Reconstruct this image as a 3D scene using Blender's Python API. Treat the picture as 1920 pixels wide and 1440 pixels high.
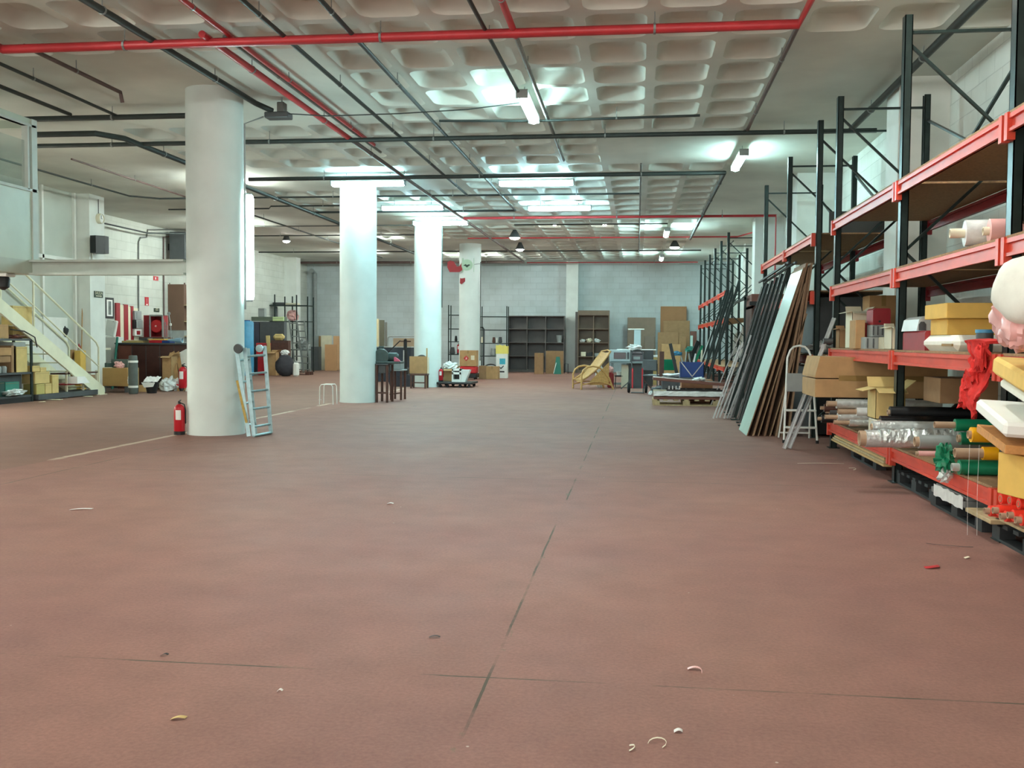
import bpy, math, random
from mathutils import Vector, Matrix, Quaternion, noise
random.seed(7)
for _o in list(bpy.data.objects): bpy.data.objects.remove(_o)
SC = bpy.context.scene
COL = SC.collection
PI = math.pi

# ------------------------------------------------------------------ camera, sky, exposure
H = 1.3                                   # eye height
F, YAW, PITCH, ROLL = 1860.0, .1245, .0437, .0070
fw = Vector((-math.sin(YAW)*math.cos(PITCH), math.cos(YAW)*math.cos(PITCH), -math.sin(PITCH)))
rt = Vector((math.cos(YAW), math.sin(YAW), 0))
up = rt.cross(fw)
r2 = rt*math.cos(ROLL) + up*math.sin(ROLL)
u2 = -rt*math.sin(ROLL) + up*math.cos(ROLL)
cd = bpy.data.cameras.new('camera'); cam = bpy.data.objects.new('camera', cd); COL.objects.link(cam)
M3 = Matrix((r2, u2, -fw)).transposed()
cam.matrix_world = Matrix.Translation((0, 0, H)) @ M3.to_4x4()
cd.sensor_width = 36; cd.lens = F/1920*36; cd.clip_end = 200; cd.clip_start = .05
SC.camera = cam
w = bpy.data.worlds.new('world'); SC.world = w; w.use_nodes = True
bg = w.node_tree.nodes['Background']; bg.inputs[0].default_value = (1.0, .96, .9, 1); bg.inputs[1].default_value = 1.5
vs = SC.view_settings
vs.view_transform = 'Standard'; vs.look = 'None'; vs.gamma = 1; vs.exposure = 1.33; vs.use_curve_mapping = False
TUBE_POWER = 34.0
TUBE_COL = (.62, 1.0, 1.0)

def ray(x, y): return fw + r2*((x-960)/F) - u2*((y-720)/F)
def W(x, y, Y):                           # point seen at (x, y) that stands at depth Y
    d = ray(x, y); return Vector((0, 0, H)) + d*(Y/d.y)
def G(x, y, z=0.0):                       # point seen at (x, y) at height z
    d = ray(x, y); return Vector((0, 0, H)) + d*((z-H)/d.z)
def WX(x, y, X):                          # point seen at (x, y) on the plane x = X
    d = ray(x, y); return Vector((0, 0, H)) + d*(X/d.x)

# ------------------------------------------------------------------ materials
def lin(c):
    c = c/255.0
    return c/12.92 if c <= .04045 else ((c+.055)/1.055)**2.4
_m = {}
def mat(name, rgb, rough=.6, metal=0, var=.12, scale=6, bump=0, emit=0, alpha=1, trans=0, spec=.5):
    if name in _m: return _m[name]
    m = bpy.data.materials.new(name); m.use_nodes = True; nt = m.node_tree; N = nt.nodes; L = nt.links
    b = N['Principled BSDF']; c = [lin(v) for v in rgb]
    b.inputs['Roughness'].default_value = rough; b.inputs['Metallic'].default_value = metal
    b.inputs['Specular IOR Level'].default_value = spec
    tc = N.new('ShaderNodeTexCoord')
    if var:
        nz = N.new('ShaderNodeTexNoise'); nz.inputs['Scale'].default_value = scale; nz.inputs['Detail'].default_value = 5
        L.new(tc.outputs['Object'], nz.inputs['Vector'])
        rp = N.new('ShaderNodeValToRGB'); rp.color_ramp.elements[0].position = .3; rp.color_ramp.elements[1].position = .7
        rp.color_ramp.elements[0].color = [v*(1-var) for v in c]+[1]; rp.color_ramp.elements[1].color = [min(1, v*(1+var)) for v in c]+[1]
        L.new(nz.outputs['Fac'], rp.inputs['Fac']); L.new(rp.outputs['Color'], b.inputs['Base Color'])
        if bump:
            bp = N.new('ShaderNodeBump'); bp.inputs['Strength'].default_value = bump; bp.inputs['Distance'].default_value = .02
            L.new(nz.outputs['Fac'], bp.inputs['Height']); L.new(bp.outputs['Normal'], b.inputs['Normal'])
    else: b.inputs['Base Color'].default_value = c+[1]
    if emit:
        b.inputs['Emission Color'].default_value = c+[1]; b.inputs['Emission Strength'].default_value = emit
    if trans:
        b.inputs['Transmission Weight'].default_value = trans; b.inputs['IOR'].default_value = 1.1
    if alpha < 1: b.inputs['Alpha'].default_value = alpha
    _m[name] = m; return m

def block_wall(name, rgb, axis, mortar=.8, rough=.7):
    m = bpy.data.materials.new(name); m.use_nodes = True; nt = m.node_tree; N = nt.nodes; L = nt.links
    b = N['Principled BSDF']; b.inputs['Roughness'].default_value = rough
    tc = N.new('ShaderNodeTexCoord'); sp = N.new('ShaderNodeSeparateXYZ'); L.new(tc.outputs['Object'], sp.inputs[0])
    cb = N.new('ShaderNodeCombineXYZ'); L.new(sp.outputs[axis], cb.inputs[0]); L.new(sp.outputs['Z'], cb.inputs[1])
    br = N.new('ShaderNodeTexBrick'); L.new(cb.outputs[0], br.inputs['Vector']); br.inputs['Scale'].default_value = 1
    br.inputs['Brick Width'].default_value = .5; br.inputs['Row Height'].default_value = .25; br.inputs['Mortar Size'].default_value = .007
    br.inputs['Mortar Smooth'].default_value = .3
    c = [lin(v) for v in rgb]
    br.inputs['Color1'].default_value = c+[1]; br.inputs['Color2'].default_value = [v*.93 for v in c]+[1]; br.inputs['Mortar'].default_value = [v*mortar for v in c]+[1]
    nz = N.new('ShaderNodeTexNoise'); nz.inputs['Scale'].default_value = 1.3; nz.inputs['Detail'].default_value = 6; L.new(tc.outputs['Object'], nz.inputs['Vector'])
    mx = N.new('ShaderNodeMix'); mx.data_type = 'RGBA'; mx.blend_type = 'MULTIPLY'; mx.inputs[0].default_value = 1
    rp = N.new('ShaderNodeValToRGB'); rp.color_ramp.elements[0].position = .3; rp.color_ramp.elements[0].color = (.84, .84, .82, 1); rp.color_ramp.elements[1].position = .65
    L.new(nz.outputs['Fac'], rp.inputs['Fac']); L.new(br.outputs['Color'], mx.inputs[6]); L.new(rp.outputs['Color'], mx.inputs[7])
    L.new(mx.outputs[2], b.inputs['Base Color'])
    bp = N.new('ShaderNodeBump'); bp.inputs['Strength'].default_value = .5; bp.inputs['Distance'].default_value = .01; bp.invert = True
    L.new(br.outputs['Fac'], bp.inputs['Height']); L.new(bp.outputs['Normal'], b.inputs['Normal'])
    return m

def floor_mat():
    m = bpy.data.materials.new('painted_concrete'); m.use_nodes = True; nt = m.node_tree; N = nt.nodes; L = nt.links
    b = N['Principled BSDF']; tc = N.new('ShaderNodeTexCoord'); O = tc.outputs['Object']
    def nz(scale, det=5, vec=O, rough=.6):
        n = N.new('ShaderNodeTexNoise'); n.inputs['Scale'].default_value = scale; n.inputs['Detail'].default_value = det; n.inputs['Roughness'].default_value = rough
        L.new(vec, n.inputs['Vector']); return n.outputs['Fac']
    def ramp(f, p0, c0, p1, c1):
        r = N.new('ShaderNodeValToRGB'); e = r.color_ramp.elements; e[0].position = p0; e[0].color = c0; e[1].position = p1; e[1].color = c1
        L.new(f, r.inputs['Fac']); return r.outputs['Color']
    def mix(f, a, bb, blend='MIX'):
        x = N.new('ShaderNodeMix'); x.data_type = 'RGBA'; x.blend_type = blend
        if isinstance(f, float): x.inputs[0].default_value = f
        else: L.new(f, x.inputs[0])
        for s, v in ((6, a), (7, bb)):
            if isinstance(v, tuple): x.inputs[s].default_value = v
            else: L.new(v, x.inputs[s])
        return x.outputs[2]
    def math_(op, a, bb=0.0):
        x = N.new('ShaderNodeMath'); x.operation = op; x.use_clamp = op in ('MULTIPLY',)
        for s, v in ((0, a), (1, bb)):
            if isinstance(v, (float, int)): x.inputs[s].default_value = v
            else: L.new(v, x.inputs[s])
        return x.outputs[0]
    sp = N.new('ShaderNodeSeparateXYZ'); L.new(O, sp.inputs[0]); X, Y = sp.outputs['X'], sp.outputs['Y']
    col = ramp(nz(.35, 4), .3, (.268, .140, .121, 1), .7, (.328, .178, .140, 1))
    col = mix(.5, col, ramp(nz(3.2, 8), .3, (.72, .74, .74, 1), .72, (1.12, 1.1, 1.08, 1)), 'MULTIPLY')
    col = mix(.45, col, ramp(nz(60, 3), .3, (.7, .7, .72, 1), .7, (1.25, 1.25, 1.2, 1)), 'MULTIPLY')
    # scuffs: stretched pale streaks and dark blotches
    mp = N.new('ShaderNodeMapping'); mp.inputs['Scale'].default_value = (1.5, 5, 1); mp.inputs['Rotation'].default_value = (0, 0, .25); L.new(O, mp.inputs['Vector'])
    col = mix(ramp(nz(1.7, 9, mp.outputs[0], .75), .66, (0, 0, 0, 1), .78, (.55, .55, .55, 1)), col, (.42, .33, .28, 1))
    col = mix(ramp(nz(.9, 8, O, .8), .66, (0, 0, 0, 1), .76, (.6, .6, .6, 1)), col, (.13, .09, .07, 1))
    # specks
    vo = N.new('ShaderNodeTexVoronoi'); vo.inputs['Scale'].default_value = 3.0; L.new(O, vo.inputs['Vector'])
    col = mix(ramp(vo.outputs['Distance'], .012, (.8, .8, .8, 1), .02, (0, 0, 0, 1)), col, (.6, .52, .42, 1))
    # joints: lines at constant x and y, partly filled
    jn = nz(2.2, 6)
    def line(coord, at, w, wob=.02):
        d = math_('SUBTRACT', coord, at); d = math_('ADD', d, math_('MULTIPLY', math_('SUBTRACT', jn, .5), wob)); d = math_('ABSOLUTE', d)
        return math_('LESS_THAN', d, w)
    for coord, at in ((X, JX), (X, JX+5.0), (X, JX-5.0), (Y, JY), (Y, JY+5.5), (Y, JY+11), (Y, JY+16.5)):
        msk = math_('MULTIPLY', line(coord, at, .006), ramp(nz(1.1, 5), .42, (0, 0, 0, 1), .55, (1, 1, 1, 1)))
        col = mix(math_('MULTIPLY', msk, .85), col, (.07, .075, .05, 1))
        wide = math_('MULTIPLY', line(coord, at, .022, .05), ramp(nz(1.6, 9, O, .8), .56, (0, 0, 0, 1), .62, (1, 1, 1, 1)))
        col = mix(math_('MULTIPLY', wide, .6), col, (.12, .14, .09, 1))
    # worn pale line along the columns and the browner floor beyond it
    side = math_('LESS_THAN', X, -6.15)
    far = math_('MULTIPLY', side, math_('GREATER_THAN', Y, 12.3))
    side2 = math_('LESS_THAN', math_('ADD', X, math_('MULTIPLY', Y, -.0)), -6.15)
    col = mix(math_('MULTIPLY', side2, .35), col, (.17, .125, .088, 1))
    ln = math_('MULTIPLY', line(X, -6.15, .045, .12), ramp(nz(.9, 6), .42, (0, 0, 0, 1), .52, (1, 1, 1, 1)))
    col = mix(math_('MULTIPLY', ln, .8), col, (.62, .5, .38, 1))
    L.new(col, b.inputs['Base Color'])
    rr = N.new('ShaderNodeMapRange'); rr.inputs['To Min'].default_value = .52; rr.inputs['To Max'].default_value = .7
    L.new(nz(1.5, 6), rr.inputs['Value']); L.new(rr.outputs[0], b.inputs['Roughness'])
    b.inputs['Specular IOR Level'].default_value = .08
    bp = N.new('ShaderNodeBump'); bp.inputs['Strength'].default_value = .12; bp.inputs['Distance'].default_value = .01
    L.new(nz(40, 4), bp.inputs['Height']); L.new(bp.outputs['Normal'], b.inputs['Normal'])
    return m

# ------------------------------------------------------------------ mesh builder
class MB:
    def __init__(s): s.v = []; s.f = []; s.M = Matrix.Identity(4)
    def at(s, loc=(0, 0, 0), rot=(0, 0, 0)):
        from mathutils import Euler
        s.M = Matrix.Translation(loc) @ Euler(rot).to_matrix().to_4x4(); return s
    def add(s, vs, fs):
        n = len(s.v); s.v += [tuple(s.M @ Vector(v)) for v in vs]; s.f += [tuple(i+n for i in f) for f in fs]; return s
    def box(s, x0, x1, y0, y1, z0, z1, ch=0):
        if ch <= 0:
            vs = [(x, y, z) for z in (z0, z1) for y in (y0, y1) for x in (x0, x1)]
            return s.add(vs, [(0, 2, 3, 1), (4, 5, 7, 6), (0, 1, 5, 4), (2, 6, 7, 3), (0, 4, 6, 2), (1, 3, 7, 5)])
        c = min(ch, .45*abs(x1-x0), .45*abs(y1-y0), .45*abs(z1-z0))
        vs = []; idx = {}
        for zi in (0, 1):
            for yi in (0, 1):
                for xi in (0, 1):
                    for a in range(3):
                        p = [x1 if xi else x0, y1 if yi else y0, z1 if zi else z0]
                        for k in range(3):
                            if k != a: p[k] += c*(-1 if (xi, yi, zi)[k] else 1)
                        idx[(xi, yi, zi, a)] = len(vs); vs.append(tuple(p))
        fs = []
        for a in range(3):
            o = [k for k in range(3) if k != a]
            for sd in (0, 1):
                q = []
                for (u, v) in ((0, 0), (1, 0), (1, 1), (0, 1)):
                    t = [0, 0, 0]; t[a] = sd; t[o[0]] = u; t[o[1]] = v; q.append(idx[(t[0], t[1], t[2], a)])
                flip = (sd == 0) != (a == 1)
                fs.append(tuple(reversed(q)) if flip else tuple(q))
        for a in range(3):                       # edges running along axis a
            o = [k for k in range(3) if k != a]
            for u in (0, 1):
                for v in (0, 1):
                    t0 = [0, 0, 0]; t0[o[0]] = u; t0[o[1]] = v; t1 = list(t0); t1[a] = 1
                    q = (idx[(*t0, o[0])], idx[(*t0, o[1])], idx[(*t1, o[1])], idx[(*t1, o[0])])
                    flip = (u == v) != (a == 1)
                    fs.append(q if flip else tuple(reversed(q)))
        for xi in (0, 1):
            for yi in (0, 1):
                for zi in (0, 1):
                    q = (idx[(xi, yi, zi, 0)], idx[(xi, yi, zi, 1)], idx[(xi, yi, zi, 2)])
                    fs.append(q if (xi+yi+zi) % 2 else tuple(reversed(q)))
        return s.add(vs, fs)
    def cbox(s, cx, cy, z0, w, d, h, ch=0): return s.box(cx-w/2, cx+w/2, cy-d/2, cy+d/2, z0, z0+h, ch)
    def tube(s, pts, r, n=8, cap=True):
        pts = [Vector(p) for p in pts]; rs = r if isinstance(r, (list, tuple)) else [r]*len(pts)
        vs = []; fs = []; prev = None
        for i, p in enumerate(pts):
            d = (pts[min(i+1, len(pts)-1)]-pts[max(i-1, 0)])
            if d.length < 1e-9: d = Vector((0, 0, 1))
            d.normalize()
            if prev is None:
                a = Vector((0, 0, 1)) if abs(d.z) < .9 else Vector((1, 0, 0)); u = d.cross(a).normalized()
            else:
                u = prev - d*prev.dot(d); u = u.normalized() if u.length > 1e-6 else d.orthogonal().normalized()
            prev = u; v = d.cross(u)
            k = 1.0
            if 0 < i < len(pts)-1:
                c = (pts[i]-pts[i-1]).normalized().dot(d); k = 1/max(c, .5)
            for j in range(n):
                t = 2*PI*(j+.5)/n; vs.append(p + (u*math.cos(t)*(k) + v*math.sin(t)*(k))*rs[i] if k == 1 else p+(u*math.cos(t)+v*math.sin(t))*rs[i])
        for i in range(len(pts)-1):
            for j in range(n):
                a = i*n+j; b = i*n+(j+1) % n; fs.append((a, b, b+n, a+n))
        if cap: fs.append(tuple(range(n-1, -1, -1))); fs.append(tuple((len(pts)-1)*n+j for j in range(n)))
        return s.add(vs, fs)
    def bar(s, p0, p1, w, t, ref=(0, 0, 1)):     # rectangular bar from p0 to p1: w across ref x d, t along ref
        p0 = Vector(p0); p1 = Vector(p1); d = (p1-p0).normalized(); r = Vector(ref)
        u = d.cross(r); u = u.normalized() if u.length > 1e-6 else d.orthogonal().normalized(); v = u.cross(d)
        vs = [p+u*(a*w/2)+v*(b*t/2) for p in (p0, p1) for a, b in ((-1, -1), (1, -1), (1, 1), (-1, 1))]
        return s.add(vs, [(0, 1, 2, 3), (7, 6, 5, 4), (0, 4, 5, 1), (1, 5, 6, 2), (2, 6, 7, 3), (3, 7, 4, 0)])
    def lathe(s, prof, n=20, cap=True):           # prof [(r, z)]
        vs = []; fs = []
        for r, z in prof:
            for j in range(n): t = 2*PI*j/n; vs.append((r*math.cos(t), r*math.sin(t), z))
        for i in range(len(prof)-1):
            for j in range(n):
                a = i*n+j; b = i*n+(j+1) % n; fs.append((a, b, b+n, a+n))
        if cap: fs.append(tuple(range(n-1, -1, -1))); fs.append(tuple((len(prof)-1)*n+j for j in range(n)))
        return s.add(vs, fs)
    def prism(s, poly, t, origin=(0, 0, 0), u=(1, 0, 0), v=(0, 0, 1)):   # outline in the u-v plane, thickness t along u x v
        o = Vector(origin); u = Vector(u).normalized(); v = Vector(v); v = (v-u*v.dot(u)).normalized(); nrm = u.cross(v)
        n = len(poly); vs = [o+u*a+v*b for a, b in poly]+[o+u*a+v*b+nrm*t for a, b in poly]
        return s.add(vs, [tuple(range(n-1, -1, -1)), tuple(range(n, 2*n))]+[(i, (i+1) % n, (i+1) % n+n, i+n) for i in range(n)])
    def blob(s, c, r, amp=.25, freq=2.5, seed=0, flat=0.0, seg=16, rings=10):   # crumpled rounded mass
        vs = []; fs = []; c = Vector(c)
        for i in range(rings+1):
            th = PI*i/rings
            for j in range(seg):
                ph = 2*PI*j/seg; d = Vector((math.sin(th)*math.cos(ph), math.sin(th)*math.sin(ph), math.cos(th)))
                k = 1+amp*noise.noise(d*freq+Vector((seed*7.3, seed*3.1, 0)))*2
                p = Vector((d.x*r[0], d.y*r[1], d.z*r[2]))*k
                if p.z < -r[2]*(1-flat): p.z = -r[2]*(1-flat)
                vs.append(c+p)
        for i in range(rings):
            for j in range(seg):
                a = i*seg+j; b = i*seg+(j+1) % seg; fs.append((a, a+seg, b+seg, b))
        return s.add(vs, fs)
    def sheet(s, fn, nu, nv, t=0.0):               # surface from fn(u,v); thickness added by a second side
        vs = [Vector(fn(i/nu, j/nv)) for j in range(nv+1) for i in range(nu+1)]
        q = [(j*(nu+1)+i, j*(nu+1)+i+1, (j+1)*(nu+1)+i+1, (j+1)*(nu+1)+i) for j in range(nv) for i in range(nu)]
        if t:
            nr = [Vector((0, 0, 0)) for _ in vs]
            for f in q:
                k = (vs[f[1]]-vs[f[0]]).cross(vs[f[3]]-vs[f[0]])
                for i in f: nr[i] += k
            m = len(vs); back = [vs[i]-nr[i].normalized()*t for i in range(m)]
            e = [(i, i+1) for i in range(nu)]+[((j)*(nu+1)+nu, (j+1)*(nu+1)+nu) for j in range(nv)]
            e += [(nv*(nu+1)+i+1, nv*(nu+1)+i) for i in range(nu)]+[((j+1)*(nu+1), j*(nu+1)) for j in range(nv)]
            return s.add(vs+back, q+[tuple(reversed([i+m for i in f])) for f in q]+[(b, a, a+m, b+m) for a, b in e])
        return s.add(vs, q)
    def obj(s, name, m, parent=None, smooth=False, keep=False):
        me = bpy.data.meshes.new(name); vs = [Vector(v) for v in s.v]; loc = Vector((0, 0, 0))
        if parent is None and not keep and vs:
            lo = [min(v[k] for v in vs) for k in range(3)]; hi = [max(v[k] for v in vs) for k in range(3)]
            loc = Vector(((lo[0]+hi[0])/2, (lo[1]+hi[1])/2, lo[2])); vs = [v-loc for v in vs]
        if parent is not None:
            off = parent.get('_o'); 
            if off: vs = [v-Vector(off) for v in vs]
        me.from_pydata([tuple(v) for v in vs], [], s.f); me.validate(); me.update()
        if smooth:
            me.polygons.foreach_set('use_smooth', [True]*len(me.polygons))
            me.set_sharp_from_angle(angle=math.radians(40))
        me.materials.append(m)
        o = bpy.data.objects.new(name, me); COL.objects.link(o); o.location = loc
        if parent is not None: o.parent = parent
        return o

def tag(o, label=None, cat=None, group=None, kind=None):
    if label: o['label'] = label
    if cat: o['category'] = cat
    if group: o['group'] = group
    if kind: o['kind'] = kind
    return o
def thing(name, label, cat, loc=(0, 0, 0), rz=0, group=None, tilt=None):
    o = bpy.data.objects.new(name, None); COL.objects.link(o); o.location = loc; o.rotation_euler = tilt or (0, 0, rz); o.empty_display_size = .1
    return tag(o, label, cat, group)
def wthing(name, label, cat, origin, group=None):       # parts are then given in room coordinates
    o = thing(name, label, cat, origin, 0, group); o['_o'] = tuple(origin); return o
def struct(name, mb, m, smooth=False, parent=None):
    o = mb.obj(name, m, parent, smooth, keep=True)
    if parent is None: o['kind'] = 'structure'
    return o
def dup(root, loc, rz=0, label=None, group=None, tilt=None):
    def cp(o, par):
        c = o.copy(); COL.objects.link(c)
        if par is not None: c.parent = par
        for ch in [x for x in KIDS.get(o.name, [])]: cp(ch, c)
        return c
    KIDS = {}
    for x in bpy.data.objects:
        if x.parent: KIDS.setdefault(x.parent.name, []).append(x)
    r = cp(root, None); r.location = loc; r.rotation_euler = tilt or (0, 0, rz)
    if label: r['label'] = label
    if group: r['group'] = group
    return r
def text(s, size, m, parent, loc, rot, name='lettering', ext=.001):
    c = bpy.data.curves.new(name, 'FONT'); c.body = s; c.size = size; c.extrude = ext; c.align_x = 'CENTER'; c.align_y = 'CENTER'
    t = bpy.data.objects.new('tmp', c); me = bpy.data.meshes.new_from_object(t); bpy.data.objects.remove(t)
    me.name = name; me.materials.clear(); me.materials.append(m)
    o = bpy.data.objects.new(name, me); COL.objects.link(o)
    if parent is not None:
        o.parent = parent
        if parent.get('_o'): loc = Vector(loc)-Vector(parent['_o'])
    o.location = loc; o.rotation_euler = rot; return o
_j = [G(845, 1435), G(955, 1185), G(1020, 1030)]
JX = sum(p.x for p in _j)/3; JY = G(950, 1272).y

# palette
STEEL_BLACK = mat('black_green_steel', (34, 48, 46), .35, .3, .3, 9)
BEAM_RED = mat('red_beam_paint', (212, 74, 52), .4, 0, .12, 5)
CHIP = mat('chipboard', (150, 118, 84), .8, 0, .25, 40)
CARD = mat('cardboard', (178, 142, 98), .85, 0, .1, 8)
CARD_DARK = mat('dark_cardboard', (150, 118, 84), .85, 0, .1, 8)
CARD_Y = mat('straw_cardboard', (206, 182, 120), .85, 0, .08, 8)
YEL_CARD = mat('yellow_card', (226, 186, 96), .8, 0, .06, 8)
TAPE = mat('brown_tape', (150, 120, 70), .3, 0, .05)
WHITE = mat('white_paint', (226, 228, 222), .5, 0, .05)
CREAM = mat('cream_paint', (222, 216, 190), .5, 0, .06)
GREY = mat('grey_plastic', (150, 156, 154), .5, 0, .08)
GREY_D = mat('dark_grey_plastic', (74, 78, 80), .5, 0, .12)
BLACK = mat('black_plastic', (24, 26, 28), .45, 0, .2)
RUBBER = mat('black_rubber', (22, 22, 24), .8, 0, .2)
ALU = mat('aluminium', (176, 182, 182), .32, .85, .12, 20)
GALV = mat('dull_grey_metal', (140, 146, 144), .45, .5, .15, 15)
RED = mat('red_plastic', (196, 36, 44), .4, 0, .08)
RED_D = mat('dark_red_paint', (150, 36, 44), .45, 0, .12)
FIRE = mat('extinguisher_red', (190, 26, 40), .3, 0, .05)
GREEN = mat('green_plastic', (20, 130, 92), .35, 0, .12)
TEAL = mat('teal_box', (48, 128, 112), .6, 0, .1)
BLUE = mat('blue_plastic', (24, 64, 130), .45, 0, .1)
BLUE_B = mat('sky_blue_plastic', (70, 150, 190), .4, 0, .1)
YEL = mat('yellow_vinyl', (246, 180, 24), .4, 0, .06)
ORANGE = mat('orange_red_vinyl', (240, 62, 44), .4, 0, .08)
PINK = mat('pink_film', (230, 176, 172), .35, 0, .12, 6)
FOIL = mat('silver_film', (214, 222, 220), .28, .45, .12, 18, .6)
PLASTIC_W = mat('white_plastic_film', (226, 230, 228), .3, 0, .1, 14, .5)
WOOD_D = mat('dark_brown_wood', (84, 52, 42), .5, 0, .2, 12)
WOOD_R = mat('red_brown_laminate', (112, 66, 54), .45, 0, .12, 8)
WOOD_P = mat('pale_wood', (176, 156, 118), .7, 0, .18, 14)
WOOD_O = mat('plywood', (190, 156, 104), .7, 0, .1, 6)
RATTAN = mat('honey_rattan', (188, 146, 88), .5, 0, .2, 30)
FOAM = mat('white_foam', (236, 238, 228), .8, 0, .04, 12, .3)
FOAM_Y = mat('yellow_foam', (232, 196, 112), .85, 0, .06, 12, .3)
PAPER = mat('white_paper', (238, 238, 234), .7, 0, .03)
INK = mat('black_ink', (30, 32, 34), .6, 0, 0)
CLOTH_D = mat('dark_grey_fabric', (58, 58, 64), .9, 0, .2, 10)
FAB_RED = mat('red_fleece', (214, 54, 50), .95, 0, .2, 14, .8)
TUBE_CARD = mat('tube_card', (176, 150, 124), .8, 0, .1)
PIPE_BLACK = mat('black_conduit', (48, 56, 54), .5, 0, .15)
PIPE_RED = mat('red_pipe', (188, 52, 58), .4, 0, .12, 4)
PIPE_GREY = mat('grey_conduit', (110, 112, 108), .5, .2, .15)
PIPE_BROWN = mat('brown_painted_pipe', (96, 76, 72), .5, 0, .15)
# ------------------------------------------------------------------ the hall
CEIL = 4.63; YF = 42.0; XL = -14.3; XR = 3.83; YB = -7.0
struct('floor', MB().box(XL-.3, XR+.3, YB, YF+.3, -.3, 0), floor_mat())
WALL_C = (222, 226, 222)
struct('wall_far', MB().box(XL-.3, XR+.3, YF, YF+.3, 0, CEIL), block_wall('far_blockwork', (206, 216, 218), 'X'))
struct('wall_right', MB().box(XR, XR+.3, YB, YF, 0, CEIL), block_wall('right_blockwork', (232, 236, 230), 'Y'))
struct('wall_left', MB().box(XL-.3, XL, YB, YF, 0, CEIL), block_wall('left_blockwork', (206, 210, 202), 'Y'))
# waffle ceiling: one slab with rounded pans pressed into it
SX, SY, OX, OY = .765, .955, .13, 12.14
def solid(cx, cy):
    if cy < 9.2 and cy > 0 and False: return True
    for yc in (-1.1, 5.9, 13, 20.1, 27.1, 34.2):
        if abs(cx+5.65) < 2.3 and abs(cy-yc) < 1.75: return True
    if cx > 1.75 and cy > 11.0: return True
    if cx < -8.2 and cy > 11.5: return True
    if cx < -10.5: return True
    if cx > -.6 and 15.9 < cy < 18.9: return True
    if cy > 40.5: return True
    return False
ceil = MB(); vs = []; fs = []
ix0 = math.floor((XL-OX)/SX)-0; ix1 = math.ceil((XR-OX)/SX); iy0 = math.floor((YB-OY)/SY); iy1 = math.ceil((YF-OY)/SY)
NC = 5
def rrect(cx, cy, hx, hy, r, z):
    out = []
    for q, (sx, sy) in enumerate(((1, 1), (-1, 1), (-1, -1), (1, -1))):
        for k in range(NC):
            t = PI/2*(q+k/(NC-1)); out.append((cx+sx*(hx-r)+r*math.cos(t), cy+sy*(hy-r)+r*math.sin(t), z))
    return out
for ix in range(ix0, ix1):
    for iy in range(iy0, iy1):
        x0 = OX+ix*SX; y0 = OY+iy*SY; cx = x0+SX/2; cy = y0+SY/2
        if solid(cx, cy): ceil.add([(x0, y0, CEIL), (x0, y0+SY, CEIL), (x0+SX, y0+SY, CEIL), (x0+SX, y0, CEIL)], [(0, 1, 2, 3)]); continue
        hx, hy = SX*.42, SY*.43
        corner = [(x0+SX, y0+SY, CEIL), (x0, y0+SY, CEIL), (x0, y0, CEIL), (x0+SX, y0, CEIL)]
        r0 = rrect(cx, cy, hx, hy, .15, CEIL); r1 = rrect(cx, cy, hx-.03, hy-.03, .14, CEIL+.05); r2_ = rrect(cx, cy, hx-.08, hy-.08, .12, CEIL+.13); r3 = rrect(cx, cy, hx-.13, hy-.13, .08, CEIL+.15)
        n = len(r0); V = corner+r0+r1+r2_+r3; Fc = []
        for q in range(4):
            for k in range(NC-1): Fc.append((q, 4+q*NC+k, 4+q*NC+k+1))
            a = 4+q*NC+NC-1; b = 4+((q+1) % 4)*NC; Fc.append((q, a, b, (q+1) % 4))
        for lv in range(3):
            o0 = 4+lv*n; o1 = o0+n
            for k in range(n): Fc.append((o0+k, o1+k, o1+(k+1) % n, o0+(k+1) % n))
        Fc.append(tuple(4+3*n+k for k in range(n)))
        ceil.add(V, Fc)
ceil.box(OX+ix0*SX, OX+ix1*SX, OY+iy0*SY, OY+iy1*SY, CEIL+.3, CEIL+.4)
struct('ceiling', ceil, mat('grey_white_concrete', (208, 211, 202), .75, 0, .16, .7), True)
# columns
COLM = mat('column_paint', (214, 224, 220), .6, 0, .06, 2.2)
BASE = mat('scuffed_base_paint', (176, 184, 178), .7, 0, .3, 9)
COLX = [(-5.70, 12.95), (-5.74, 20.08), (-5.76, 27.1), (-5.76, 34.12), (-5.76, 5.9)]
for k, (x, y) in enumerate(COLX):
    c = struct('column_%d' % (k+1), MB().at((x, y, 0)).lathe([(.385, 0), (.385, .02), (.378, .04), (.378, CEIL)], 48), COLM, True)
# pillars: half buried in the right wall, left wall and far wall
PW = mat('pillar_paint', (226, 230, 224), .6, 0, .05, 3)
for k, (y, x) in enumerate(((-1.1, 3.6), (5.95, 3.6), (13.05, 3.22), (20.2, 3.1), (27.2, 3.1), (34.3, 3.6))):
    struct('pillar_right_%d' % (k+1), MB().box(x, XR+.01, y, y+.6, 0, CEIL), PW)
struct('trim_1', MB().box(-2.95, -2.45, 41.6, YF+.01, 0, CEIL), PW)
struct('trim_2', MB().box(XL-.01, XL+.5, 39.2, 39.7, 0, CEIL), PW)
struct('trim_3', MB().box(-12.95, -12.6, 21.7, 22.35, 0, CEIL), PW)
# partition of pale panels with white frame bars on the left
pt = MB().box(-13.02, -12.96, 8.0, 21.9, 0, CEIL)
pw_ = struct('wall_partition', pt, mat('grey_green_panel', (186, 192, 182), .45, 0, .06, 2))
fr = MB()
for y in (17.6, 20.36, 21.62): fr.box(-12.96, -12.90, y-.035, y+.035, 0, CEIL)
for z in (3.08,): fr.box(-12.96, -12.90, 8, 21.6, z-.04, z+.04)
struct('trim_4', fr, WHITE)

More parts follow.
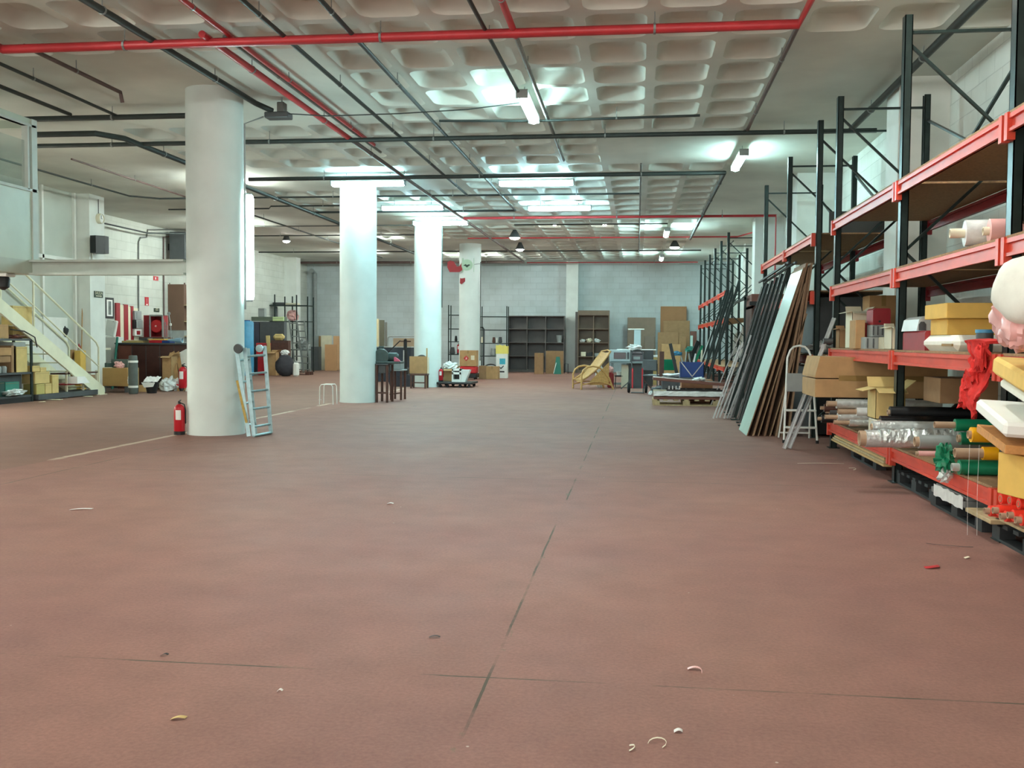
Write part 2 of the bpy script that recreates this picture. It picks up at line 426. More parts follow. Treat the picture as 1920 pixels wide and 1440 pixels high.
# ------------------------------------------------------------------ lamps
TB = mat('lit_tube', (255, 255, 255), .4, 0, 0)
_n = TB.node_tree.nodes['Principled BSDF']; _n.inputs['Emission Color'].default_value = TUBE_COL+(1,); _n.inputs['Emission Strength'].default_value = TUBE_POWER
WARM = mat('lit_bulb', (255, 255, 255), .4, 0, 0)
_n = WARM.node_tree.nodes['Principled BSDF']; _n.inputs['Emission Color'].default_value = (1, .97, .9, 1); _n.inputs['Emission Strength'].default_value = 60
def tube_light(c, length, ax, label, group='fluorescent tube fixtures', w=.15, vert=False, power=None, col=None):
    t = thing('fluorescent_fixture', label, 'ceiling light', c, 0 if ax == 'x' else PI/2, group)
    if vert: t.rotation_euler = (0, PI/2, vert)
    h = length/2
    MB().box(-h, h, -w/2, w/2, .03, .075, .012).obj('housing', WHITE, t)
    m = TB
    if power or col:
        m = TB.copy(); _p = m.node_tree.nodes['Principled BSDF'].inputs; _p['Emission Strength'].default_value = TUBE_POWER*(power or 1)
        if col: _p['Emission Color'].default_value = col+(1,)
    prof = [(.0, -h+.01), (w*.34, -h+.02), (w*.42, -h+.06), (w*.42, h-.06), (w*.34, h-.02), (.0, h-.01)]
    vs = []; fs = []; n = 12
    for r, x in prof:
        for j in range(n): a = 2*PI*j/n; vs.append((x, r*math.cos(a), -.015+r*.7*math.sin(a)))
    for i in range(len(prof)-1):
        for j in range(n): a = i*n+j; b = i*n+(j+1) % n; fs.append((a, a+n, b+n, b))
    MB().add(vs, fs).obj('diffuser', m, t, True)
    for s in (-1, 1): MB().box(s*h-.012, s*h+.012, -w/2-.004, w/2+.004, -.04, .075, .006).obj('end_cap', GREY, t)
    if not vert:
        for s in (-.6, .6): MB().tube([(s*h, 0, .07), (s*h, 0, CEIL-c[2]+.01)], .006, 6).obj('hanger', GALV, t)
    return t
CYAN = (.5, .9, 1.0); WARMW = (.96, 1.0, .93)
tube_light((-1.5, 13.55, 4.45), 1.5, 'y', 'bright tube light over the open floor, end towards the viewer, nearest hanging tube')
tube_light((1.74, 17.8, 4.45), 1.5, 'y', 'bright tube light near the racking posts, end towards the viewer, on plain flat ceiling')
tube_light((-5.37, 19.5, 4.42), 1.5, 'x', 'tube light glaring across the top of the second round column', power=1.4, col=CYAN)
tube_light((-5.35, 23.4, 4.45), 1.5, 'x', 'tube light lying crosswise between the second and third round columns', power=1.3, col=CYAN)
tube_light((-5.28, 26.45, 4.45), 1.5, 'x', 'tube light glaring across the top of the third round column', power=2.2)
tube_light((-2.03, 19.9, 4.45), 1.5, 'x', 'crosswise tube light over the middle aisle, nearer of two in line', power=1.5, col=CYAN)
tube_light((-1.86, 23.7, 4.45), 1.5, 'x', 'crosswise tube light over the middle aisle, farther of two in line', power=1.8, col=CYAN)
tube_light((.82, 29.0, 4.42), 1.5, 'y', 'small far tube light pointing at the viewer above the leaning black frames', power=2.6)
tube_light((.89, 37.6, 4.42), 1.5, 'y', 'farthest tube light, close to the far wall above the cardboard sheets', power=2.6)
# upright tube behind the first column
tube_light((W(468, 465, 13.15).x, 13.15, 2.55), 1.45, 'x', 'upright bright tube light fixed to the right side of the first round column', vert=PI*.12+PI)
# rows behind and over the viewer (outside the picture) that light the near floor
for x, y in ((-1.5, 5.4), (1.7, 7.95), (-6.4, 7.4), (-1.5, -.8), (-6.3, .3), (-9.6, 4.0)):
    tube_light((x, y, 4.45), 1.5, 'y', 'ceiling tube light over the nearest floor', 'tube lights over the near floor', power=1.4, col=WARMW)
for x, y in ((-11.2, 14.6), (-11.2, 10.6)):  # unseen tubes added to brighten the stairs and the white pillar
    tube_light((x-.9 if y > 13 else x, y, 2.02 if y > 13 else 2.0), 1.5, 'y', ('added tube light over the foot of the rack under the landing, unseen' if y > 13 else 'added tube light under the slab of the raised office, unseen'), 'unseen tube lights added under the office', power=2.2, col=(.97, 1.0, .9))
for x, y in ((-8.5, 20.0), (-11.4, 27.2), (-8.75, 31.5), (-10.3, 36.8), (-6.3, 38.2)):  # the tube behind the fourth column is added to brighten the far wall
    tube_light((x, y, 4.45), 1.5, 'y', 'tube light deep in the left bay, ' + {-8.5: 'hidden high behind the first column', -11.4: 'over the far side of the brown counter', -8.75: 'hidden behind the second column', -10.3: 'before the far left corner', -6.3: 'added unseen behind the fourth column'}[x], 'tube lights behind the columns', power=2.0, col=(.9, 1.0, .93))
def pendant(c, label, r=.13, m=None):
    t = thing('bay_lamp', label, 'ceiling lamp', c, 0, 'round metal bay lamps')
    MB().lathe([(.04, .3), (.06, .22), (r*.7, .12), (r, 0), (r-.01, 0), (r*.66, .11), (.04, .2)], 16, False).obj('reflector', GREY_D, t, True)
    MB().lathe([(.01, -.06), (r*.6, -.04), (r*.85, .0), (r*.5, .08), (.01, .1)], 14).obj('bulb', m or WARM, t, True)
    MB().tube([(0, 0, .28), (0, 0, CEIL-c[2]+.01)], .012, 6).obj('rod', GREY_D, t)
pendant(W(537, 452, 31.0), 'small warm round lamp glowing alone left of the second column')
pendant(W(965, 446, 29.8), 'round bay lamp right of the fourth column, nearer of that pair', .18)
pendant(W(975, 468, 33.6), 'round bay lamp right of the fourth column, farther of that pair', .16)
pendant(W(1265, 464, 33.6), 'round bay lamp above the cardboard sheets on the far wall', .18)
pendant(W(1040, 420, 28.6), 'tiny round lamp beyond the crosswise tubes, left of two', .08)
pendant(W(1134, 420, 28.6), 'tiny round lamp beyond the crosswise tubes, right of two', .08)

# ------------------------------------------------------------------ pipes under the ceiling
def pipe(name, pts, r, m, label, cat='pipe', group='pipes under the ceiling', clips=True, n=10):
    t = MB().tube(pts, r, n)
    o = t.obj(name, m, None, True); tag(o, label, cat, group)
    if clips:
        step = 2.4
        for a, b in zip(pts[:-1], pts[1:]):
            a = Vector(a); b = Vector(b); d = b-a
            if abs(d.z) > .1 or d.length < 1.6: continue
            k = max(1, int(d.length/step)); u = d.normalized()
            mb = MB().tube([(0, 0, r*.8), (0, 0, CEIL-a.z)], .006, 5).tube([-u*.012, u*.012], r*1.18, n)
            c = mb.obj('pipe_clip', GALV, o)
            for i in range(k):
                q = c if i == 0 else c.copy()
                if i: COL.objects.link(q)
                q.location = a+d*((i+.5)/k)-o.location
    return o
Z = 4.5
P = pipe
P('sprinkler_pipe', [(-6.95, 8.2, 4.46), (-6.95, 10.27, 4.46), (1.56, 10.27, 4.46), (1.56, 7.8, 4.46)], .05, PIPE_RED, 'thick red pipe running right across the ceiling nearest the viewer')
P('sprinkler_pipe', [(-6.72, 10.3, Z), (-6.72, 12.35, Z), (-6.72, 12.4, Z-.12)], .025, PIPE_BROWN, 'short brown pipe stub with a dropped end, branching off the thick red pipe')
P('sprinkler_pipe', [(-4.58, 10.1, Z), (-4.58, 15.6, Z)], .04, PIPE_RED, 'long red pipe running away from the thick red pipe, starting below it')
P('sprinkler_pipe', [(-4.58, 15.6, Z), (-4.57, 40.1, Z)], .035, PIPE_BROWN, 'brown pipe carrying on from the long red pipe all the way to the far wall')
P('sprinkler_pipe', [(-4.34, 8.0, Z+.03), (-4.36, 16.2, Z+.03)], .028, PIPE_RED, 'thin red pipe crossing above the thick red pipe, right beside the long red pipe')
P('conduit', [(-4.46, 10.4, Z+.06), (-4.46, 17.0, Z+.06)], .022, PIPE_GREY, 'grey conduit squeezed between the two parallel red pipes')
P('conduit', [(-5.24, 8.0, Z), (-5.18, 13.1, Z), (-5.02, 13.3, 4.44)], .038, PIPE_BLACK, 'black conduit running from the viewer to the junction box on the first column')
P('conduit', [(-3.74, 8.2, Z), (-3.75, 21.8, Z)], .026, PIPE_BLACK, 'long black conduit running straight away, first right of the red pair')
P('conduit', [(-3.0, 8.2, Z), (-3.0, 24.4, Z), (-8.2, 24.4, Z)], .026, PIPE_BLACK, 'long black conduit turning left at its far end, second right of the red pair')
P('conduit', [(-1.62, 8.2, Z), (-1.55, 12.85, Z)], .022, PIPE_BLACK, 'short black conduit leading to the nearest hanging tube light')
P('sprinkler_pipe', [(-1.3, 8.2, Z), (-1.3, 10.5, Z)], .035, PIPE_RED, 'red pipe stub reaching the thick red pipe beside the short black conduit')
P('sprinkler_pipe', [(-1.3, 10.5, Z), (-1.32, 17.7, Z)], .026, GALV, 'bare steel pipe running past the right side of the nearest hanging tube light')
P('sprinkler_pipe', [(1.58, 10.35, Z), (1.62, 15.6, Z), (1.64, 16.0, Z+.1)], .026, PIPE_BROWN, 'brown pipe with couplings running away from the right end of the thick red pipe')
P('conduit', [(3.15, 8.0, Z), (3.15, 15.5, Z)], .045, PIPE_BLACK, 'thick black conduit above the racking, slanting down towards the wall pillar')
P('conduit', [(-9.9, 15.45, Z-.04), (3.5, 15.45, Z-.04)], .036, PIPE_BLACK, 'black pipe crossing the whole hall just beyond the nearest tube light')
P('conduit', [(-7.7, 19.1, Z-.03), (1.6, 19.1, Z-.03), (1.6, 31.2, Z-.03)], .04, PIPE_BLACK, 'black pipe crossing over the tube lights then turning away towards the far wall')
P('conduit', [(-11.4, 15.0, Z), (-11.4, 21.3, Z), (-10.9, 21.75, Z), (.02, 21.8, Z)], .02, PIPE_BLACK, 'thin conduit beside the pale panels, then crossing the hall')
P('conduit', [(-10.2, 17.0, Z+.03), (-10.27, 21.7, Z+.03)], .018, PIPE_BROWN, 'thin brown conduit on the flat ceiling left of the first column')
P('sprinkler_pipe', [(-4.5, 25.6, Z-.03), (3.42, 25.6, Z-.03), (3.42, 25.6, .6)], .035, PIPE_RED, 'red pipe crossing the far hall and dropping down beside a wall pillar')
P('sprinkler_pipe', [(-5.3, 30.9, Z), (3.0, 30.9, Z), (3.35, 29.6, Z)], .022, PIPE_RED, 'thin red pipe crossing the hall beyond the dropping red pipe')
P('conduit', [(-13.9, 35.4, Z), (2.2, 35.4, Z)], .024, PIPE_BLACK, 'thin dark pipe crossing the hall behind the round bay lamps')
P('sprinkler_pipe', [(-14.0, 40.3, Z), (-4.57, 40.3, Z)], .05, PIPE_BROWN, 'thick brown pipe along the top of the far wall behind the columns')
P('sprinkler_pipe', [(-4.5, 40.6, Z), (2.4, 40.6, Z)], .02, PIPE_RED, 'thin red pipe along the top of the far wall above the brown shelving')
P('conduit', [(.04, 18.2, Z), (.04, 36.0, Z)], .02, PIPE_GREY, 'thin grey conduit running straight away over the middle of the far aisle')
P('conduit', [(-8.9, 13.6, Z-.03), (-6.15, 13.6, Z-.03)], .04, PIPE_BLACK, 'thick black pipe between the raised office and the first column, highest of three')
P('conduit', [(-9.5, 14.5, Z-.06), (-8.3, 14.5, Z-.06), (-8.05, 14.9, Z-.06), (-8.05, 36.0, Z-.06)], .045, PIPE_BLACK, 'thick black pipe bending away from the raised office behind the first column')
P('conduit', [(-7.42, 9.5, Z), (-7.48, 13.7, Z)], .022, PIPE_BLACK, 'thin black conduit left of the dropped brown stub')
P('conduit', [(-8.11, 9.8, Z), (-8.11, 13.5, Z)], .028, PIPE_BLACK, 'black conduit ending on the thick pipe nearest the raised office corner')
P('conduit', [(-2.9, 14.4, Z), (-1.5, 14.4, Z-.03), (.85, 14.4, Z)], .018, PIPE_BLACK, 'thin black conduit crossing just beyond the nearest tube light')
P('conduit', [(-4.4, 9.1, Z+.08), (-2.2, 9.1, Z+.08)], .02, PIPE_BLACK, 'dark conduit at the very top edge of the view, right of the red pair')
P('conduit', [(-3.4, 27.4, Z), (.8, 27.4, Z)], .018, PIPE_BLACK, 'thin dark conduit crossing beyond the dropping red pipe towards the small far tube')
P('conduit', [(-11.6, 23.6, Z), (-9.0, 23.6, Z), (-8.8, 23.2, Z), (-6.2, 23.2, Z)], .018, PIPE_BLACK, 'kinked thin conduit seen between the first and second columns')
P('conduit', [(-12.0, 27.3, Z), (-6.2, 27.3, Z)], .018, PIPE_GREY, 'thin grey conduit seen between the first and second columns, middle of three')
P('conduit', [(-12.6, 29.8, Z), (-6.2, 29.8, Z)], .018, PIPE_BLACK, 'thin conduit just above the lone warm lamp')
P('conduit', [(-9.9, 24.2, Z), (-9.9, 38.0, Z)], .022, PIPE_BLACK, 'dark conduit running away to the far wall, right of the warm lamp')
P('conduit', [(-13.9, 15.0, 4.3), (-13.9, 27.0, 4.3), (-13.0, 28.2, 4.4)], .022, PIPE_BLACK, 'dark conduit along the top of the left wall', clips=False)
P('cable', [(-4.85, 13.3, 4.4), (-4.2, 13.2, 4.33), (-3.2, 13.15, 4.33), (-2.3, 13.3, 4.4), (-1.55, 13.4, 4.5)], .008, PIPE_BLACK, 'thin sagging cable from the junction box to the nearest tube light', 'cable', clips=False)
P('conduit', [(3.0, 32.2, Z), (3.0, 41.0, Z)], .02, PIPE_BLACK, 'dark conduit near the far right corner of the ceiling')
jb = wthing('junction_box', 'dark junction box under the ceiling at the top right of the first column', 'electrical box', (-4.95, 13.35, 4.3), 'junction boxes')
MB().box(-5.12, -4.78, 13.25, 13.45, 4.34, 4.42, .01).obj('tray', GREY_D, jb); MB().box(-4.95, -4.85, 13.28, 13.42, 4.42, 4.56, .01).obj('cover', PIPE_GREY, jb); MB().tube([(-4.9, 13.35, 4.5), (-4.9, 13.35, 4.63)], .01).obj('rod', GALV, jb)
pipe('cable', [(-5.15, 13.3, 4.36), (-5.29, 12.98, 4.2), (-5.29, 12.98, 1.7)], .012, GREY, 'white cable running down the right side of the first round column', 'cable', 'cables on the columns', clips=False)
pipe('cable', [(-5.36, 27.1, 4.5), (-5.36, 27.1, 2.2)], .012, PIPE_BLACK, 'dark cable running down the right side of the third round column', 'cable', 'cables on the columns', clips=False)
pipe('cable', [(-5.36, 33.9, 4.0), (-5.36, 33.9, .6)], .014, PIPE_BLACK, 'dark cable running down the right side of the fourth round column', 'cable', 'cables on the columns', clips=False)

# ------------------------------------------------------------------ raised office, beam and stairs
OFF = mat('pale_green_panel', (196, 208, 190), .4, 0, .05, 3)
OFR = mat('pale_grey_frame', (200, 208, 200), .5, 0, .05)
GLASS = mat('green_tinted_glass', (170, 205, 195), .03, 0, 0, alpha=.22)
st = struct('slab_office', MB().box(-12.9, -8.34, 6.0, 13.0, 2.17, 2.36), mat('office_edge_paint', (186, 196, 182), .5, 0, .08, 3))
wo = struct('wall_office', MB().box(-8.40, -8.34, 6.0, 13.0, 2.36, 3.33).box(-8.40, -8.34, 6, 13.0, 4.2, 4.31).box(-12.9, -8.40, 12.94, 13.0, 2.36, 3.33).box(-12.9, -8.40, 12.94, 13, 4.2, 4.31), OFF)
struct('window_frame', MB().box(-8.41, -8.32, 12.9, 13.02, 2.36, 4.31).box(-8.41, -8.32, 12.80, 12.84, 3.33, 4.2).box(-8.41, -8.32, 6, 13, 3.31, 3.35).box(-8.41, -8.32, 6, 13, 4.2, 4.23).box(-12.9, -8.41, 12.93, 13.01, 3.31, 3.35).box(-8.41, -8.32, 10.5, 10.56, 3.33, 4.2), OFR, parent=None).name = 'window_1'
struct('pane', MB().box(-8.375, -8.365, 6.0, 12.9, 3.35, 4.0), GLASS).name = 'window_2'
struct('beam', MB().box(-8.34, -6.1, 12.9, 12.905, 2.17, 2.36).box(-8.34, -6.1, 12.82, 12.98, 2.34, 2.37).box(-8.34, -6.1, 12.82, 12.98, 2.16, 2.19), mat('beam_paint', (190, 200, 192), .5, 0, .1, 3)).name = 'trim_5'
struct('platform', MB().box(-12.9, -12.15, 13.0, 16.9, 2.2, 2.36), OFR).name = 'trim_6'
# flood light under the corner of the office slab
fl = wthing('flood_lamp', 'small dark lamp on a white plate under the left end of the office slab', 'lamp', W(12, 535, 12.6))
p = W(6, 530, 12.6); MB().box(p.x-.14, p.x+.12, p.y-.1, p.y+.1, 2.12, 2.168, .01).obj('plate', WHITE, fl); MB().at(p).lathe([(.02, -.1), (.08, -.06), (.09, .05), (.05, .12)], 14).obj('lamp_head', BLACK, fl, True)
# stairs
SP = mat('stair_cream_paint', (226, 226, 200), .45, 0, .05, 5)
stair = wthing('staircase', 'cream painted steel staircase with tube handrails rising to the raised office', 'stairs', (-12.5, 21.3, 0))
s0 = Vector((0, 21.35, 0)); s1 = Vector((0, 16.95, 2.36)); d = s1-s0; L = d.length
for x, nm in ((-12.2, 'stringer'), (-12.88, 'stringer')):
    a = Vector((x, s0.y, .04)); b = Vector((x, s1.y, 2.28))
    dz = Vector((0, .0, .13))
    MB().prism([(0, 0), (.12, 0), (.12, .16), (-4.3, 2.40), (-4.3, 2.12), (-.2, 0)], .045, (x+.02, s0.y, 0), (0, 1, 0), (0, 0, 1)).obj(nm, SP, stair)
NS = 11
for i in range(NS):
    z = 2.3*(i+1)/(NS+1); y = s0.y-(s0.y-s1.y)*(i+.6)/NS
    MB().box(-12.86, -12.18, y-.13, y+.13, z-.02, z, .004).obj('tread', SP, stair)
for x in (-12.18, -12.9):
    sl = 1
    def pt(y, h): return (x, y, (s0.y-y)*(2.36/4.4)+h)
    MB().tube([pt(21.3, .0), pt(21.3, 1.05), pt(21.2, 1.12), pt(17.1, 1.08), pt(17.0, 1.06)], .022, 8).obj('handrail', SP, stair, True)
    if x > -12.5: MB().tube([pt(21.28, .62), pt(17.1, .60)], .016, 8).obj('mid_rail', SP, stair, True)
    for y in (18.86, 17.0): MB().tube([pt(y, .0), pt(y, 1.09)], .022 if y > 18 else .022, 8).obj('rail_post', SP, stair, True)
MB().box(-12.94, -12.1, 21.2, 21.52, 0, .012).obj('foot_plate', SP, stair)

# wall pieces on the white pillar (its side faces the hall at x=-12)
def on_x(X, px, py): return WX(px, py, X)
p = on_x(-12.6, 184, 410); ck = thing('wall_clock', 'round white wall clock high on the white pillar', 'clock', (-12.6, p.y, p.z), 0)
MB().at((0, 0, 0), (0, PI/2, 0)).lathe([(.115, 0), (.12, .06), (.105, .1), (.1, .07)], 24).obj('case', CREAM, ck, True)
MB().at((.072, 0, 0), (0, PI/2, 0)).lathe([(.1, 0), (.1, .004)], 24).obj('dial', PAPER, ck); MB().box(.078, .084, -.006, .006, 0, .08).box(.078, .084, 0, .05, -.005, .005).obj('hands', BLACK, ck)
pipe('cable', [(-12.59, p.y, p.z+.12), (-12.59, p.y, 4.55)], .008, GREY_D, 'thin cable from the ceiling down to the wall clock', 'cable', 'cables on the columns', clips=False)
p = on_x(-12.4, 186, 459); sp_ = thing('loudspeaker', 'black wedge loudspeaker on the white pillar under the clock', 'speaker', (-12.58, p.y, p.z-.2))
MB().prism([(0, -.16), (.16, -.2), (.3, -.06), (.3, .12), (.12, .2), (0, .16)], .4, (.05, 0, 0), (1, 0, 0), (0, 1, 0)).obj('cabinet', BLACK, sp_); MB().box(.302, .31, -.05, .11, .03, .37).obj('grille', GREY_D, sp_); MB().box(-.01, .06, -.05, .05, .1, .3).box(-.01, .02, .0, .16, -.14, .02).obj('bracket', WHITE, sp_)
p = on_x(-12.6, 184, 552); sg = thing('exit_sign', 'dark green exit sign with white lettering and arrow on the white pillar', 'sign', (-12.595, p.y, p.z))
SGN = mat('dark_sign_green', (44, 62, 48), .5, 0, .04); MB().box(0, .012, -.19, .19, -.075, .075, .004).obj('sign_plate', SGN, sg)
text('SALIDA', .1, CREAM, sg, (.0135, 0, .028), (PI/2, 0, PI/2)); MB().box(.0125, .015, -.13, .08, -.048, -.03).add([(.0145, .08, -.065), (.0145, .13, -.039), (.0145, .08, -.013)], [(0, 1, 2)]).obj('arrow', CREAM, sg)
# speaker on the left wall, half hidden by the first column
p = on_x(-13.9, 340, 462); sp2 = thing('loudspeaker', 'tall dark loudspeaker high on the left wall beside the first column', 'speaker', (-14.25, p.y, p.z-.42))
MB().box(.1, .62, -.3, .3, 0, .84, .02).obj('cabinet', GREY_D, sp2); MB().box(.62, .628, -.26, .26, .04, .8).obj('grille', BLACK, sp2); MB().box(-.05, .12, -.06, .06, .3, .5).obj('bracket', BLACK, sp2)
# ------------------------------------------------------------------ pallet racking on the right
RX, RD = 2.40, 1.08                       # front plane and depth
BR = []
def upright(rack, x, y, top, face):       # open C profile, slot side towards the aisle
    w, dd, t = .10, .07, .008
    m = MB()
    m.box(x-.0, x+t, y-w/2, y+w/2, 0, top).box(x, x+dd, y-w/2, y-w/2+t, 0, top).box(x, x+dd, y+w/2-t, y+w/2, 0, top)
    m.box(x+dd-t, x+dd, y-w/2, y-w/2+.025, 0, top).box(x+dd-t, x+dd, y+w/2-.025, y+w/2, 0, top).box(x-.03, x+.1, y-.08, y+.08, 0, .008)
    if face < 0:
        m.v = [(2*x+dd-a, b, c) for a, b, c in m.v]; m.f = [tuple(reversed(f)) for f in m.f]
    m.obj('upright', STEEL_BLACK, rack)
def brace(rack, p, q): MB().bar(p, q, .035, .025).obj('brace', STEEL_BLACK, rack)
def rack_beam(rack, x, y0, y1, zt, m=BEAM_RED, h=.115):
    b = MB().box(x-.042, x-.004, y0+.05, y1-.05, zt-h, zt-h+.022).box(x-.042, x-.004, y0+.05, y1-.05, zt-.03, zt).box(x-.022, x-.004, y0+.05, y1-.05, zt-h, zt)
    for y in (y0+.05, y1-.05): b.box(x-.052, x-.0, y-.028, y+.028, zt-h-.05, zt+.012)
    o = b.obj('beam', m, rack); return o
def shelf(rack, x0, x1, y0, y1, z, m=CHIP): MB().box(x0, x1, y0+.06, y1-.06, z, z+.018).obj('shelf_board', m, rack)
def frame(rack, y, top=4.30, x=RX, d=RD):
    upright(rack, x, y, top, 1); upright(rack, x+d-.07, y, top, -1)
    a, b = x+.05, x+d-.05
    for z in (top-.15, .2): brace(rack, (a, y, z), (b, y, z))
    zz = .25; k = 0
    while zz < top-.9:
        z2 = min(zz+.95, top-.2); brace(rack, (a if k % 2 == 0 else b, y, zz), (b if k % 2 == 0 else a, y, z2)); zz = z2; k += 1
rack_a = wthing('pallet_rack', 'nearest run of tall black and orange-red pallet racking, loaded with boxes and rolls', 'pallet rack', (RX+.5, 8.4, 0))
YS = (4.0, 6.87, 9.62, 12.66)
for y in YS: frame(rack_a, y)
for i in range(3):
    for z in (.33, 1.22, 1.98, 2.78):
        rack_beam(rack_a, RX, YS[i], YS[i+1], z); rack_beam(rack_a, RX+RD+.045, YS[i], YS[i+1], z, RED_D)
        shelf(rack_a, RX-.035, RX+RD, YS[i], YS[i+1], z+.002)
for i in (1, 2):
    brace(rack_a, (RX+RD-.02, YS[i], 2.9), (RX+RD-.02, YS[i+1], 4.0)); brace(rack_a, (RX+RD-.0, YS[i], 4.0), (RX+RD-.0, YS[i+1], 2.9))
rack_b = wthing('pallet_rack', 'second run of pallet racking behind the leaning panels, one high red beam in view', 'pallet rack', (RX+.5, 16.8, 0))
YS2 = (13.98, 16.65, 19.6)
for y in YS2: frame(rack_b, y, 4.30)
for i in range(2):
    rack_beam(rack_b, RX, YS2[i], YS2[i+1], 2.78); rack_beam(rack_b, RX+RD+.045, YS2[i], YS2[i+1], 2.78, RED_D); shelf(rack_b, RX-.035, RX+RD, YS2[i], YS2[i+1], 2.782)
    shelf(rack_b, RX-.035, RX+RD, YS2[i], YS2[i+1], 2.0); rack_beam(rack_b, RX, YS2[i], YS2[i+1], 1.12); shelf(rack_b, RX-.035, RX+RD, YS2[i], YS2[i+1], 1.122)
    brace(rack_b, (RX+RD-.02, YS2[i], 2.9), (RX+RD-.02, YS2[i+1], 4.0)); rack_beam(rack_b, RX, YS2[i], YS2[i+1], 1.99, BEAM_RED)
rack_c = wthing('pallet_rack', 'far run of pallet racking with many bare dark uprights beside the far wall', 'pallet rack', (RX+.6, 33.5, 0))
YS3 = (28.05, 30.4, 32.75, 35.1, 37.5, 39.8)
for y in YS3: frame(rack_c, y, 4.32, RX+.05)
for i in range(5):
    for z in (1.95, 2.72, .6):
        rack_beam(rack_c, RX+.05, YS3[i], YS3[i+1], z); 
    shelf(rack_c, RX, RX+RD, YS3[i], YS3[i+1], 1.952); shelf(rack_c, RX, RX+RD, YS3[i], YS3[i+1], .602)

# dark boards and brown furniture parked in the second run
def bbox(name, label, cat, x0, x1, y0, y1, z0, z1, m, ch=.004, group=None, parts=None):
    t = wthing(name, label, cat, ((x0+x1)/2, (y0+y1)/2, z0), group)
    MB().box(x0, x1, y0, y1, z0, z1, ch).obj('body', m, t)
    return t
def fb(px0, py0, px1, py1, Y):            # front face seen at (px0,py0)-(px1,py1), standing at depth Y
    a = W(px0, (py0+py1)/2, Y); b = W(px1, (py0+py1)/2, Y); t = W((px0+px1)/2, py0, Y); u = W((px0+px1)/2, py1, Y)
    return a.x, b.x, u.z, t.z
def carton(name, label, cat, x0, x1, y0, y1, z0, z1, m=CARD, tape=True, flaps=False, group=None, rz=0, mark=None):
    cx, cy = (x0+x1)/2, (y0+y1)/2; w_, d_, h_ = x1-x0, y1-y0, z1-z0
    t = thing(name, label, cat, (cx, cy, z0), rz, group)
    if not flaps:
        MB().box(-w_/2, w_/2, -d_/2, d_/2, 0, h_, .004).obj('body', m, t)
        if tape:
            b = MB().box(-.025, .025, -d_/2-.0015, d_/2+.0015, h_*.8, h_+.0015) if w_ < 99 else None
            b.obj('tape', TAPE, t)
    else:
        k = .005
        MB().box(-w_/2, w_/2, -d_/2, d_/2, 0, k).box(-w_/2, w_/2, -d_/2, -d_/2+k, 0, h_).box(-w_/2, w_/2, d_/2-k, d_/2, 0, h_).box(-w_/2, -w_/2+k, -d_/2, d_/2, 0, h_).box(w_/2-k, w_/2, -d_/2, d_/2, 0, h_).obj('body', m, t)
        f_ = min(w_, d_)*.45
        for s, a in ((-1, .5), (1, .9)):
            MB().prism([(-w_/2, 0), (w_/2, 0), (w_/2*.97, f_), (-w_/2*.97, f_)], .005, (0, s*d_/2, h_), (1, 0, 0), (0, s*math.cos(a), math.sin(a)*(1 if s > 0 else -.6))).obj('flap', m, t)
        for s, a in ((-1, -.25), (1, .7)):
            MB().prism([(-d_/2, 0), (d_/2, 0), (d_/2*.97, f_), (-d_/2*.97, f_)], .005, (s*w_/2, 0, h_), (0, 1, 0), (s*math.cos(a), 0, math.sin(a))).obj('flap', m, t)
    if mark: MB().box(-w_*.2, w_*.2, -d_/2-.002, -d_/2, h_*.3, h_*.6).obj('label_sticker', mark, t)
    return t
def roll(name, label, p, q, r, m, core=None, cat='roll', group='rolls on the racking', rc=None, ext=.08, ends=True):
    p = Vector(p); q = Vector(q); t = wthing(name, label, cat, (p+q)/2, group)
    MB().tube([p, q], r, 20).obj('wound_sheet', m, t, True)
    d = (q-p).normalized(); rc = rc or r*.45; mb = MB(); n = 16
    prof = [(rc, 0), (rc, ext), (rc*.78, ext), (rc*.78, .0)]
    vs = []; fs = []; u = d.orthogonal().normalized(); v = d.cross(u)
    for rr, z in prof:
        for j in range(n): a = 2*PI*j/n; vs.append(p-d*z+(u*math.cos(a)+v*math.sin(a))*rr)
    for i in range(3):
        for j in range(n): a = i*n+j; b = i*n+(j+1) % n; fs.append((a, b, b+n, a+n))
    mb.add(vs, fs).obj('card_core', core or TUBE_CARD, t, True)
    return t

# --- shelf 1.24 m, far bay (9.6 to 12.5)
S1 = 1.24; S2 = 2.0; S0 = .352
def lamp_housing(label, x0, x1, y, d_, z0, z1, m, dark, group='metal boxes on the waist high shelf'):
    t = wthing('metal_box', label, 'metal box', ((x0+x1)/2, y+d_/2, z0), group)
    MB().prism([(x0, z0), (x1, z0), (x1, z0+(z1-z0)*.95), (x1-(x1-x0)*.08, z1), (x0+(x1-x0)*.12, z1), (x0, z0+(z1-z0)*.9)], d_, (0, y+d_, 0), (1, 0, 0), (0, 0, 1)).obj('shell', m, t)
    cx = (x0+x1)/2-.02; MB().at((cx, y-.002, z0+.035), (PI/2, 0, 0)).lathe([(.012, -.003), (.012, .002)], 12).obj('hole', dark, t)
    MB().box(x1-.012, x1, y-.006, y+.0, z0+.01, z1-.02).obj('edge_fold', m, t)
    return t
carton('tall_box', 'tall cream open-topped box at the far end of the waist high shelf', 'box', 2.42, 2.60, 11.65, 12.0, S1, 1.66, CREAM, False, True, 'boxes on the waist high shelf')
carton('box', 'pale brown carton standing behind the tall cream box', 'box', 2.66, 2.98, 11.9, 12.25, S1, 1.85, CARD, True, False, 'boxes on the waist high shelf')
carton('cardboard_flap_box', 'small grey-green carton with a raised flap hanging over the shelf end', 'box', 2.38, 2.48, 12.15, 12.35, 1.52, 1.75, CARD_DARK, False, True, 'boxes on the waist high shelf').location.z = S1+.0
tr = wthing('parts_bin', 'small red parts bin with an open sloping front', 'bin', (2.46, 11.4, S1), None)
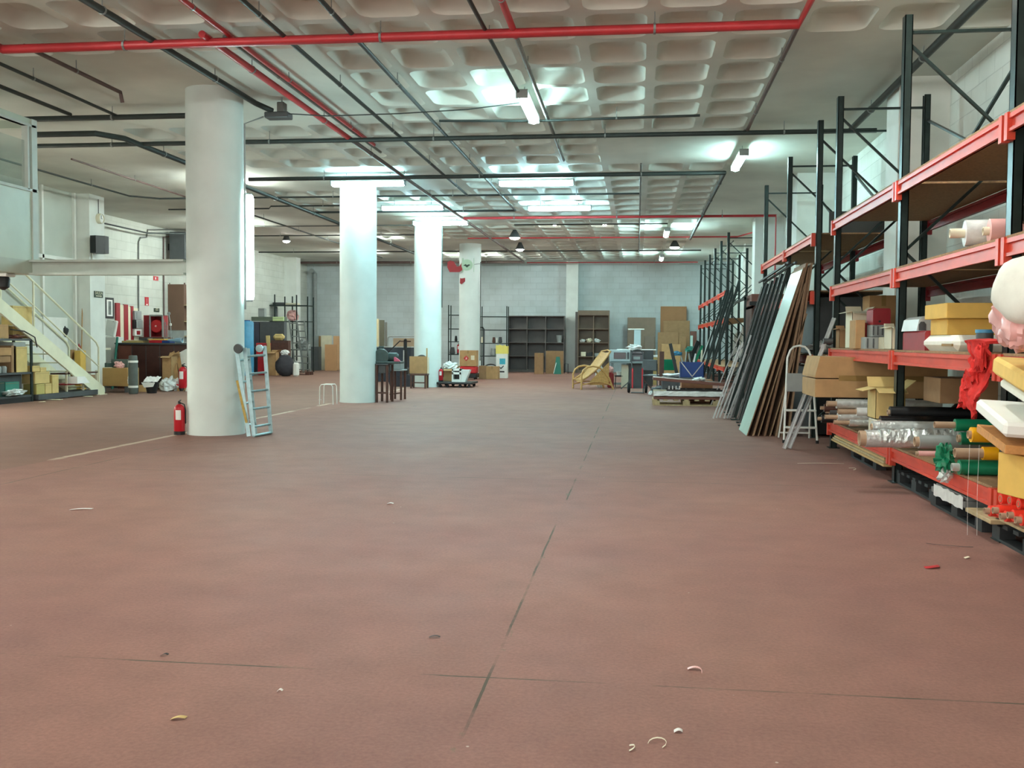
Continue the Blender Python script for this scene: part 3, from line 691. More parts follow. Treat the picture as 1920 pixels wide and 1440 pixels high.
MB().prism([(0, 0), (.2, 0), (.2, .16), (.09, .16), (0, .07)], .005, (2.42, 11.3, S1), (1, 0, 0), (0, 0, 1)).prism([(0, 0), (.2, 0), (.2, .16), (.09, .16), (0, .07)], .005, (2.42, 11.55, S1), (1, 0, 0), (0, 0, 1)).box(2.42, 2.62, 11.3, 11.55, S1, S1+.006).box(2.42, 2.426, 11.3, 11.55, S1, S1+.07).box(2.614, 2.62, 11.3, 11.55, S1, S1+.16).obj('bin_body', RED, tr)
MB().blob((2.52, 11.42, S1+.06), (.07, .09, .045), .3, 4, 3).obj('contents', CREAM, tr, True)
x0, x1, z0, z1 = fb(1604, 600, 1622, 655, 11.0); carton('narrow_box', 'narrow upright cream box between the red bin and the grey fixtures', 'box', x0, x1, 11.0, 11.3, S1, z1, CARD, False, False, 'boxes on the waist high shelf')
x0, x1, z0, z1 = fb(1622, 605, 1634, 632, 11.3); bbox('red_sheet', 'thin upright red panel just behind the narrow cream box', 'panel', x0, x1, 11.35, 11.6, S1, z1, RED)
def gear(px0, py0, px1, py1, Y, d_, label, m=GREY):
    x0, x1, z0, z1 = fb(px0, py0, px1, py1, Y)
    t = wthing('light_fitting', label, 'light fitting', ((x0+x1)/2, Y, z0), 'grey fittings on the waist high shelf')
    MB().box(x0, x1, Y, Y+d_, z0, z1, .008).obj('casing', m, t)
    n = 3; ww = (x1-x0)/n; r_ = MB()
    for i in range(n): MB().box(x0+ww*(i+.3), x0+ww*(i+.55), Y-.008, Y+.002, z0+.02, z1-.015, .003).obj('rib', GREY_D, t)
    return t
gear(1622, 632, 1655, 656, 10.8, .25, 'pale grey ribbed fitting on the shelf, lowest of the little stack')
gear(1634, 609, 1659, 632, 10.85, .22, 'grey ribbed fitting on top of the other, under the red box')
gear(1656, 632, 1671, 656, 10.6, .25, 'small pale fitting beside the post foot of the stack', CREAM)
x0, x1, z0, z1 = fb(1637, 578, 1666, 609, 10.85); lamp_housing('red metal box on top of the grey fittings, far side of the rack post', x0, x1+.02, 10.85, .3, z0, z1, RED_D, INK)
x0, x1, z0, z1 = fb(1672, 613, 1692, 656, 10.0); c_ = carton('open_box', 'small pale carton full of crumpled clear bags beside the rack post', 'box', x0, x1, 10.0, 10.3, S1, z1, CREAM, False, True, 'boxes on the waist high shelf')
x0, x1, z0, z1 = fb(1693, 618, 1704, 656, 9.9); carton('orange_box', 'small orange carton squeezed beside the big dark red box', 'box', x0, x1, 9.9, 10.2, S1, z1, mat('salmon_card', (222, 150, 104), .8, 0, .06), False, False, 'boxes on the waist high shelf')
x0, x1, z0, z1 = fb(1704, 621, 1731, 657, 9.3); lamp_housing('big dark red metal box on the waist high shelf, near side of the rack post', x0, x1+.02, 9.3-.5, .7, S1, z1, RED_D, INK)
t = wthing('plastic_housing', 'white and grey plastic housing with an arched opening on top of the dark red box', 'housing', (2.62, 9.1, 1.42), None)
x0, x1, z0, z1 = fb(1707, 592, 1736, 621, 9.2)
MB().prism([(x0, z0), (x1+.02, z0), (x1+.02, z1), (x0+.06, z1-.01), (x0+.02, z0+.1)], .5, (0, 9.5, 0), (1, 0, 0), (0, 0, 1)).obj('shell', mat('light_grey_plastic', (196, 202, 200), .35, 0, .06), t)
MB().at(((x0+x1)/2-.02, 8.995, z0+.005)).prism([(-.03, 0), (.03, 0), (.03, .05), (.015, .075), (-.015, .075), (-.03, .05)], .004, (0, 0, 0), (1, 0, 0), (0, 0, 1)).obj('arched_opening', GREY_D, t)
x0, x1, z0, z1 = fb(1765, 602, 1818, 632, 8.5)
carton('yellow_box', 'straw yellow carton under the wider yellow one', 'box', x0, x1+.45, 8.35, 8.8, 1.37, 1.50, YEL_CARD, False, False, 'yellow cartons on the white roll')
carton('yellow_box', 'wide yellow carton on top of its little stack near the red fleece', 'box', x0-.05, x1+.45, 8.2, 8.8, 1.502, 1.622, YEL_CARD, False, False, 'yellow cartons on the white roll')
t = wthing('foam_bolster', 'white foam pad with rounded edges under the two yellow cartons', 'foam pad', (2.85, 8.5, S1), None)
MB().box(2.42, 3.25, 8.0, 8.85, S1, 1.368, .05).obj('pad', FOAM, t); MB().box(2.418, 2.43, 8.04, 8.3, S1+.04, S1+.06).obj('tape', TAPE, t)
t = thing('plastic_tub', 'round tub with a blue lid beside the red fleece', 'tub', (2.52, 7.62, S1)); MB().lathe([(.055, 0), (.06, .13), (.058, .14)], 20).obj('body', GREY_D, t, True); MB().lathe([(.064, .14), (.064, .165), (.0, .166)], 20, False).obj('lid', BLUE_B, t, True)
# --- roll on the 2 m shelf
roll('fabric_roll', 'white wrapped roll with a thin core on the shelf above head height', (2.36, 7.62, 2.105), (3.3, 7.5, 2.105), .095, PLASTIC_W, CREAM, 'roll', 'rolls on the racking', .035, .1)
roll('fabric_roll', 'second pale roll beside the first on the shelf above head height, mostly hidden', (2.44, 7.35, 2.09), (3.3, 7.25, 2.09), .085, PINK, CREAM, 'roll', 'rolls on the racking', .03, .04)
MB().box(2.5, 3.35, 5.2, 6.0, 2.01, 2.6, .03).obj('x', CARD); 
o = bpy.data.objects['x']; o.name = 'large_box'; tag(o, 'large carton high in the nearest bay, hardly in view', 'box', 'boxes high on the racking')
# --- big carton lying open, goods below waist height, far bay
SD = S0
x0, x1, z0, z1 = fb(1527, 672, 1600, 745, 11.3)
big = wthing('carton', 'huge brown carton lying on its side with a slit open end, poking into the aisle', 'box', (2.5, 11.4, z0), None)
MB().box(x0, 3.35, 11.25, 12.1, z0, (z0+z1)/2-.012, .006).obj('lower_half', CARD, big); MB().prism([(0, 0), (3.35-x0, 0), (3.35-x0, (z1-z0)/2), (.05, (z1-z0)/2+.02), (0, .03)], .85, (x0, 12.1, (z0+z1)/2), (1, 0, 0), (0, 0, 1)).obj('upper_half', CARD, big)
MB().box(x0+.25, 3.3, 11.246, 11.25, (z0+z1)/2-.03, (z0+z1)/2+.03).obj('tape', TAPE, big)
rk = random.Random(4)
for k, (px, py, r_, m_, lb) in enumerate(((1568, 757, .05, FOIL, 'silver roll on top of the far bundle of rolls'), (1570, 782, .04, FOIL, 'thinner silver roll under the top one in the far bundle'), (1592, 792, .04, FOIL, 'lowest short silver roll of the far bundle'), (1605, 772, .05, PLASTIC_W, 'white wrapped roll in the middle of the far bundle'))):
    p = W(px, py, 10.9); roll('foil_roll', lb, (p.x, 10.9, p.z), (3.2, 10.95, p.z), r_, m_, TUBE_CARD, 'roll', 'silver rolls in the far bay', r_*.6, .1+.03*k)
for k, (px, py) in enumerate(((1545, 765), (1540, 785), (1555, 772))):
    p = W(px, py, 11.4); roll('dark_roll', ('brown roll end sticking out furthest', 'dark roll end under the brown one', 'dark roll end half behind the silver rolls')[k]+' behind the step ladder', (p.x, 11.4, p.z), (3.2, 11.4, p.z), .045, (WOOD_D, BLACK, GREY_D)[k], TUBE_CARD, 'roll', 'silver rolls in the far bay', .02, .04)
x0, x1, z0, z1 = fb(1625, 722, 1677, 782, 10.0)
carton('open_box', 'small open carton with splayed flaps among the silver rolls', 'box', x0+.02, x1+.03, 9.72, 10.05, z0, z1-.02, CARD_Y, False, True)
t = wthing('paper_bundle', 'small bundle of rolled card tied up under the open carton', 'card bundle', (x0+.1, 9.75, z0-.12)); MB().box(x0+.02, x0+.2, 9.65, 10.0, z0-.16, z0-.005, .01).obj('pack', CREAM, t); MB().at((x0+.25, 9.62, z0-.07), (PI/2, 0, .3)).lathe([(.035, -.02), (.045, 0), (.035, .02), (.03, 0)], 16, False).obj('paper_loop', CARD_Y, t, True)
carton('low_carton', 'brown carton deep in the rack behind the post', 'box', 2.62, 3.1, 9.0, 9.5, .78, 1.0, CARD_DARK, True, False)
# rolls, near bay: long axes across the aisle
def R(px, py, Y, r_, m_, lb, xe=3.35, nm='vinyl_roll', rc=None, ext=.1, core=None, dy=0, grp='rolls on the racking'):
    p = W(px, py, Y); return roll(nm, lb, (p.x, Y, p.z), (xe, Y+dy, p.z), r_, m_, core, 'roll', grp, rc or r_*.45, ext)
R(1668, 773, 9.35, .055, BLACK, 'long black roll lying on top of the others, upper of two', nm='black_roll', ext=.02)
R(1650, 792, 9.2, .06, mat('black_film', (16, 18, 20), .3, 0, .2), 'long black roll under the open carton, lower of two', nm='black_roll', ext=.02)
R(1635, 800, 9.1, .055, FOIL, 'long silver pipe-like roll just above the torn foil roll', nm='foil_roll', ext=.01, rc=.03)
t = R(1622, 822, 8.85, .075, FOIL, 'fat roll wrapped in torn crinkled silver foil with an open end', 2.75, 'foil_roll', .068, .05)
b = MB(); rr = random.Random(3)
for k in range(9):
    x = 2.08+.075*k; p = W(1622, 822, 8.85); a = []
    n = 14
    b.sheet(lambda u, v, x=x, p=p, k=k: (x+.09*u, 8.85+(.082+.02*noise.noise(Vector((x*9+u*3, v*6, k))))*math.cos(PI*(v*1.3-.2)), p.z+(.082+.025*noise.noise(Vector((x*8+u*4, v*7, 2+k))))*math.sin(PI*(v*1.3-.2))), 4, n, .002)
b.obj('crinkled_foil', FOIL, t, False)
R(1722, 828, 8.2, .055, mat('grey_vinyl', (160, 168, 166), .35, .2, .1), 'smooth grey roll carrying on from the torn foil roll', nm='grey_roll', ext=.03, rc=.04)
R(1790, 797, 8.0, .048, GREEN, 'green roll with a thick bare card core, upper left of the green rolls', ext=.15, rc=.026)
R(1800, 822, 7.95, .05, mat('dark_green_vinyl', (14, 112, 78), .35, 0, .1), 'green roll tucked under the upper green one', ext=.02, rc=.03)
R(1820, 815, 7.55, .055, YEL, 'yellow roll beside the green rolls, upper of two', ext=.02, rc=.03)
R(1842, 850, 7.45, .048, YEL, 'yellow roll on a long grey card core, lower of two', ext=.19, rc=.036)
R(1798, 876, 7.5, .055, GREEN, 'long green roll lying lowest, with a silver core end', ext=.05, rc=.03, core=FOIL)
R(1795, 850, 7.75, .04, TUBE_CARD, 'bare brown card tube between the green and yellow rolls', nm='card_tube', ext=.03, rc=.03)
R(1722, 850, 8.0, .02, PINK, 'thin pink tube poking out farthest below the foil rolls', 2.9, 'card_tube', .016, .02)
t = wthing('crumpled_sheet', 'crumpled bright green sheet bulging between the rolls', 'plastic sheet', W(1772, 880, 7.75)); p = W(1772, 860, 7.7)
MB().blob(p, (.06, .05, .1), .5, 3.2, 5, 0, 22, 14).obj('green_sheet', GREEN, t); MB().blob(W(1772, 890, 7.7), (.045, .04, .06), .5, 4, 8).obj('silver_tail', FOIL, t)
# red fleece hanging off the shelf
t = wthing('red_fleece', 'shaggy red fleece draped over the edge of the waist high shelf', 'cloth', (2.4, 7.0, .8))
def fleece(u, v):
    y = 6.98+.42*u; s = v*1.0
    if s < .25: x, z = 2.62-(s/.25)*.27, 1.33-.02*s
    else: x, z = 2.33-.03*math.sin(v*9), 1.32-(s-.25)*.72*(1-.35*abs(u-.4))
    n_ = noise.noise(Vector((u*5, v*7, 1)))*.05; return (x-abs(n_)+.06*math.sin(u*8+v*3)*.3, y+n_-.12*(v)*(u-.5), z+n_*.4)
MB().sheet(fleece, 26, 40, .02).obj('fleece', FAB_RED, t, True)
for k in range(4): MB().blob((2.31, 7.05+.1*k, 1.2-.09*k), (.035, .05, .09), .5, 4, 20+k).obj('tuft', FAB_RED, t, True)
# bay nearest the viewer: foam, boards, wrapped bundle
def slab(name, label, cat, c, size, rot, m, group=None, ch=.02, extra=None):
    t = thing(name, label, cat, c, 0, group, tilt=rot); sx, sy, sz = size
    MB().box(-sx/2, sx/2, -sy/2, sy/2, -sz/2, sz/2, ch).obj('body', m, t)
    if extra: MB().box(-sx/2-.002, sx/2+.002, -sy*.1, -sy*.1+.05, -sz/2-.002, sz/2+.002).obj('tape', extra, t)
    return t
def S(px, py, Y): return W(px, py, Y)
p = S(1925, 705, 6.1); slab('foam_slab', 'yellow foam slab drooping out of the nearest bay, upper slab', 'foam slab', (p.x+.12, 6.0, p.z+.0), (.5, .95, .11), (.09, .05, -.15), FOAM_Y, 'foam slabs in the nearest bay', .02, None)
p = S(1930, 742, 6.05); slab('foam_slab', 'thin white foam slab directly under the yellow slab', 'foam slab', (p.x+.17, 6.0, p.z+.0), (.5, .95, .05), (.09, .05, -.15), FOAM, 'foam slabs in the nearest bay', .012)
p = S(1905, 785, 6.1); slab('foam_slab', 'thick white foam slab sticking furthest into the aisle', 'foam slab', (p.x+.15, 6.15, p.z-.01), (.55, .9, .085), (.09, .05, -.15), mat('bright_foam', (244, 246, 240), .8, 0, .02), 'foam slabs in the nearest bay', .02)
p = S(1905, 815, 6.1); slab('wood_board', 'brown particle board under the white foam slab', 'board', (p.x+.2, 6.2, p.z-.05), (.6, .9, .05), (.05, .05, -.15), mat('orange_board', (204, 146, 84), .8, 0, .15, 30), None, .004)
x0, x1, z0, z1 = fb(1885, 850, 1935, 937, 6.0); carton('yellow_box', 'pale yellow carton on the lowest shelf of the nearest bay', 'box', x0+.02, x1+.2, 5.7, 6.1, z0+.03, z1, YEL_CARD, False, False, None, .25)
# big wrapped bundle
t = wthing('foam_bundle', 'big rounded white foam block in torn pinkish wrapping at the edge of the view', 'foam bundle', S(1925, 660, 5.9))
c = S(1935, 545, 5.75)
b = MB().blob((c.x+.07, 5.75, c.z-.0), (.25, .32, .235), .07, 1.6, 2, 0, 28, 18); b.obj('foam_block', FOAM, t, True)
c2 = S(1912, 590, 5.9); MB().blob((c2.x+.08, 5.95, c2.z), (.2, .2, .22), .16, 3.5, 11, 0, 26, 18).obj('pink_wrapping', PINK, t, True)
MB().blob((S(1895, 625, 5.85).x+.03, 5.8, S(1895, 618, 5.85).z), (.09, .12, .11), .2, 4, 12, 0, 20, 14).obj('torn_wrapping', PINK, t, True)
# red rolls low down with card cores
for k, (px, py) in enumerate(((1855, 958), (1871, 957), (1885, 968), (1899, 966), (1914, 975), (1876, 935), (1893, 938), (1910, 945))):
    p = W(px, py, 6.25-.1*k+(.55 if k > 4 else 0)); y = p.y
    lb = ('bright red roll with a large card end, farthest of the front row', 'red roll with a round card end, second from the farthest in the front row', 'red roll with a round card end, middle of the front row', 'red roll with a round card end, next to nearest in the front row', 'red roll at the near end of the front row', 'bare red roll on top of the pile, farthest', 'bare red roll on top of the pile, middle', 'bare red roll on top of the pile, nearest')[k]
    roll('red_roll', lb, (p.x, y, p.z), (p.x+.9, y+.05, p.z), .033, ORANGE, TUBE_CARD, 'roll', 'small red rolls by the pallets', .02, .03 if k < 5 else .004)
MB().box(2.27, 3.3, 5.0, 6.5, .195, .212).obj('board_low', WOOD_P); o = bpy.data.objects['board_low']; o.name = 'plank'; tag(o, 'flat pale board under the small red rolls', 'board')
# pallets
def pallet(label, c, rz, m, w=1.2, d=.8, n=7, group='pallets under the racking', name='pallet'):
    t = thing(name, label, 'pallet', c, rz, group)
    for s in (-1, 0, 1):
        MB().box(-w/2, w/2, s*(d/2-.05)-.05, s*(d/2-.05)+.05, 0, .02).obj('bottom_board', m, t)
        for u in (-1, 0, 1): MB().box(u*(w/2-.07)-.07, u*(w/2-.07)+.07, s*(d/2-.05)-.05, s*(d/2-.05)+.05, .02, .10).obj('block', m, t)
    for i in range(n):
        x = -w/2+(w-.09)*i/(n-1); MB().box(x, x+.09, -d/2, d/2, .10, .125).obj('top_slat', m, t)
    return t
PB = mat('black_pallet_plastic', (40, 44, 46), .6, 0, .25, 8)
pl = pallet('black plastic pallet under the racking beside the black rack post', (2.82, 9.0, 0), PI/2, PB)
dup(pl, (2.78, 7.75, 0), PI/2, 'black plastic pallet in the middle of three under the racking')
dup(pl, (2.78, 6.35, 0), PI/2, 'black plastic pallet nearest the viewer under the red rolls')
dup(pl, (2.85, 11.1, 0), PI/2, 'black pallet under the stack of old planks')
t = wthing('glass_sheets', 'grey plastic-wrapped sheets lying on the middle pallet', 'sheets', (2.5, 7.7, .126)); MB().box(2.34, 3.2, 7.4, 8.2, .126, .17, .004).box(2.36, 3.2, 7.42, 8.15, .171, .2, .004).obj('sheets', mat('grey_film', (120, 124, 122), .35, 0, .15, 9, .3), t); MB().sheet(lambda u, v: (2.335, 7.42+.7*u, .2-.09*v+.02*noise.noise(Vector((u*7, v*4, 0)))), 12, 5, .002).obj('film', PLASTIC_W, t)
MB().box(2.3, 3.1, 6.75, 7.25, .126, .155, .004).obj('bd', WOOD_P); o = bpy.data.objects['bd']; o.name = 'plank'; tag(o, 'short weathered board on the pallets beside the hanging threads', 'board')
for k in range(4):
    t = MB().box(2.34+.01*k, 3.2, 9.75+.03*k, 12.3-.04*k, .127+.024*k, .149+.024*k, .002).obj('plank', WOOD_P if k % 2 else WOOD_O); tag(t, ('lowest', 'second', 'third', 'topmost')[k]+' old plank in the stack under the far bay beam', 'plank', 'old planks under the racking')
for k, (y0, px) in enumerate(((7.3, 1817), (7.25, 1835))):
    p = W(px, 880, 7.0); MB().tube([(p.x, 7.0, .62), (p.x-.005, 7.0, .3), (p.x+.004, 7.01, .004)], .0012, 5).obj('thread', PLASTIC_W); o = bpy.data.objects[-1] if False else [q for q in bpy.data.objects if q.name.startswith('thread')][-1]; tag(o, ('left', 'right')[k]+' one of two thin threads hanging from the rolls to the floor', 'thread', 'threads hanging from the rolls')
# tall deep back-of-shelf things seen through the lower near bay
bbox('grey_sheet', 'grey sheet standing deep in the rack behind the black rolls', 'sheet', 3.30, 3.36, 7.6, 9.2, .36, 1.08, GREY_D, .003)
bbox('pale_pipe_bundle', 'two pale upright strips deep in the rack behind the black rolls', 'strip', 3.2, 3.26, 8.6, 8.75, .36, 1.08, GREY, .003)
t = wthing('clear_bag_tray', 'tray of clear plastic bags on the shelf behind the step ladder', 'tray', (2.7, 14.6, 1.14)); MB().box(2.42, 2.95, 14.4, 15.0, 1.142, 1.16, .004).obj('tray', GREY_D, t); MB().blob((2.65, 14.65, 1.24), (.2, .22, .09), .35, 4, 31).obj('bags', PLASTIC_W, t)
bbox('dark_cabinet', 'dark cabinet standing in the second run behind the leaning panels', 'cabinet', 2.55, 3.3, 14.5, 16.5, 1.142, 1.95, GREY_D, .01)
bbox('dark_crate', 'dark crate low in the second run behind the step ladder', 'crate', 2.5, 3.3, 14.2, 16.5, .02, .95, BLACK, .01)
bbox('dark_board', 'large dark sheet standing on the top shelf of the second run', 'board', 2.6, 3.4, 14.12, 14.15, 2.802, 3.1, mat('dark_sheet', (64, 66, 64), .6, 0, .1), .002)
# ------------------------------------------------------------------ leaning panels, bars and ladder by the racking
ORD = ['first', 'second', 'third', 'fourth', 'fifth', 'sixth', 'seventh', 'eighth', 'ninth', 'tenth', 'eleventh', 'twelfth']
PAN = mat('pale_green_laminate', (176, 206, 196), .25, 0, .04, 3)
EDGE = mat('raw_board_edge', (148, 122, 96), .8, 0, .2, 30)
EDGE2 = mat('brown_board', (122, 92, 68), .75, 0, .2, 20)
def lean(name, label, cat, bx, tx, y0, y1, tz, th, m, group=None, z0=0.0, face=None):
    t = wthing(name, label, cat, (bx, (y0+y1)/2, z0), group)
    L_ = Vector((tx-bx, 0, tz-z0)); n_ = Vector((L_.z, 0, -L_.x)).normalized()*th
    a = Vector((bx, y0, z0+.001)); 
    q = [a, a+L_, a+L_+n_, Vector((bx+abs(n_.x), y0, z0+.001))]
    q2 = [v+Vector((0, y1-y0, 0)) for v in q]
    MB().add(q+q2, [(0, 3, 2, 1), (4, 5, 6, 7), (0, 1, 5, 4), (1, 2, 6, 5), (2, 3, 7, 6), (3, 0, 4, 7)]).obj('board', m, t)
    if face: 
        q = [v-n_*.03 for v in (a, a+L_)]; q = [q[0], q[1], a+L_, a]; q2 = [v+Vector((0, y1-y0, 0)) for v in q]
        MB().add(q+q2, [(0, 3, 2, 1), (4, 5, 6, 7), (0, 1, 5, 4), (1, 2, 6, 5), (2, 3, 7, 6), (3, 0, 4, 7)]).obj('laminate_face', face, t)
    return t
for k in range(8):
    bx = 1.53+.078*k; tx = 2.24+.016*k
    lean('panel', ('pale green laminated panel, front of the leaning stack' if k == 0 else ORD[k]+' panel from the front in the leaning stack, brown edge in view'), 'panel', bx, tx-.0, 14.02+.012*(k % 3), 15.06+.02*(k % 3), 2.30+.03*(k % 4)-.25*(k == 2)-.6*(k == 4), .016+.012*(k % 2), EDGE if k % 3 else EDGE2, 'panels leaning on the second rack', face=PAN if k == 0 else None)
# black rack posts leaning behind
for k in range(6):
    y = 15.7+.58*k; bx = 1.64+.03*(k % 2)
    t = wthing('rack_post', ORD[k]+' black rack post from the front in the leaning row behind the pale green panel', 'rack post', (bx, y, 0), 'black rack posts leaning on the second rack')
    a = Vector((bx, y, .04)); b_ = Vector((2.31, y+.1, 2.42-.02*k)); MB().bar(a, b_, .05, .035, (0, 1, 0)).obj('post', STEEL_BLACK, t)
    MB().bar(a+Vector((-.04, 0, 0)), b_+Vector((-.04, 0, 0)), .012, .02, (0, 1, 0)).obj('slot_flange', GREY_D, t)
    MB().box(bx-.06, bx+.06, y-.05, y+.05, 0, .02).obj('foot_plate', STEEL_BLACK, t)
t = wthing('cross_bar', 'bundle of black cross bars resting over the tops of the leaning posts', 'bar', (2.3, 16.2, 2.44))
for k in range(4): MB().bar((2.2+.05*k, 15.3, 2.47+.03*(k % 2)), (2.22+.05*k, 18.7, 2.4+.03*(k % 2)), .03, .03).obj('bar', BLACK, t)
for k in range(9):
    y = 21.8+.45*k; bx = 1.42+.03*(k % 4)
    tz = 2.62-.06*((k*5) % 4)
    t = wthing('rack_post', ORD[k]+' thin black bar from the front in the far leaning row beyond the pallet', 'bar', (bx, y, 0), 'thin black bars leaning beyond the pallet')
    MB().bar((bx, y, .03), (2.18+.03*(k % 3), y+.15, tz), .045, .03, (0, 1, 0)).obj('bar', STEEL_BLACK, t)
t = wthing('support_rail', 'black rail the far leaning bars rest on', 'rail', (2.22, 23.5, 0)); MB().box(2.26, 2.30, 21.6, 25.8, 2.2, 2.26).box(2.26, 2.30, 21.6, 21.64, 0, 2.3).box(2.26, 2.3, 25.7, 25.74, 0, 2.3).obj('rail', STEEL_BLACK, t)
# grey metal rails in front
for k in range(7):
    y = 17.0+.1*(k % 3); bx = 1.30+.06*k
    a = Vector((bx, y, .0)); tz = (1.25, 1.3, 1.1, 1.42, 1.2, 1.35, 1.0)[k]
    t = wthing('metal_rail', ORD[k]+' grey perforated rail from the aisle in the bunch before the pale green panel', 'rail', (bx, y, 0), 'grey rails leaning by the black posts')
    b_ = Vector((bx+.42, y, tz)); MB().bar(a+Vector((0, 0, .012)), b_, .022, .05, (0, 1, 0)).obj('rail', ALU, t)
    for u in (.15, .4, .65, .88): c = a.lerp(b_, u)+Vector((-.012, -.01, .003)); MB().bar(c, c+(b_-a).normalized()*.035, .02, .006, (0, 1, 0)).obj('slot', GREY_D, t)
tag(MB().box(1.9, 2.3, 16.2, 16.9, .01, .5, .05).obj('dark_sack', BLACK), 'dark bundle on the floor under the leaning black posts', 'bundle')
t = lean('wood_trim', 'thin pale stick leaning between the far bars and the pallet', 'stick', 1.5, 2.1, 20.5, 20.53, 1.55, .02, ALU, None)
p = W(1297, 625, 27.0); MB().bar((1.45, 26.6, .0), (2.38, 27.1, 2.7), .02, .02).obj('white_stick', WHITE); tag([o for o in bpy.data.objects if o.name.startswith('white_stick')][-1], 'long thin white stick leaning on the far racking', 'stick')
# aluminium profiles near the ladder
for k, (a, b_) in enumerate((((1.80, 12.36, 0), (2.37, 12.42, 1.60)), ((1.87, 12.42, 0), (2.32, 12.5, 1.14)))):
    t = wthing('aluminium_profile', ('long', 'short')[k]+'er of two aluminium profiles leaning against the rack before the step ladder', 'profile', a, 'aluminium profiles')
    a = Vector(a)+Vector((0, 0, .01)); b_ = Vector(b_); MB().bar(a, b_, .05, .008, (0, 1, 0)).bar(a+Vector((.01, .025, 0)), b_+Vector((.01, .025, 0)), .008, .03, (0, 1, 0)).bar(a+Vector((.01, -.025, 0)), b_+Vector((.01, -.025, 0)), .008, .03, (0, 1, 0)).obj('channel', ALU, t)
    if k == 0: MB().tube([b_+Vector((-.13, -.04, -.28)), b_+Vector((-.02, -.04, -.28))], .035, 14).obj('roller', GREY_D, t, True)
# step ladder
t = wthing('step_ladder', 'small white step ladder with a hoop handle standing by the leaning panels', 'step ladder', (2.1, 13.3, 0))
HW = .19; xc = 2.12; y0 = 13.15
def lp(s, h): return (xc+s*(HW+.02-.05*h), y0+.24*h/1.25, h)
MB().tube([lp(-1, .02), lp(-1, 1.1), (xc-.115, y0+.235, 1.2), (xc-.07, y0+.245, 1.245), (xc, y0+.25, 1.26), (xc+.07, y0+.245, 1.245), (xc+.115, y0+.235, 1.2), lp(1, 1.1), lp(1, .02)], .014, 8).obj('front_frame', WHITE, t, True)
for s in (-1, 1): MB().tube([(xc+s*.2, y0+.55, .02), (xc+s*.15, y0+.2, .78)], .012, 8).obj('rear_leg', WHITE, t, True)
for z in (.2, .42): MB().box(xc-.2, xc+.2, y0+.24*z/1.25-.04, y0+.24*z/1.25+.05, z-.012, z+.012, .005).obj('step', WHITE, t)
MB().box(xc-.17, xc+.17, y0+.13, y0+.15, .66, .9, .006).obj('folded_platform', GREY, t); MB().box(xc-.2, xc+.2, y0+.5, y0+.52, .08, .1).obj('rear_stretcher', WHITE, t)
for s in (-1, 1): MB().at(lp(s, 0)).lathe([(.02, 0), (.02, .04)], 10).obj('rubber_foot', RUBBER, t)
t = thing('small_bucket', 'small blue bucket with a yellow sponge hanging on the step ladder', 'bucket', (xc+.1, y0+.05, .66)); MB().lathe([(.045, 0), (.065, .11), (.075, .11), (.068, .1), (.04, .01)], 18, True).obj('pail', BLUE, t, True); MB().box(-.04, .03, -.03, .03, .08, .15, .02).obj('sponge', mat('sponge_yellow', (220, 210, 60), .9, 0, .1), t); MB().tube([(0, 0, .1), (0, .07, .16)], .005).obj('hook', GALV, t)

# ------------------------------------------------------------------ pallet stack in the aisle
pw = pallet('pale wooden pallet on the floor carrying the pile of brown boards', (1.02, 20.85, 0), 0, WOOD_P, 1.35, .9, 7, None)
def fslab(name, label, x0, x1, y0, y1, z0, z1, m, cat='board', group='boards piled on the wooden pallet', rot=0):
    t = thing(name, label, cat, ((x0+x1)/2, (y0+y1)/2, z0), 0, group, tilt=(0, rot, 0)); w_, d_ = x1-x0, y1-y0
    MB().box(-w_/2, w_/2, -d_/2, d_/2, 0, z1-z0, .004).obj('panel', m, t); return t
fslab('laminate_board', 'lowest red-brown board in the pile on the wooden pallet', .36, 1.75, 20.42, 21.2, .127, .175, WOOD_R)
fslab('laminate_board', 'second red-brown board in the pile, just under the plastic wrapped one', .38, 1.75, 20.45, 21.2, .176, .205, WOOD_D)
t = fslab('wrapped_board', 'board wrapped in pale plastic film in the middle of the pile', .36, 1.75, 20.42, 21.2, .206, .29, WOOD_P, 'wrapped board'); MB().sheet(lambda u, v: (-.7+1.4*u, -.398-.01*noise.noise(Vector((u*14, v*5, 0))), -.01+.1*v+.006*noise.noise(Vector((u*9, v*3, 4)))), 30, 5).obj('plastic_film', PLASTIC_W, t)
t = wthing('slatted_base', 'flat black metal frame between the wrapped board and the top board', 'frame', (1.1, 20.8, .291)); MB().box(.62, 1.75, 20.45, 20.5, .292, .33).box(.62, 1.75, 21.1, 21.15, .292, .33).obj('side_rail', BLACK, t)
for k in range(6): MB().box(.66+.18*k, .70+.18*k, 20.5, 21.1, .292, .32).obj('rung', GREY_D, t)
for k in range(4): MB().box(.66+.07*k, .68+.07*k, 20.44, 20.46, .33, .40).obj('upright_strip', ALU, t)
fslab('laminate_board', 'topmost red-brown board tilting down towards the racking', .34, 1.82, 20.4, 21.1, .46, .52, WOOD_R, rot=.075)
fslab('plywood_piece', 'short plywood board lying behind the tilted top board', .95, 1.6, 21.2, 21.75, .0, .5, mat('ginger_plywood', (160, 108, 74), .6, 0, .12, 8))
tag(MB().blob((1.28, 20.7, .53), (.11, .1, .04), .5, 4, 3, .2).obj('crumpled_film', PLASTIC_W), 'crumpled clear film lying on the tilted top board', 'plastic film')
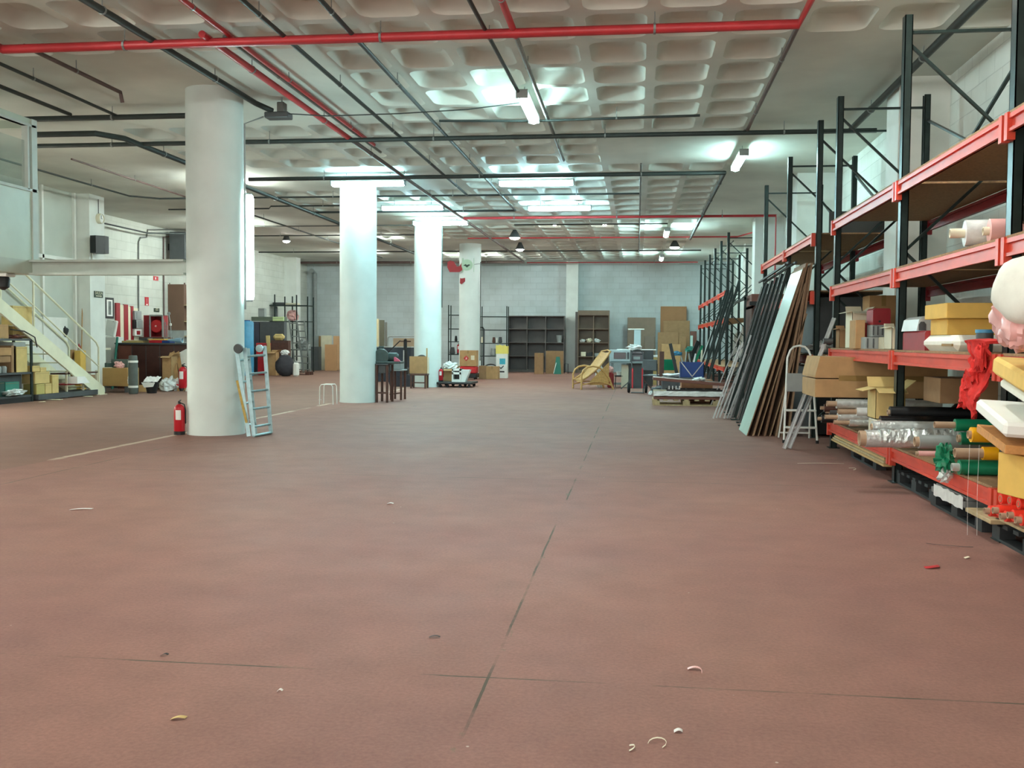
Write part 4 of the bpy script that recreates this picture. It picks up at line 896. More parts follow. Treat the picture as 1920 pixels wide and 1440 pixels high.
# blue crate and clutter behind the pallet
t = wthing('folding_crate', 'blue folding crate with silver crossed bars full of scrap parts', 'crate', (1.25, 23.0, .45)); x0, x1, z0, z1 = fb(1276, 679, 1320, 706, 23.0)
MB().box(x0, x1, 23.0, 23.5, z0-.02, z0).box(x0, x1, 23.0, 23.01, z0, z1).box(x0, x1, 23.49, 23.5, z0, z1).box(x0, x0+.01, 23, 23.5, z0, z1).box(x1-.01, x1, 23, 23.5, z0, z1).obj('crate_body', BLUE, t)
xm = (x0+x1)/2
for s in (x0+.01, x1-.01): MB().bar((s, 22.99, z1), (xm, 22.99, z0), .02, .008, (0, 1, 0)).obj('cross_bar', ALU, t)
tag(MB().box(x0-.02, x1+.02, 22.98, 23.55, 0, z0-.021, .01).obj('storage_box', GREY_D), 'dark box under the blue folding crate', 'box')
rr = random.Random(11)
for k in range(9):
    xx = x0+.06+(x1-x0-.12)*rr.random(); h = .12+.35*rr.random(); mm = (PLASTIC_W, GALV, BLACK, GREY, CREAM)[k % 5]
    o = MB().tube([(xx, 23.1+.04*k, z0+.02), (xx+rr.uniform(-.12, .12), 23.1+.04*k+.05, z1+h*.6)], .015+.012*rr.random(), 8).obj('metal_bar', mm, None, True)
    tag(o, (('white', 'steel', 'black', 'grey', 'cream')[k % 5])+(' rod poking out of the blue crate', ' rod poking out at the back of the blue crate')[k//5], 'rod', 'scrap parts in the blue crate')
def chairlike(name, label, c, rz, m, seat_m=None, group=None, z=.45, back=.85):
    t = thing(name, label, 'chair', c, rz, group)
    MB().box(-.22, .22, -.22, .22, z-.03, z+.02, .02).obj('seat', seat_m or m, t); MB().box(-.2, .2, .19, .225, z+.12, back, .02).obj('backrest', seat_m or m, t)
    for sx in (-1, 1):
        for sy in (-1, 1): MB().tube([(sx*.2, sy*.19, 0), (sx*.19, sy*.19, z-.02 if sy < 0 else back-.1)], .013, 8).obj('leg', m, t, True)
    return t
chairlike('office_chair', 'green backed chair half buried behind the pallet', (.85, 25.4, 0), .2, BLACK, GREEN)
chairlike('stacking_chair', 'dark chair frame standing left of the green backed chair', (.45, 25.2, 0), 2.6, GREY_D, GREY_D)
for k, (a, b_, r_, m_, lb) in enumerate(((( .62, 24.6, 0), (.62, 24.6, 1.06), .055, WOOD_D, 'dark upright post standing left of the green chair'), ((1.1, 24.4, 0), (.82, 24.6, 1.25), .04, BLACK, 'black leg-like bar leaning left behind the blue crate'), ((1.1, 24.3, .4), (1.5, 24.8, 1.3), .05, BLACK, 'black bar leaning right behind the blue crate'), ((1.22, 24.3, .4), (1.6, 24.8, 1.2), .03, GREEN, 'green-black bar beside the right-leaning black bar'))):
    tag(MB().bar(a, b_, r_*2, r_*2 if k else .03, (0, 1, 0)).obj('bar', m_), lb, 'bar', 'bars standing in the clutter behind the pallet')
for k, (x, y, z, r_, m_, lb) in enumerate(((.66, 24.1, .12, (.3, .2, .12), GREY_D, 'dark heap of cables behind the pallet'), (.9, 23.6, .52, (.24, .16, .04), PLASTIC_W, 'crumpled pale plastic in front of the green chair'), (.35, 24.0, .06, (.05, .05, .05), PLASTIC_W, 'small white bag beside the tall cardboard box'), (1.0, 24.9, 1.0, (.13, .1, .06), BLUE_B, 'pale blue crumpled sheet over the black bars'), (1.35, 25.4, 1.1, (.12, .1, .08), TEAL, 'teal bundle above the blue crate'))):
    tag(MB().blob((x, y, z), r_, .35, 3.5, 40+k, .3).obj('plastic_bundle', m_), lb, 'bundle', 'soft bundles in the clutter')
tag(MB().box(.6, 1.2, 23.45, 23.9, 0, .48, .01).obj('low_box', GREY_D), 'dark low box under the crumpled pale plastic', 'box')
# tall pale box with white top
x0, x1, z0, z1 = fb(1207, 666, 1232, 715, 30.0)
t = wthing('tall_carton', 'tall straw coloured carton with a white lid behind the hand trolley', 'box', ((x0+x1)/2, 30, 0)); MB().box(x0, x1, 30.0, 30.45, 0, z1-.06, .004).obj('body', CARD_Y, t); MB().box(x0-.01, x1+.01, 29.99, 30.46, z1-.06, z1, .004).obj('lid', WHITE, t)
# hand trolley, red with black wheels
t = wthing('hand_trolley', 'red hand trolley with two black wheels and a looped grey handle', 'hand trolley', (.05, 25.2, 0))
for s, x in ((-1, -.09), (1, .16)):
    MB().tube([(x, 25.22, .12), (x, 25.3, .62)], .022, 8).obj('side_tube', RED, t, True)
    MB().at((x+s*.09, 25.25, .125), (0, PI/2, 0)).lathe([(.045, -.03), (.1, -.035), (.12, -.02), (.125, 0), (.12, .02), (.1, .035), (.045, .03)], 22).obj('wheel', RUBBER, t, True)
    MB().at((x+s*.09, 25.25, .125), (0, PI/2, 0)).lathe([(.05, -.04), (.05, .04)], 14).obj('hub', GREY, t)
MB().tube([(-.09, 25.3, .6), (-.12, 25.33, .75), (-.12, 25.36, 1.0), (-.08, 25.37, 1.07), (.03, 25.37, 1.09), (.12, 25.37, 1.07), (.17, 25.36, .98), (.17, 25.33, .75), (.16, 25.3, .6)], .016, 8).obj('handle', GREY_D, t, True)
MB().box(-.12, .2, 24.98, 25.2, .015, .03).obj('toe_plate', GREY_D, t); MB().tube([(-.16, 25.25, .125), (.24, 25.25, .125)], .012).obj('axle', GREY_D, t)
for s in (-1, 1): MB().bar((.04+s*.14, 25.3, .35), (.04+s*.42, 25.2, .02 if s > 0 else .1), .025, .02, (0, 1, 0)).obj('strut', WOOD_D if s > 0 else GREY_D, t)
# table with microwave and crate
TM = mat('grey_table', (128, 140, 140), .5, 0, .08)
x0, x1, z0, z1 = fb(1144, 678, 1200, 727, 28.0)
t = wthing('work_table', 'grey table carrying the microwave oven', 'table', ((x0+x1)/2, 28.3, 0)); MB().box(x0, x1+.15, 28.0, 28.6, z1-.05, z1, .006).obj('tabletop', TM, t)
for xx in (x0+.05, x1+.08):
    for yy in (28.05, 28.55): MB().box(xx-.03, xx+.03, yy-.03, yy+.03, 0, z1-.05).obj('leg', TM, t)
MB().box(x0+.05, x1+.05, 28.5, 28.56, .06, .12).obj('stretcher', TM, t); TZ = z1
x0, x1, z0, z1 = fb(1143, 656, 1182, 678, 28.05)
t = wthing('microwave_oven', 'silver-blue microwave oven on the grey table', 'microwave', ((x0+x1)/2, 28.3, TZ)); MW = mat('pale_silver', (170, 192, 196), .35, .2, .04)
MB().box(x0, x1, 28.06, 28.5, TZ+.002, z1, .012).obj('body', MW, t); w_ = x1-x0; h_ = z1-TZ
MB().box(x0+w_*.2, x0+w_*.78, 28.045, 28.06, TZ+h_*.22, TZ+h_*.78, .005).obj('door_window', mat('dark_glass', (24, 34, 44), .1, 0, 0), t); MB().box(x0+w_*.84, x0+w_*.95, 28.05, 28.06, TZ+h_*.2, TZ+h_*.8).obj('control_panel', GREY_D, t); MB().tube([(x0+w_*.8, 28.03, TZ+h_*.25), (x0+w_*.8, 28.03, TZ+h_*.75)], .006).obj('handle', ALU, t)
for k, (px0, py0, px1, py1, Y, m_, lb) in enumerate(((1181, 660, 1207, 680, 28.2, mat('mauve_crate', (104, 92, 96), .6, 0, .2), 'mauve-grey crate on the right end of the grey table'),)):
    x0, x1, z0, z1 = fb(px0, py0, px1, py1, Y); t = wthing('plastic_crate', lb, 'crate', ((x0+x1)/2, Y, TZ)); MB().box(x0, x1, Y, Y+.35, TZ+.002, z1, .01).obj('body', m_, t); MB().box(x0+.03, x1-.03, Y-.006, Y, z1-.08, z1-.05).obj('grip_slot', BLACK, t); MB().box(x0+.1, x1-.1, Y-.005, Y, TZ+.06, TZ+.14).obj('label_sticker', GREY, t)
tag(MB().box(-.2, .26, 28.15, 28.5, .0, .68, .01).obj('dark_box', GREY_D), 'dark grey box under the right end of the grey table', 'box')
tag(MB().box(-.42, -.21, 28.2, 28.5, .0, .64, .01).obj('pale_box', CREAM), 'pale upright box under the middle of the grey table', 'box')
x0, x1, z0, z1 = fb(1152, 697, 1168, 722, 28.0); t = thing('fan_heater', 'small dark stool-like stand with a white pot under the table', 'stand', (x0+.12, 28.3, 0)); MB().box(-.12, .12, -.1, .1, .3, .34, .01).obj('top', BLACK, t); [MB().tube([(sx*.1, sy*.08, 0), (sx*.09, sy*.07, .3)], .012).obj('leg', BLACK, t) for sx in (-1, 1) for sy in (-1, 1)]; MB().lathe([(.06, .342), (.08, .45)], 14).obj('pot', WHITE, t, True)
# white rags and stand with shade above the table
tag(MB().blob(W(1190, 652, 28.9), (.2, .15, .09), .4, 3.4, 51, .1).obj('plastic_bag', PLASTIC_W), 'white crumpled bag lying on the crate right of the microwave', 'plastic bag')
p = W(1198, 655, 29.2); t = wthing('white_worktop', 'round-cornered white board lying across the crates behind the microwave', 'board', p); MB().box(p.x-.65, p.x+.5, 29.2, 29.6, p.z-.03, p.z, .01).obj('board', WHITE, t)
tag(MB().box(p.x-.35, p.x+.42, 29.22, 29.6, 0, p.z-.031, .01).obj('crate_stack', GREY_D), 'dark stack of crates under the white board', 'crate')
p = W(1195, 640, 29.4); t = wthing('white_stand', 'white upright stand with a flat top above the rags', 'stand', p); MB().box(p.x-.1, p.x+.1, 29.4, 29.5, p.z-.22, p.z+.34, .01).obj('post', MW, t); MB().box(p.x-.28, p.x+.2, 29.38, 29.6, p.z+.34, p.z+.37, .005).obj('top_plate', WHITE, t)
# rattan chair
t = wthing('rattan_chair', 'honey coloured rattan lounge chair with curved arms and a reclined back', 'armchair', (-1.1, 27.1, 0))
x_l, x_r = -1.62, -.72; ya, yb = 26.8, 27.45
for y in (ya, yb):
    MB().tube([(x_l, y, 0), (x_l, y, .4), (x_l+.05, y, .52), (x_l+.16, y, .6), (x_l+.32, y, .63), (x_l+.5, y, .6), (x_l+.66, y, .48), (x_l+.8, y, .3), (x_l+.92, y, .0)], .026, 10).obj('arm_frame', RATTAN, t, True)
    MB().tube([(x_l+.02, y+.02, .25), (x_l+.2, y+.02, .36), (x_l+.5, y+.02, .58), (x_l+.72, y+.02, .86), (x_l+.84, y+.02, 1.02)], .022, 10).obj('back_rail', RATTAN, t, True)
    MB().tube([(x_l, y, .12), (x_l+.35, y, .2), (x_l+.6, y, .2), (x_l+.88, y, .1)], .018, 8).obj('side_stretcher', RATTAN, t, True)
MB().tube([(x_l+.84, ya+.02, 1.02), (x_l+.88, (ya+yb)/2, 1.06), (x_l+.84, yb+.02, 1.02)], .022, 8).obj('top_rail', RATTAN, t, True)
MB().tube([(x_l, ya, .26), (x_l, yb, .26)], .022, 8).obj('front_rail', RATTAN, t, True)
MB().sheet(lambda u, v: (x_l+.03+.80*u, ya+.03+(yb-ya-.04)*v, .24+.78*u**1.35-.05*math.sin(PI*v)*(1-u*.4)), 16, 8, .012).obj('woven_seat', RATTAN, t, True)
MB().sheet(lambda u, v: (x_l+.25+.55*u, ya+.015, .12+(.1+.52*u)*v), 10, 6, .008).obj('woven_side_panel', RATTAN, t, True)
for x in (x_l+.25, x_l+.55, x_l+.85): MB().tube([(x, ya, .14), (x, yb, .14)], .012, 8).obj('lower_rail', RATTAN, t, True)
tag(MB().blob((-1.02, 27.85, .32), (.12, .1, .33), .2, 3, 9).obj('white_cushion', WHITE), 'white padded bundle peeping out behind the rattan chair', 'bundle')
t = wthing('standing_bag', 'dark red and pink bag standing between the rattan chair and the table', 'bag', (-.72, 27.9, 0)); MB().box(-.8, -.62, 27.8, 28.0, 0, .42, .03).obj('bag_body', RED_D, t); MB().blob((-.72, 27.9, .5), (.09, .09, .1), .2, 3, 4).obj('bag_top', PINK, t, True)

bpy.data.objects['rattan_chair'].rotation_euler.z = .42
# ------------------------------------------------------------------ far wall furniture
BW = mat('taupe_shelving', (92, 86, 82), .5, 0, .08, 5); BW2 = mat('brown_shelving', (112, 94, 76), .5, 0, .08, 5); BK = mat('taupe_back_panel', (98, 94, 92), .6, 0, .08, 4)
def bookcase(label, x0, x1, y0, y1, h, cols, rows, m, mb, plinth=.08, top=.04, hdr=0):
    t = wthing('shelving_unit', label, 'shelving unit', ((x0+x1)/2, y0, 0))
    MB().box(x0+.02, x1-.02, y1-.02, y1, 0, h-.02).obj('back_panel', mb, t)
    for x in (x0, x1-.03): MB().box(x, x+.03, y0, y1-.02, 0, h).obj('side_panel', m, t)
    MB().box(x0+.03, x1-.03, y0+.01, y1-.02, h-.03, h).obj('top', m, t); MB().box(x0+.03, x1-.03, y0+.03, y1-.02, 0, plinth).obj('plinth', m, t)
    if hdr: MB().box(x0+.03, x1-.03, y0+.0, y0+.02, h-hdr, h-.03).obj('header_panel', m, t)
    H_ = h-plinth-hdr
    for r in range(rows+1 if False else rows):
        z = plinth+H_*r/rows; MB().box(x0+.03, x1-.03, y0+.015, y1-.02, z, z+.028).obj('shelf', m, t)
    for c in range(1, cols): x = x0+(x1-x0)*c/cols; MB().box(x-.018, x+.018, y0+.012, y1-.02, plinth, h-hdr-.02).obj('divider', m, t)
    return t
xa = W(953, 650, 41.0).x; xb = W(1058, 650, 41.0).x; hA = W(1005, 592, 41.0).z
bookcase('wide dark taupe shelving unit with three columns by the far wall', xa, xb, 41.0, 41.45, hA, 3, 4, BW, BK)
xc_ = W(1083, 650, 40.6).x; xd = W(1142, 650, 40.6).x; hB = W(1112, 582, 40.6).z
bookcase('narrower brown shelving unit with two columns right of the far wall pilaster', xc_, xd, 40.6, 41.1, hB, 2, 4, BW2, BW2, .08, .04, .2)
MB().box(xc_-.12, xc_-.001, 40.9, 41.3, 0, hB-.05).obj('side_board', BW); o = [q for q in bpy.data.objects if q.name.startswith('side_board')][-1]; tag(o, 'dark narrow board standing against the left side of the brown shelving unit', 'board')
hh = (hB-.08-.2)/4
for k, (px, s, zz, m_) in enumerate(((1092, .09, 2, PLASTIC_W), (1105, .11, 2, CREAM), (1119, .11, 2, PLASTIC_W), (1094, .1, 1, CREAM), (1103, .06, 1, BLACK), (1108, .07, 1, BLACK), (1120, .11, 1, GREY), (1130, .07, 1, BLACK))):
    p = W(px, 640, 40.75); z = .08+hh*zz+.03
    if zz == 2: o = MB().blob((p.x, 40.8, z+s*.7), (s*1.2, .1, s*.75), .35, 3, 60+k, .1).obj('crumpled_bag', m_)
    else: o = MB().box(p.x-s, p.x+s, 40.7, 40.95, z, z+.13+.05*(k % 2), .01).obj('small_box', m_)
    tag(o, ('left crumpled white bag on the brown shelving', 'middle crumpled cream bag on the brown shelving', 'right crumpled white bag on the brown shelving', 'cream box at the left of a lower shelf in the brown shelving', 'dark little box beside the cream one in the brown shelving', 'dark little box left of the divider in the brown shelving', 'pale grey box right of the divider in the brown shelving', 'dark little box at the right of a lower shelf in the brown shelving')[k], 'bag' if zz == 2 else 'box', 'things in the brown shelving')
p = W(1050, 636, 41.1); t = thing('basket', 'grey wire basket in the upper right opening of the wide shelving unit', 'basket', (p.x-.02, 41.2, .08+(hA-.08)/4*2+.03)); MB().lathe([(.1, 0), (.14, .3), (.145, .3), (.105, .0)], 16).obj('tub', GREY, t, True)
p = W(1044, 600, 41.0)
# cartons in front of the shelving
def far(name, label, cat, px0, py0, px1, Y, d_, m, group=None, tape=True, flaps=False, mark=None, zbase=0):
    x0, x1, z0, z1 = fb(px0, py0, px1, 700, Y); return carton(name, label, cat, x0, x1, Y, Y+d_, zbase, z1, m, tape, flaps, group, 0, mark)
far('tall_carton', 'tall taupe carton in front of the wide shelving unit, white line round its top', 'box', 1002, 662, 1018, 38.6, .35, CARD_DARK, None, True, False)
lean_y = 39.4
x0, x1, z0, z1 = fb(1023, 658, 1056, 700, 39.2); fslab('hardboard_sheet', 'brown sheet standing against the wide shelving unit', x0, x1, 39.3, 39.33, 0, z1, CARD_DARK, 'sheet', None)
p0 = W(1043, 668, 38.8); t = wthing('glass_sheet', 'small green tinted sheet standing before the brown sheet', 'sheet', (p0.x, 38.8, 0)); MB().prism([(-.1, 0), (.2, 0), (.14, .68), (0, .68)], .02, (p0.x, 38.8, 0)).obj('sheet', TEAL, t)
tag(MB().tube([W(1038, 700, 38.5)*1.0, W(1043, 680, 38.5)], .015).obj('white_pole', WHITE), 'short white stick leaning before the green tinted sheet', 'stick'); 
t = wthing('metal_stand', 'small black metal stand at the foot of the pilaster', 'stand', W(1062, 699, 39.6)); x0, x1, z0, z1 = fb(1058, 682, 1065, 700, 39.6); MB().tube([(x0, 39.6, 0), (x0, 39.6, z1), (x1, 39.6, z1), (x1, 39.6, 0)], .015).obj('frame', BLACK, t)
# black wire shelving left of it
def wire_rack(label, px0, px1, pyt, Y, d_, zs, m=STEEL_BLACK, group=None, extra=0):
    x0, x1, _, zt = fb(px0, pyt, px1, 700, Y); t = wthing('metal_shelf', label, 'shelf rack', ((x0+x1)/2, Y, 0), group)
    for x in (x0, x1):
        for y in (Y, Y+d_): MB().box(x-.02, x+.02, y-.02, y+.02, 0, zt-extra*(y > Y)).obj('post', m, t)
    for z in zs: MB().box(x0, x1, Y, Y+d_, z-.035, z, .003).obj('shelf', m, t)
    return t, x0, x1
Yr = 39.6
zz = [W(920, q, Yr).z for q in (593, 618, 643, 667, 690)]
t_, xa_, xb_ = wire_rack('black metal shelf rack between the fourth column and the wide shelving unit', 900, 950, 574, Yr, .5, zz)
zz2 = [W(850, q, Yr).z for q in (590, 616, 640, 664, 690)]
t2_, xe_, xf_ = wire_rack('black metal shelf rack between the third and fourth columns', 841, 866, 572, Yr, .5, zz2)
for k, (px, py, m_, s) in enumerate(((926, 643, WOOD_D, .07), (932, 643, WHITE, .05), (938, 643, GREY_D, .08), (905, 643, CREAM, .08), (925, 667, GREY, .13), (855, 640, BLACK, .06), (848, 664, GREY_D, .12))):
    p = W(px, py, Yr+.2); z = W(px, py, Yr).z if px > 890 else W(px, py, Yr).z; z = min(zz+zz2, key=lambda q: abs(q-z))
    tag(MB().at((p.x, Yr+.2, z+.002)).lathe([(s*.8, 0), (s, .05), (s*.7, .16+s)], 12).obj('pot', m_, None, True), ('brown', 'white', 'dark', 'cream', 'wide grey', 'small black', 'broad dark')[k]+' pot on the black metal racks by the fourth column', 'pot', 'pots on the black metal racks')
# wall sheets of cardboard on the far right
for k, (a, b, c, Y, m_, lb) in enumerate(((1176, 595, 1229, 41.3, mat('taupe_board', (134, 118, 102), .8, 0, .05), 'large taupe sheet leaning on the far wall, left of the brown sheets'), (1208, 630, 1227, 40.7, mat('taupe_board_dark', (116, 104, 92), .8, 0, .05), 'small taupe sheet in front of the large taupe one'), (1238, 574, 1287, 41.5, mat('ginger_card', (158, 116, 80), .8, 0, .05), 'tallest ginger brown sheet leaning on the far wall'), (1243, 601, 1293, 41.1, CARD_DARK, 'wide brown sheet in front of the tallest one'), (1233, 623, 1272, 40.7, CARD_DARK, 'lower brown sheet left in front of the wide one'), (1240, 645, 1276, 40.3, CARD, 'lowest brown sheet at the front of the leaning sheets'), (1273, 631, 1286, 40.6, CARD_DARK, 'narrow brown sheet right of the lower ones'), (1294, 621, 1306, 41.2, WOOD_R, 'red-brown sheet beside the far racking'), (1294, 629, 1299, 40.6, PAN, 'narrow pale green strip before the red-brown sheet'))):
    x0, x1, z0, z1 = fb(a, b, c, 700, Y)
    t = thing('cardboard_sheet', lb, 'sheet', ((x0+x1)/2, Y, 0), 0, 'sheets leaning on the far wall', tilt=(-.06, 0, 0)); w_ = x1-x0
    MB().box(-w_/2, w_/2, -.02, .02, 0, z1, .01).obj('sheet', m_, t)

# ------------------------------------------------------------------ middle distance, around columns two to four
# stand with cut-off saw beside column two
t = wthing('machine_stand', 'dark metal stand beside the second column carrying the green saw', 'stand', (-4.95, 20.3, 0)); x0, x1, z0, z1 = fb(703, 682, 726, 757, 20.0); zt = z1
MB().box(x0, x1+.02, 20.0, 20.5, zt-.03, zt, .005).obj('top', GREY_D, t)
for xx in (x0+.03, x1-.01):
    for yy in (20.03, 20.47): MB().tube([(xx, yy, 0), (xx, yy, zt-.03)], .028, 8).obj('leg', WOOD_D, t, True)
MB().box(x0+.03, x1, 20.02, 20.04, .18, .22).obj('stretcher', WOOD_D, t); MB().box(x0+.05, x1-.04, 20.05, 20.45, zt-.2, zt-.031, .01).obj('tray', GREY_D, t)
t = wthing('metal_table', 'second dark stand with a grey top right behind the saw stand', 'stand', (-4.7, 21.0, 0)); x0b, x1b, _, zb = fb(730, 693, 753, 752, 20.9)
MB().box(x0b-.12, x1b+.02, 20.9, 21.35, zb-.03, zb, .004).obj('top', GREY, t)
for xx in (x0b+.03, x1b-.02):
    for yy in (20.93, 21.3): MB().tube([(xx, yy, 0), (xx, yy, zb-.03)], .024, 8).obj('leg', WOOD_D, t, True)
MB().bar((x0b, 20.93, .12), (x1b, 20.93, .16), .03, .03).obj('stretcher', WOOD_D, t); tag(MB().box(x0b-.05, x1b-.04, 20.95, 21.3, zb+.001, zb+.17, .01).obj('metal_bin', GREY), 'pale grey metal box on the second dark stand', 'box')
t = wthing('cutoff_saw', 'green-grey cut-off saw with a round blade guard and raised lever', 'saw', (-5.1, 20.2, zt)); GS = mat('dull_green_enamel', (62, 80, 78), .5, .1, .2, 10)
MB().box(x0-.02, x1+.26, 20.05, 20.4, zt+.001, zt+.05, .01).obj('base', GS, t); c = ((x0+x1)/2-.02, 20.1, zt+.14)
MB().at(c, (PI/2, 0, 0)).lathe([(.02, -.03), (.16, -.03), (.17, 0), (.16, .03), (.02, .03)], 26).obj('blade_guard', GS, t, True)
MB().at((c[0]+.2, c[1]+.1, c[2]+.0), (0, PI/2, .3)).lathe([(.06, -.12), (.09, -.1), (.09, .1), (.05, .14)], 16).obj('motor', GS, t, True); MB().box(x0+.02, x0+.12, 20.2, 20.3, zt+.05, zt+.36, .01).obj('pivot_arm', GS, t)
MB().tube([(c[0]+.13, 20.12, zt+.23), (c[0]+.4, 20.1, zt+.48)], .012).obj('lever', BLACK, t); MB().prism([(0, .0), (.13, 0), (.11, .03), (.02, .09), (0, .09)], .05, (c[0]+.28, 20.1, zt+.05)).obj('pink_vise', mat('pink_paint', (200, 90, 120), .5, 0, .05), t)
MB().tube([(x0-.3, 20.2, zt+.01), (x0+.02, 20.2, zt+.01)], .008).obj('stop_rod', GREY_D, t)
# white wire stool left of column two
t = thing('wire_stool', 'small white wire stool on the left side of the second column', 'stool', (-6.12, 19.25, 0)); WS = WHITE
for s in (-1, 1): MB().tube([(-.14, s*.13, 0), (-.13, s*.13, .36), (-.1, s*.13, .4), (.1, s*.13, .4), (.13, s*.13, .36), (.14, s*.13, 0)], .009, 8).obj('leg_frame', WS, t, True)
for x in (-.1, -.05, 0, .05, .1): MB().tube([(x, -.13, .4), (x, .13, .4)], .006, 6).obj('seat_wire', WS, t, True)
# notice on column two
p = W(661, 626, 19.72); t = wthing('notice', 'paper notice with a picture of a red and grey cap on the second column', 'notice', p)
MB().box(p.x-.09, p.x+.09, p.y-.004, p.y-.002, p.z-.14, p.z+.14).obj('sheet', PAPER, t)
CAPM = mat('cap_grey_print', (80, 70, 84), .7, 0, .1); MB().prism([(-.08, 0), (.08, 0), (.075, .05), (.03, .1), (-.03, .1), (-.07, .05)], .001, (p.x, p.y-.004, p.z-.12)).obj('cap_picture', CAPM, t); MB().prism([(0, 0), (.08, 0), (.08, .03), (.04, .075), (.02, .04)], .001, (p.x, p.y-.0055, p.z-.12)).obj('cap_brim', RED_D, t)
for z, w_ in ((.11, .10), (.05, .08), (.01, .11)): MB().box(p.x-w_/2, p.x+w_/2, p.y-.006, p.y-.004, p.z+z-.008, p.z+z+.008).obj('text_line', INK, t)
# sofa back / dark partition, press, boards
x0, x1, z0, z1 = fb(703, 650, 770, 715, 30.0)
t = wthing('dark_counter', 'dark blue-grey panelled counter seen behind the saw stand', 'counter', ((x0+x1)/2, 30, 0)); MB().box(x0, x1, 30.0, 30.6, 0, z1-.03, .01).obj('body', mat('slate_panel', (44, 52, 62), .6, 0, .1), t); MB().box(x0-.02, x1+.02, 29.98, 30.62, z1-.03, z1, .004).obj('top', GREY, t)
p = W(760, 640, 27.6); t = thing('screw_press', 'black upright screw press with a cross handle', 'press', (p.x, 27.6, 0)); zt2 = p.z
MB().tube([(0, 0, .3), (0, 0, zt2)], .05, 10).obj('screw', BLACK, t, True); MB().tube([(-.14, 0, zt2), (.16, 0, zt2)], .02, 8).obj('cross_handle', WOOD_D, t, True); MB().box(-.09, .09, -.09, .09, .0, .5, .02).obj('base', BLACK, t); MB().tube([(-.03, -.07, .3), (-.03, -.07, zt2-.25)], .02, 8).obj('guide_rod', ALU, t, True); MB().lathe([(.04, zt2), (.05, zt2+.04), (.02, zt2+.07)], 12).obj('knob', BLACK, t, True)
x0, x1, z0, z1 = fb(770, 668, 803, 700, 26.3)
t = wthing('cardboard_piece', 'tan cardboard panel propped upright on a stool before the third column', 'panel', ((x0+x1)/2, 26.2, z0)); MB().box(x0, x1, 26.15, 26.19, z0+.0, z1, .004).obj('panel', CARD, t); MB().box(x1, x1+.04, 26.17, 26.2, z0, z1-.02, .002).obj('side_flap', CREAM, t)
t = wthing('wood_stool', 'brown wooden stool under the tan cardboard panel', 'stool', ((x0+x1)/2, 26.2, 0)); 
MB().box(x0+.04, x1, 26.02, 26.42, z0-.05, z0-.002, .006).obj('seat', WOOD_D, t)
for xx in (x0+.07, x1-.03):
    for yy in (26.05, 26.38): MB().box(xx-.02, xx+.02, yy-.02, yy+.02, 0, z0-.05).obj('leg', WOOD_D, t)
MB().box(x0+.07, x1-.03, 26.04, 26.06, .14, .17).obj('stretcher', WOOD_D, t)
t = thing('round_tin', 'round dark disc peeping over the tan cardboard panel', 'disc', ((x0+x1)/2+.05, 26.35, z0)); MB().at((0, 0, (z1-z0)*.72), (PI/2, 0, 0)).lathe([(.17, -.02), (.17, .02)], 24).obj('disc', GREY_D, t); MB().box(-.02, .02, -.02, .02, 0, (z1-z0)*.6).obj('stem', GREY_D, t)
tag(MB().box(x1-.1, x1-.07, 26.5, 26.53, 0, z1+.22).obj('wood_batten', WOOD_O), 'thin wooden batten standing behind the tan cardboard panel', 'batten')
tag(MB().prism([(-.42, 0), (.2, 0), (.3, .26), (.05, .34), (-.3, .28), (-.48, .22)], .5, W(758, 728, 26.9)*1.0).obj('grey_bag', CLOTH_D), 'slumped dark grey tarpaulin bag on the floor behind the stand', 'bag')
o = [q for q in bpy.data.objects if q.name == 'grey_bag'][0]; o.location.z = .001; o.location.y = 27.2
for k, (a, c_, b, m_, lb) in enumerate(((702, 710, 598, mat('pale_batten', (214, 200, 160), .7, 0, .05), 'pale plank standing right against the second column'), (710, 719, 600, mat('olive_board', (96, 94, 78), .7, 0, .08), 'olive dark board standing upright behind the counter'), (719, 723, 604, mat('grey_board', (118, 116, 110), .7, 0, .08), 'narrow grey board beside the olive one'))):
    x0, x1, z0, z1 = fb(a, b, c_, 700, 38.5); fslab('upright_board', lb, x0, x1, 38.5+.1*k, 38.56+.1*k, 0, z1, m_, 'board', 'boards standing behind the dark counter')
x0, x1, z0, z1 = fb(727, 631, 790, 700, 36.0); t = wthing('bed_end', 'beige panel framed by a bent grey tube, behind the press', 'bed end', ((x0+x1)/2, 36, 0)); MB().tube([(x0, 36, 0), (x0, 36, z1-.08), (x0+.03, 36, z1-.02), (x0+.1, 36, z1), (x1, 36, z1), (x1, 36, 0)], .025, 8).obj('bent_tube', GREY, t, True); MB().box(x0+.2, x1-.05, 36.02, 36.06, 0, z1-.06).obj('panel', mat('beige_panel', (176, 156, 130), .7, 0, .05), t)
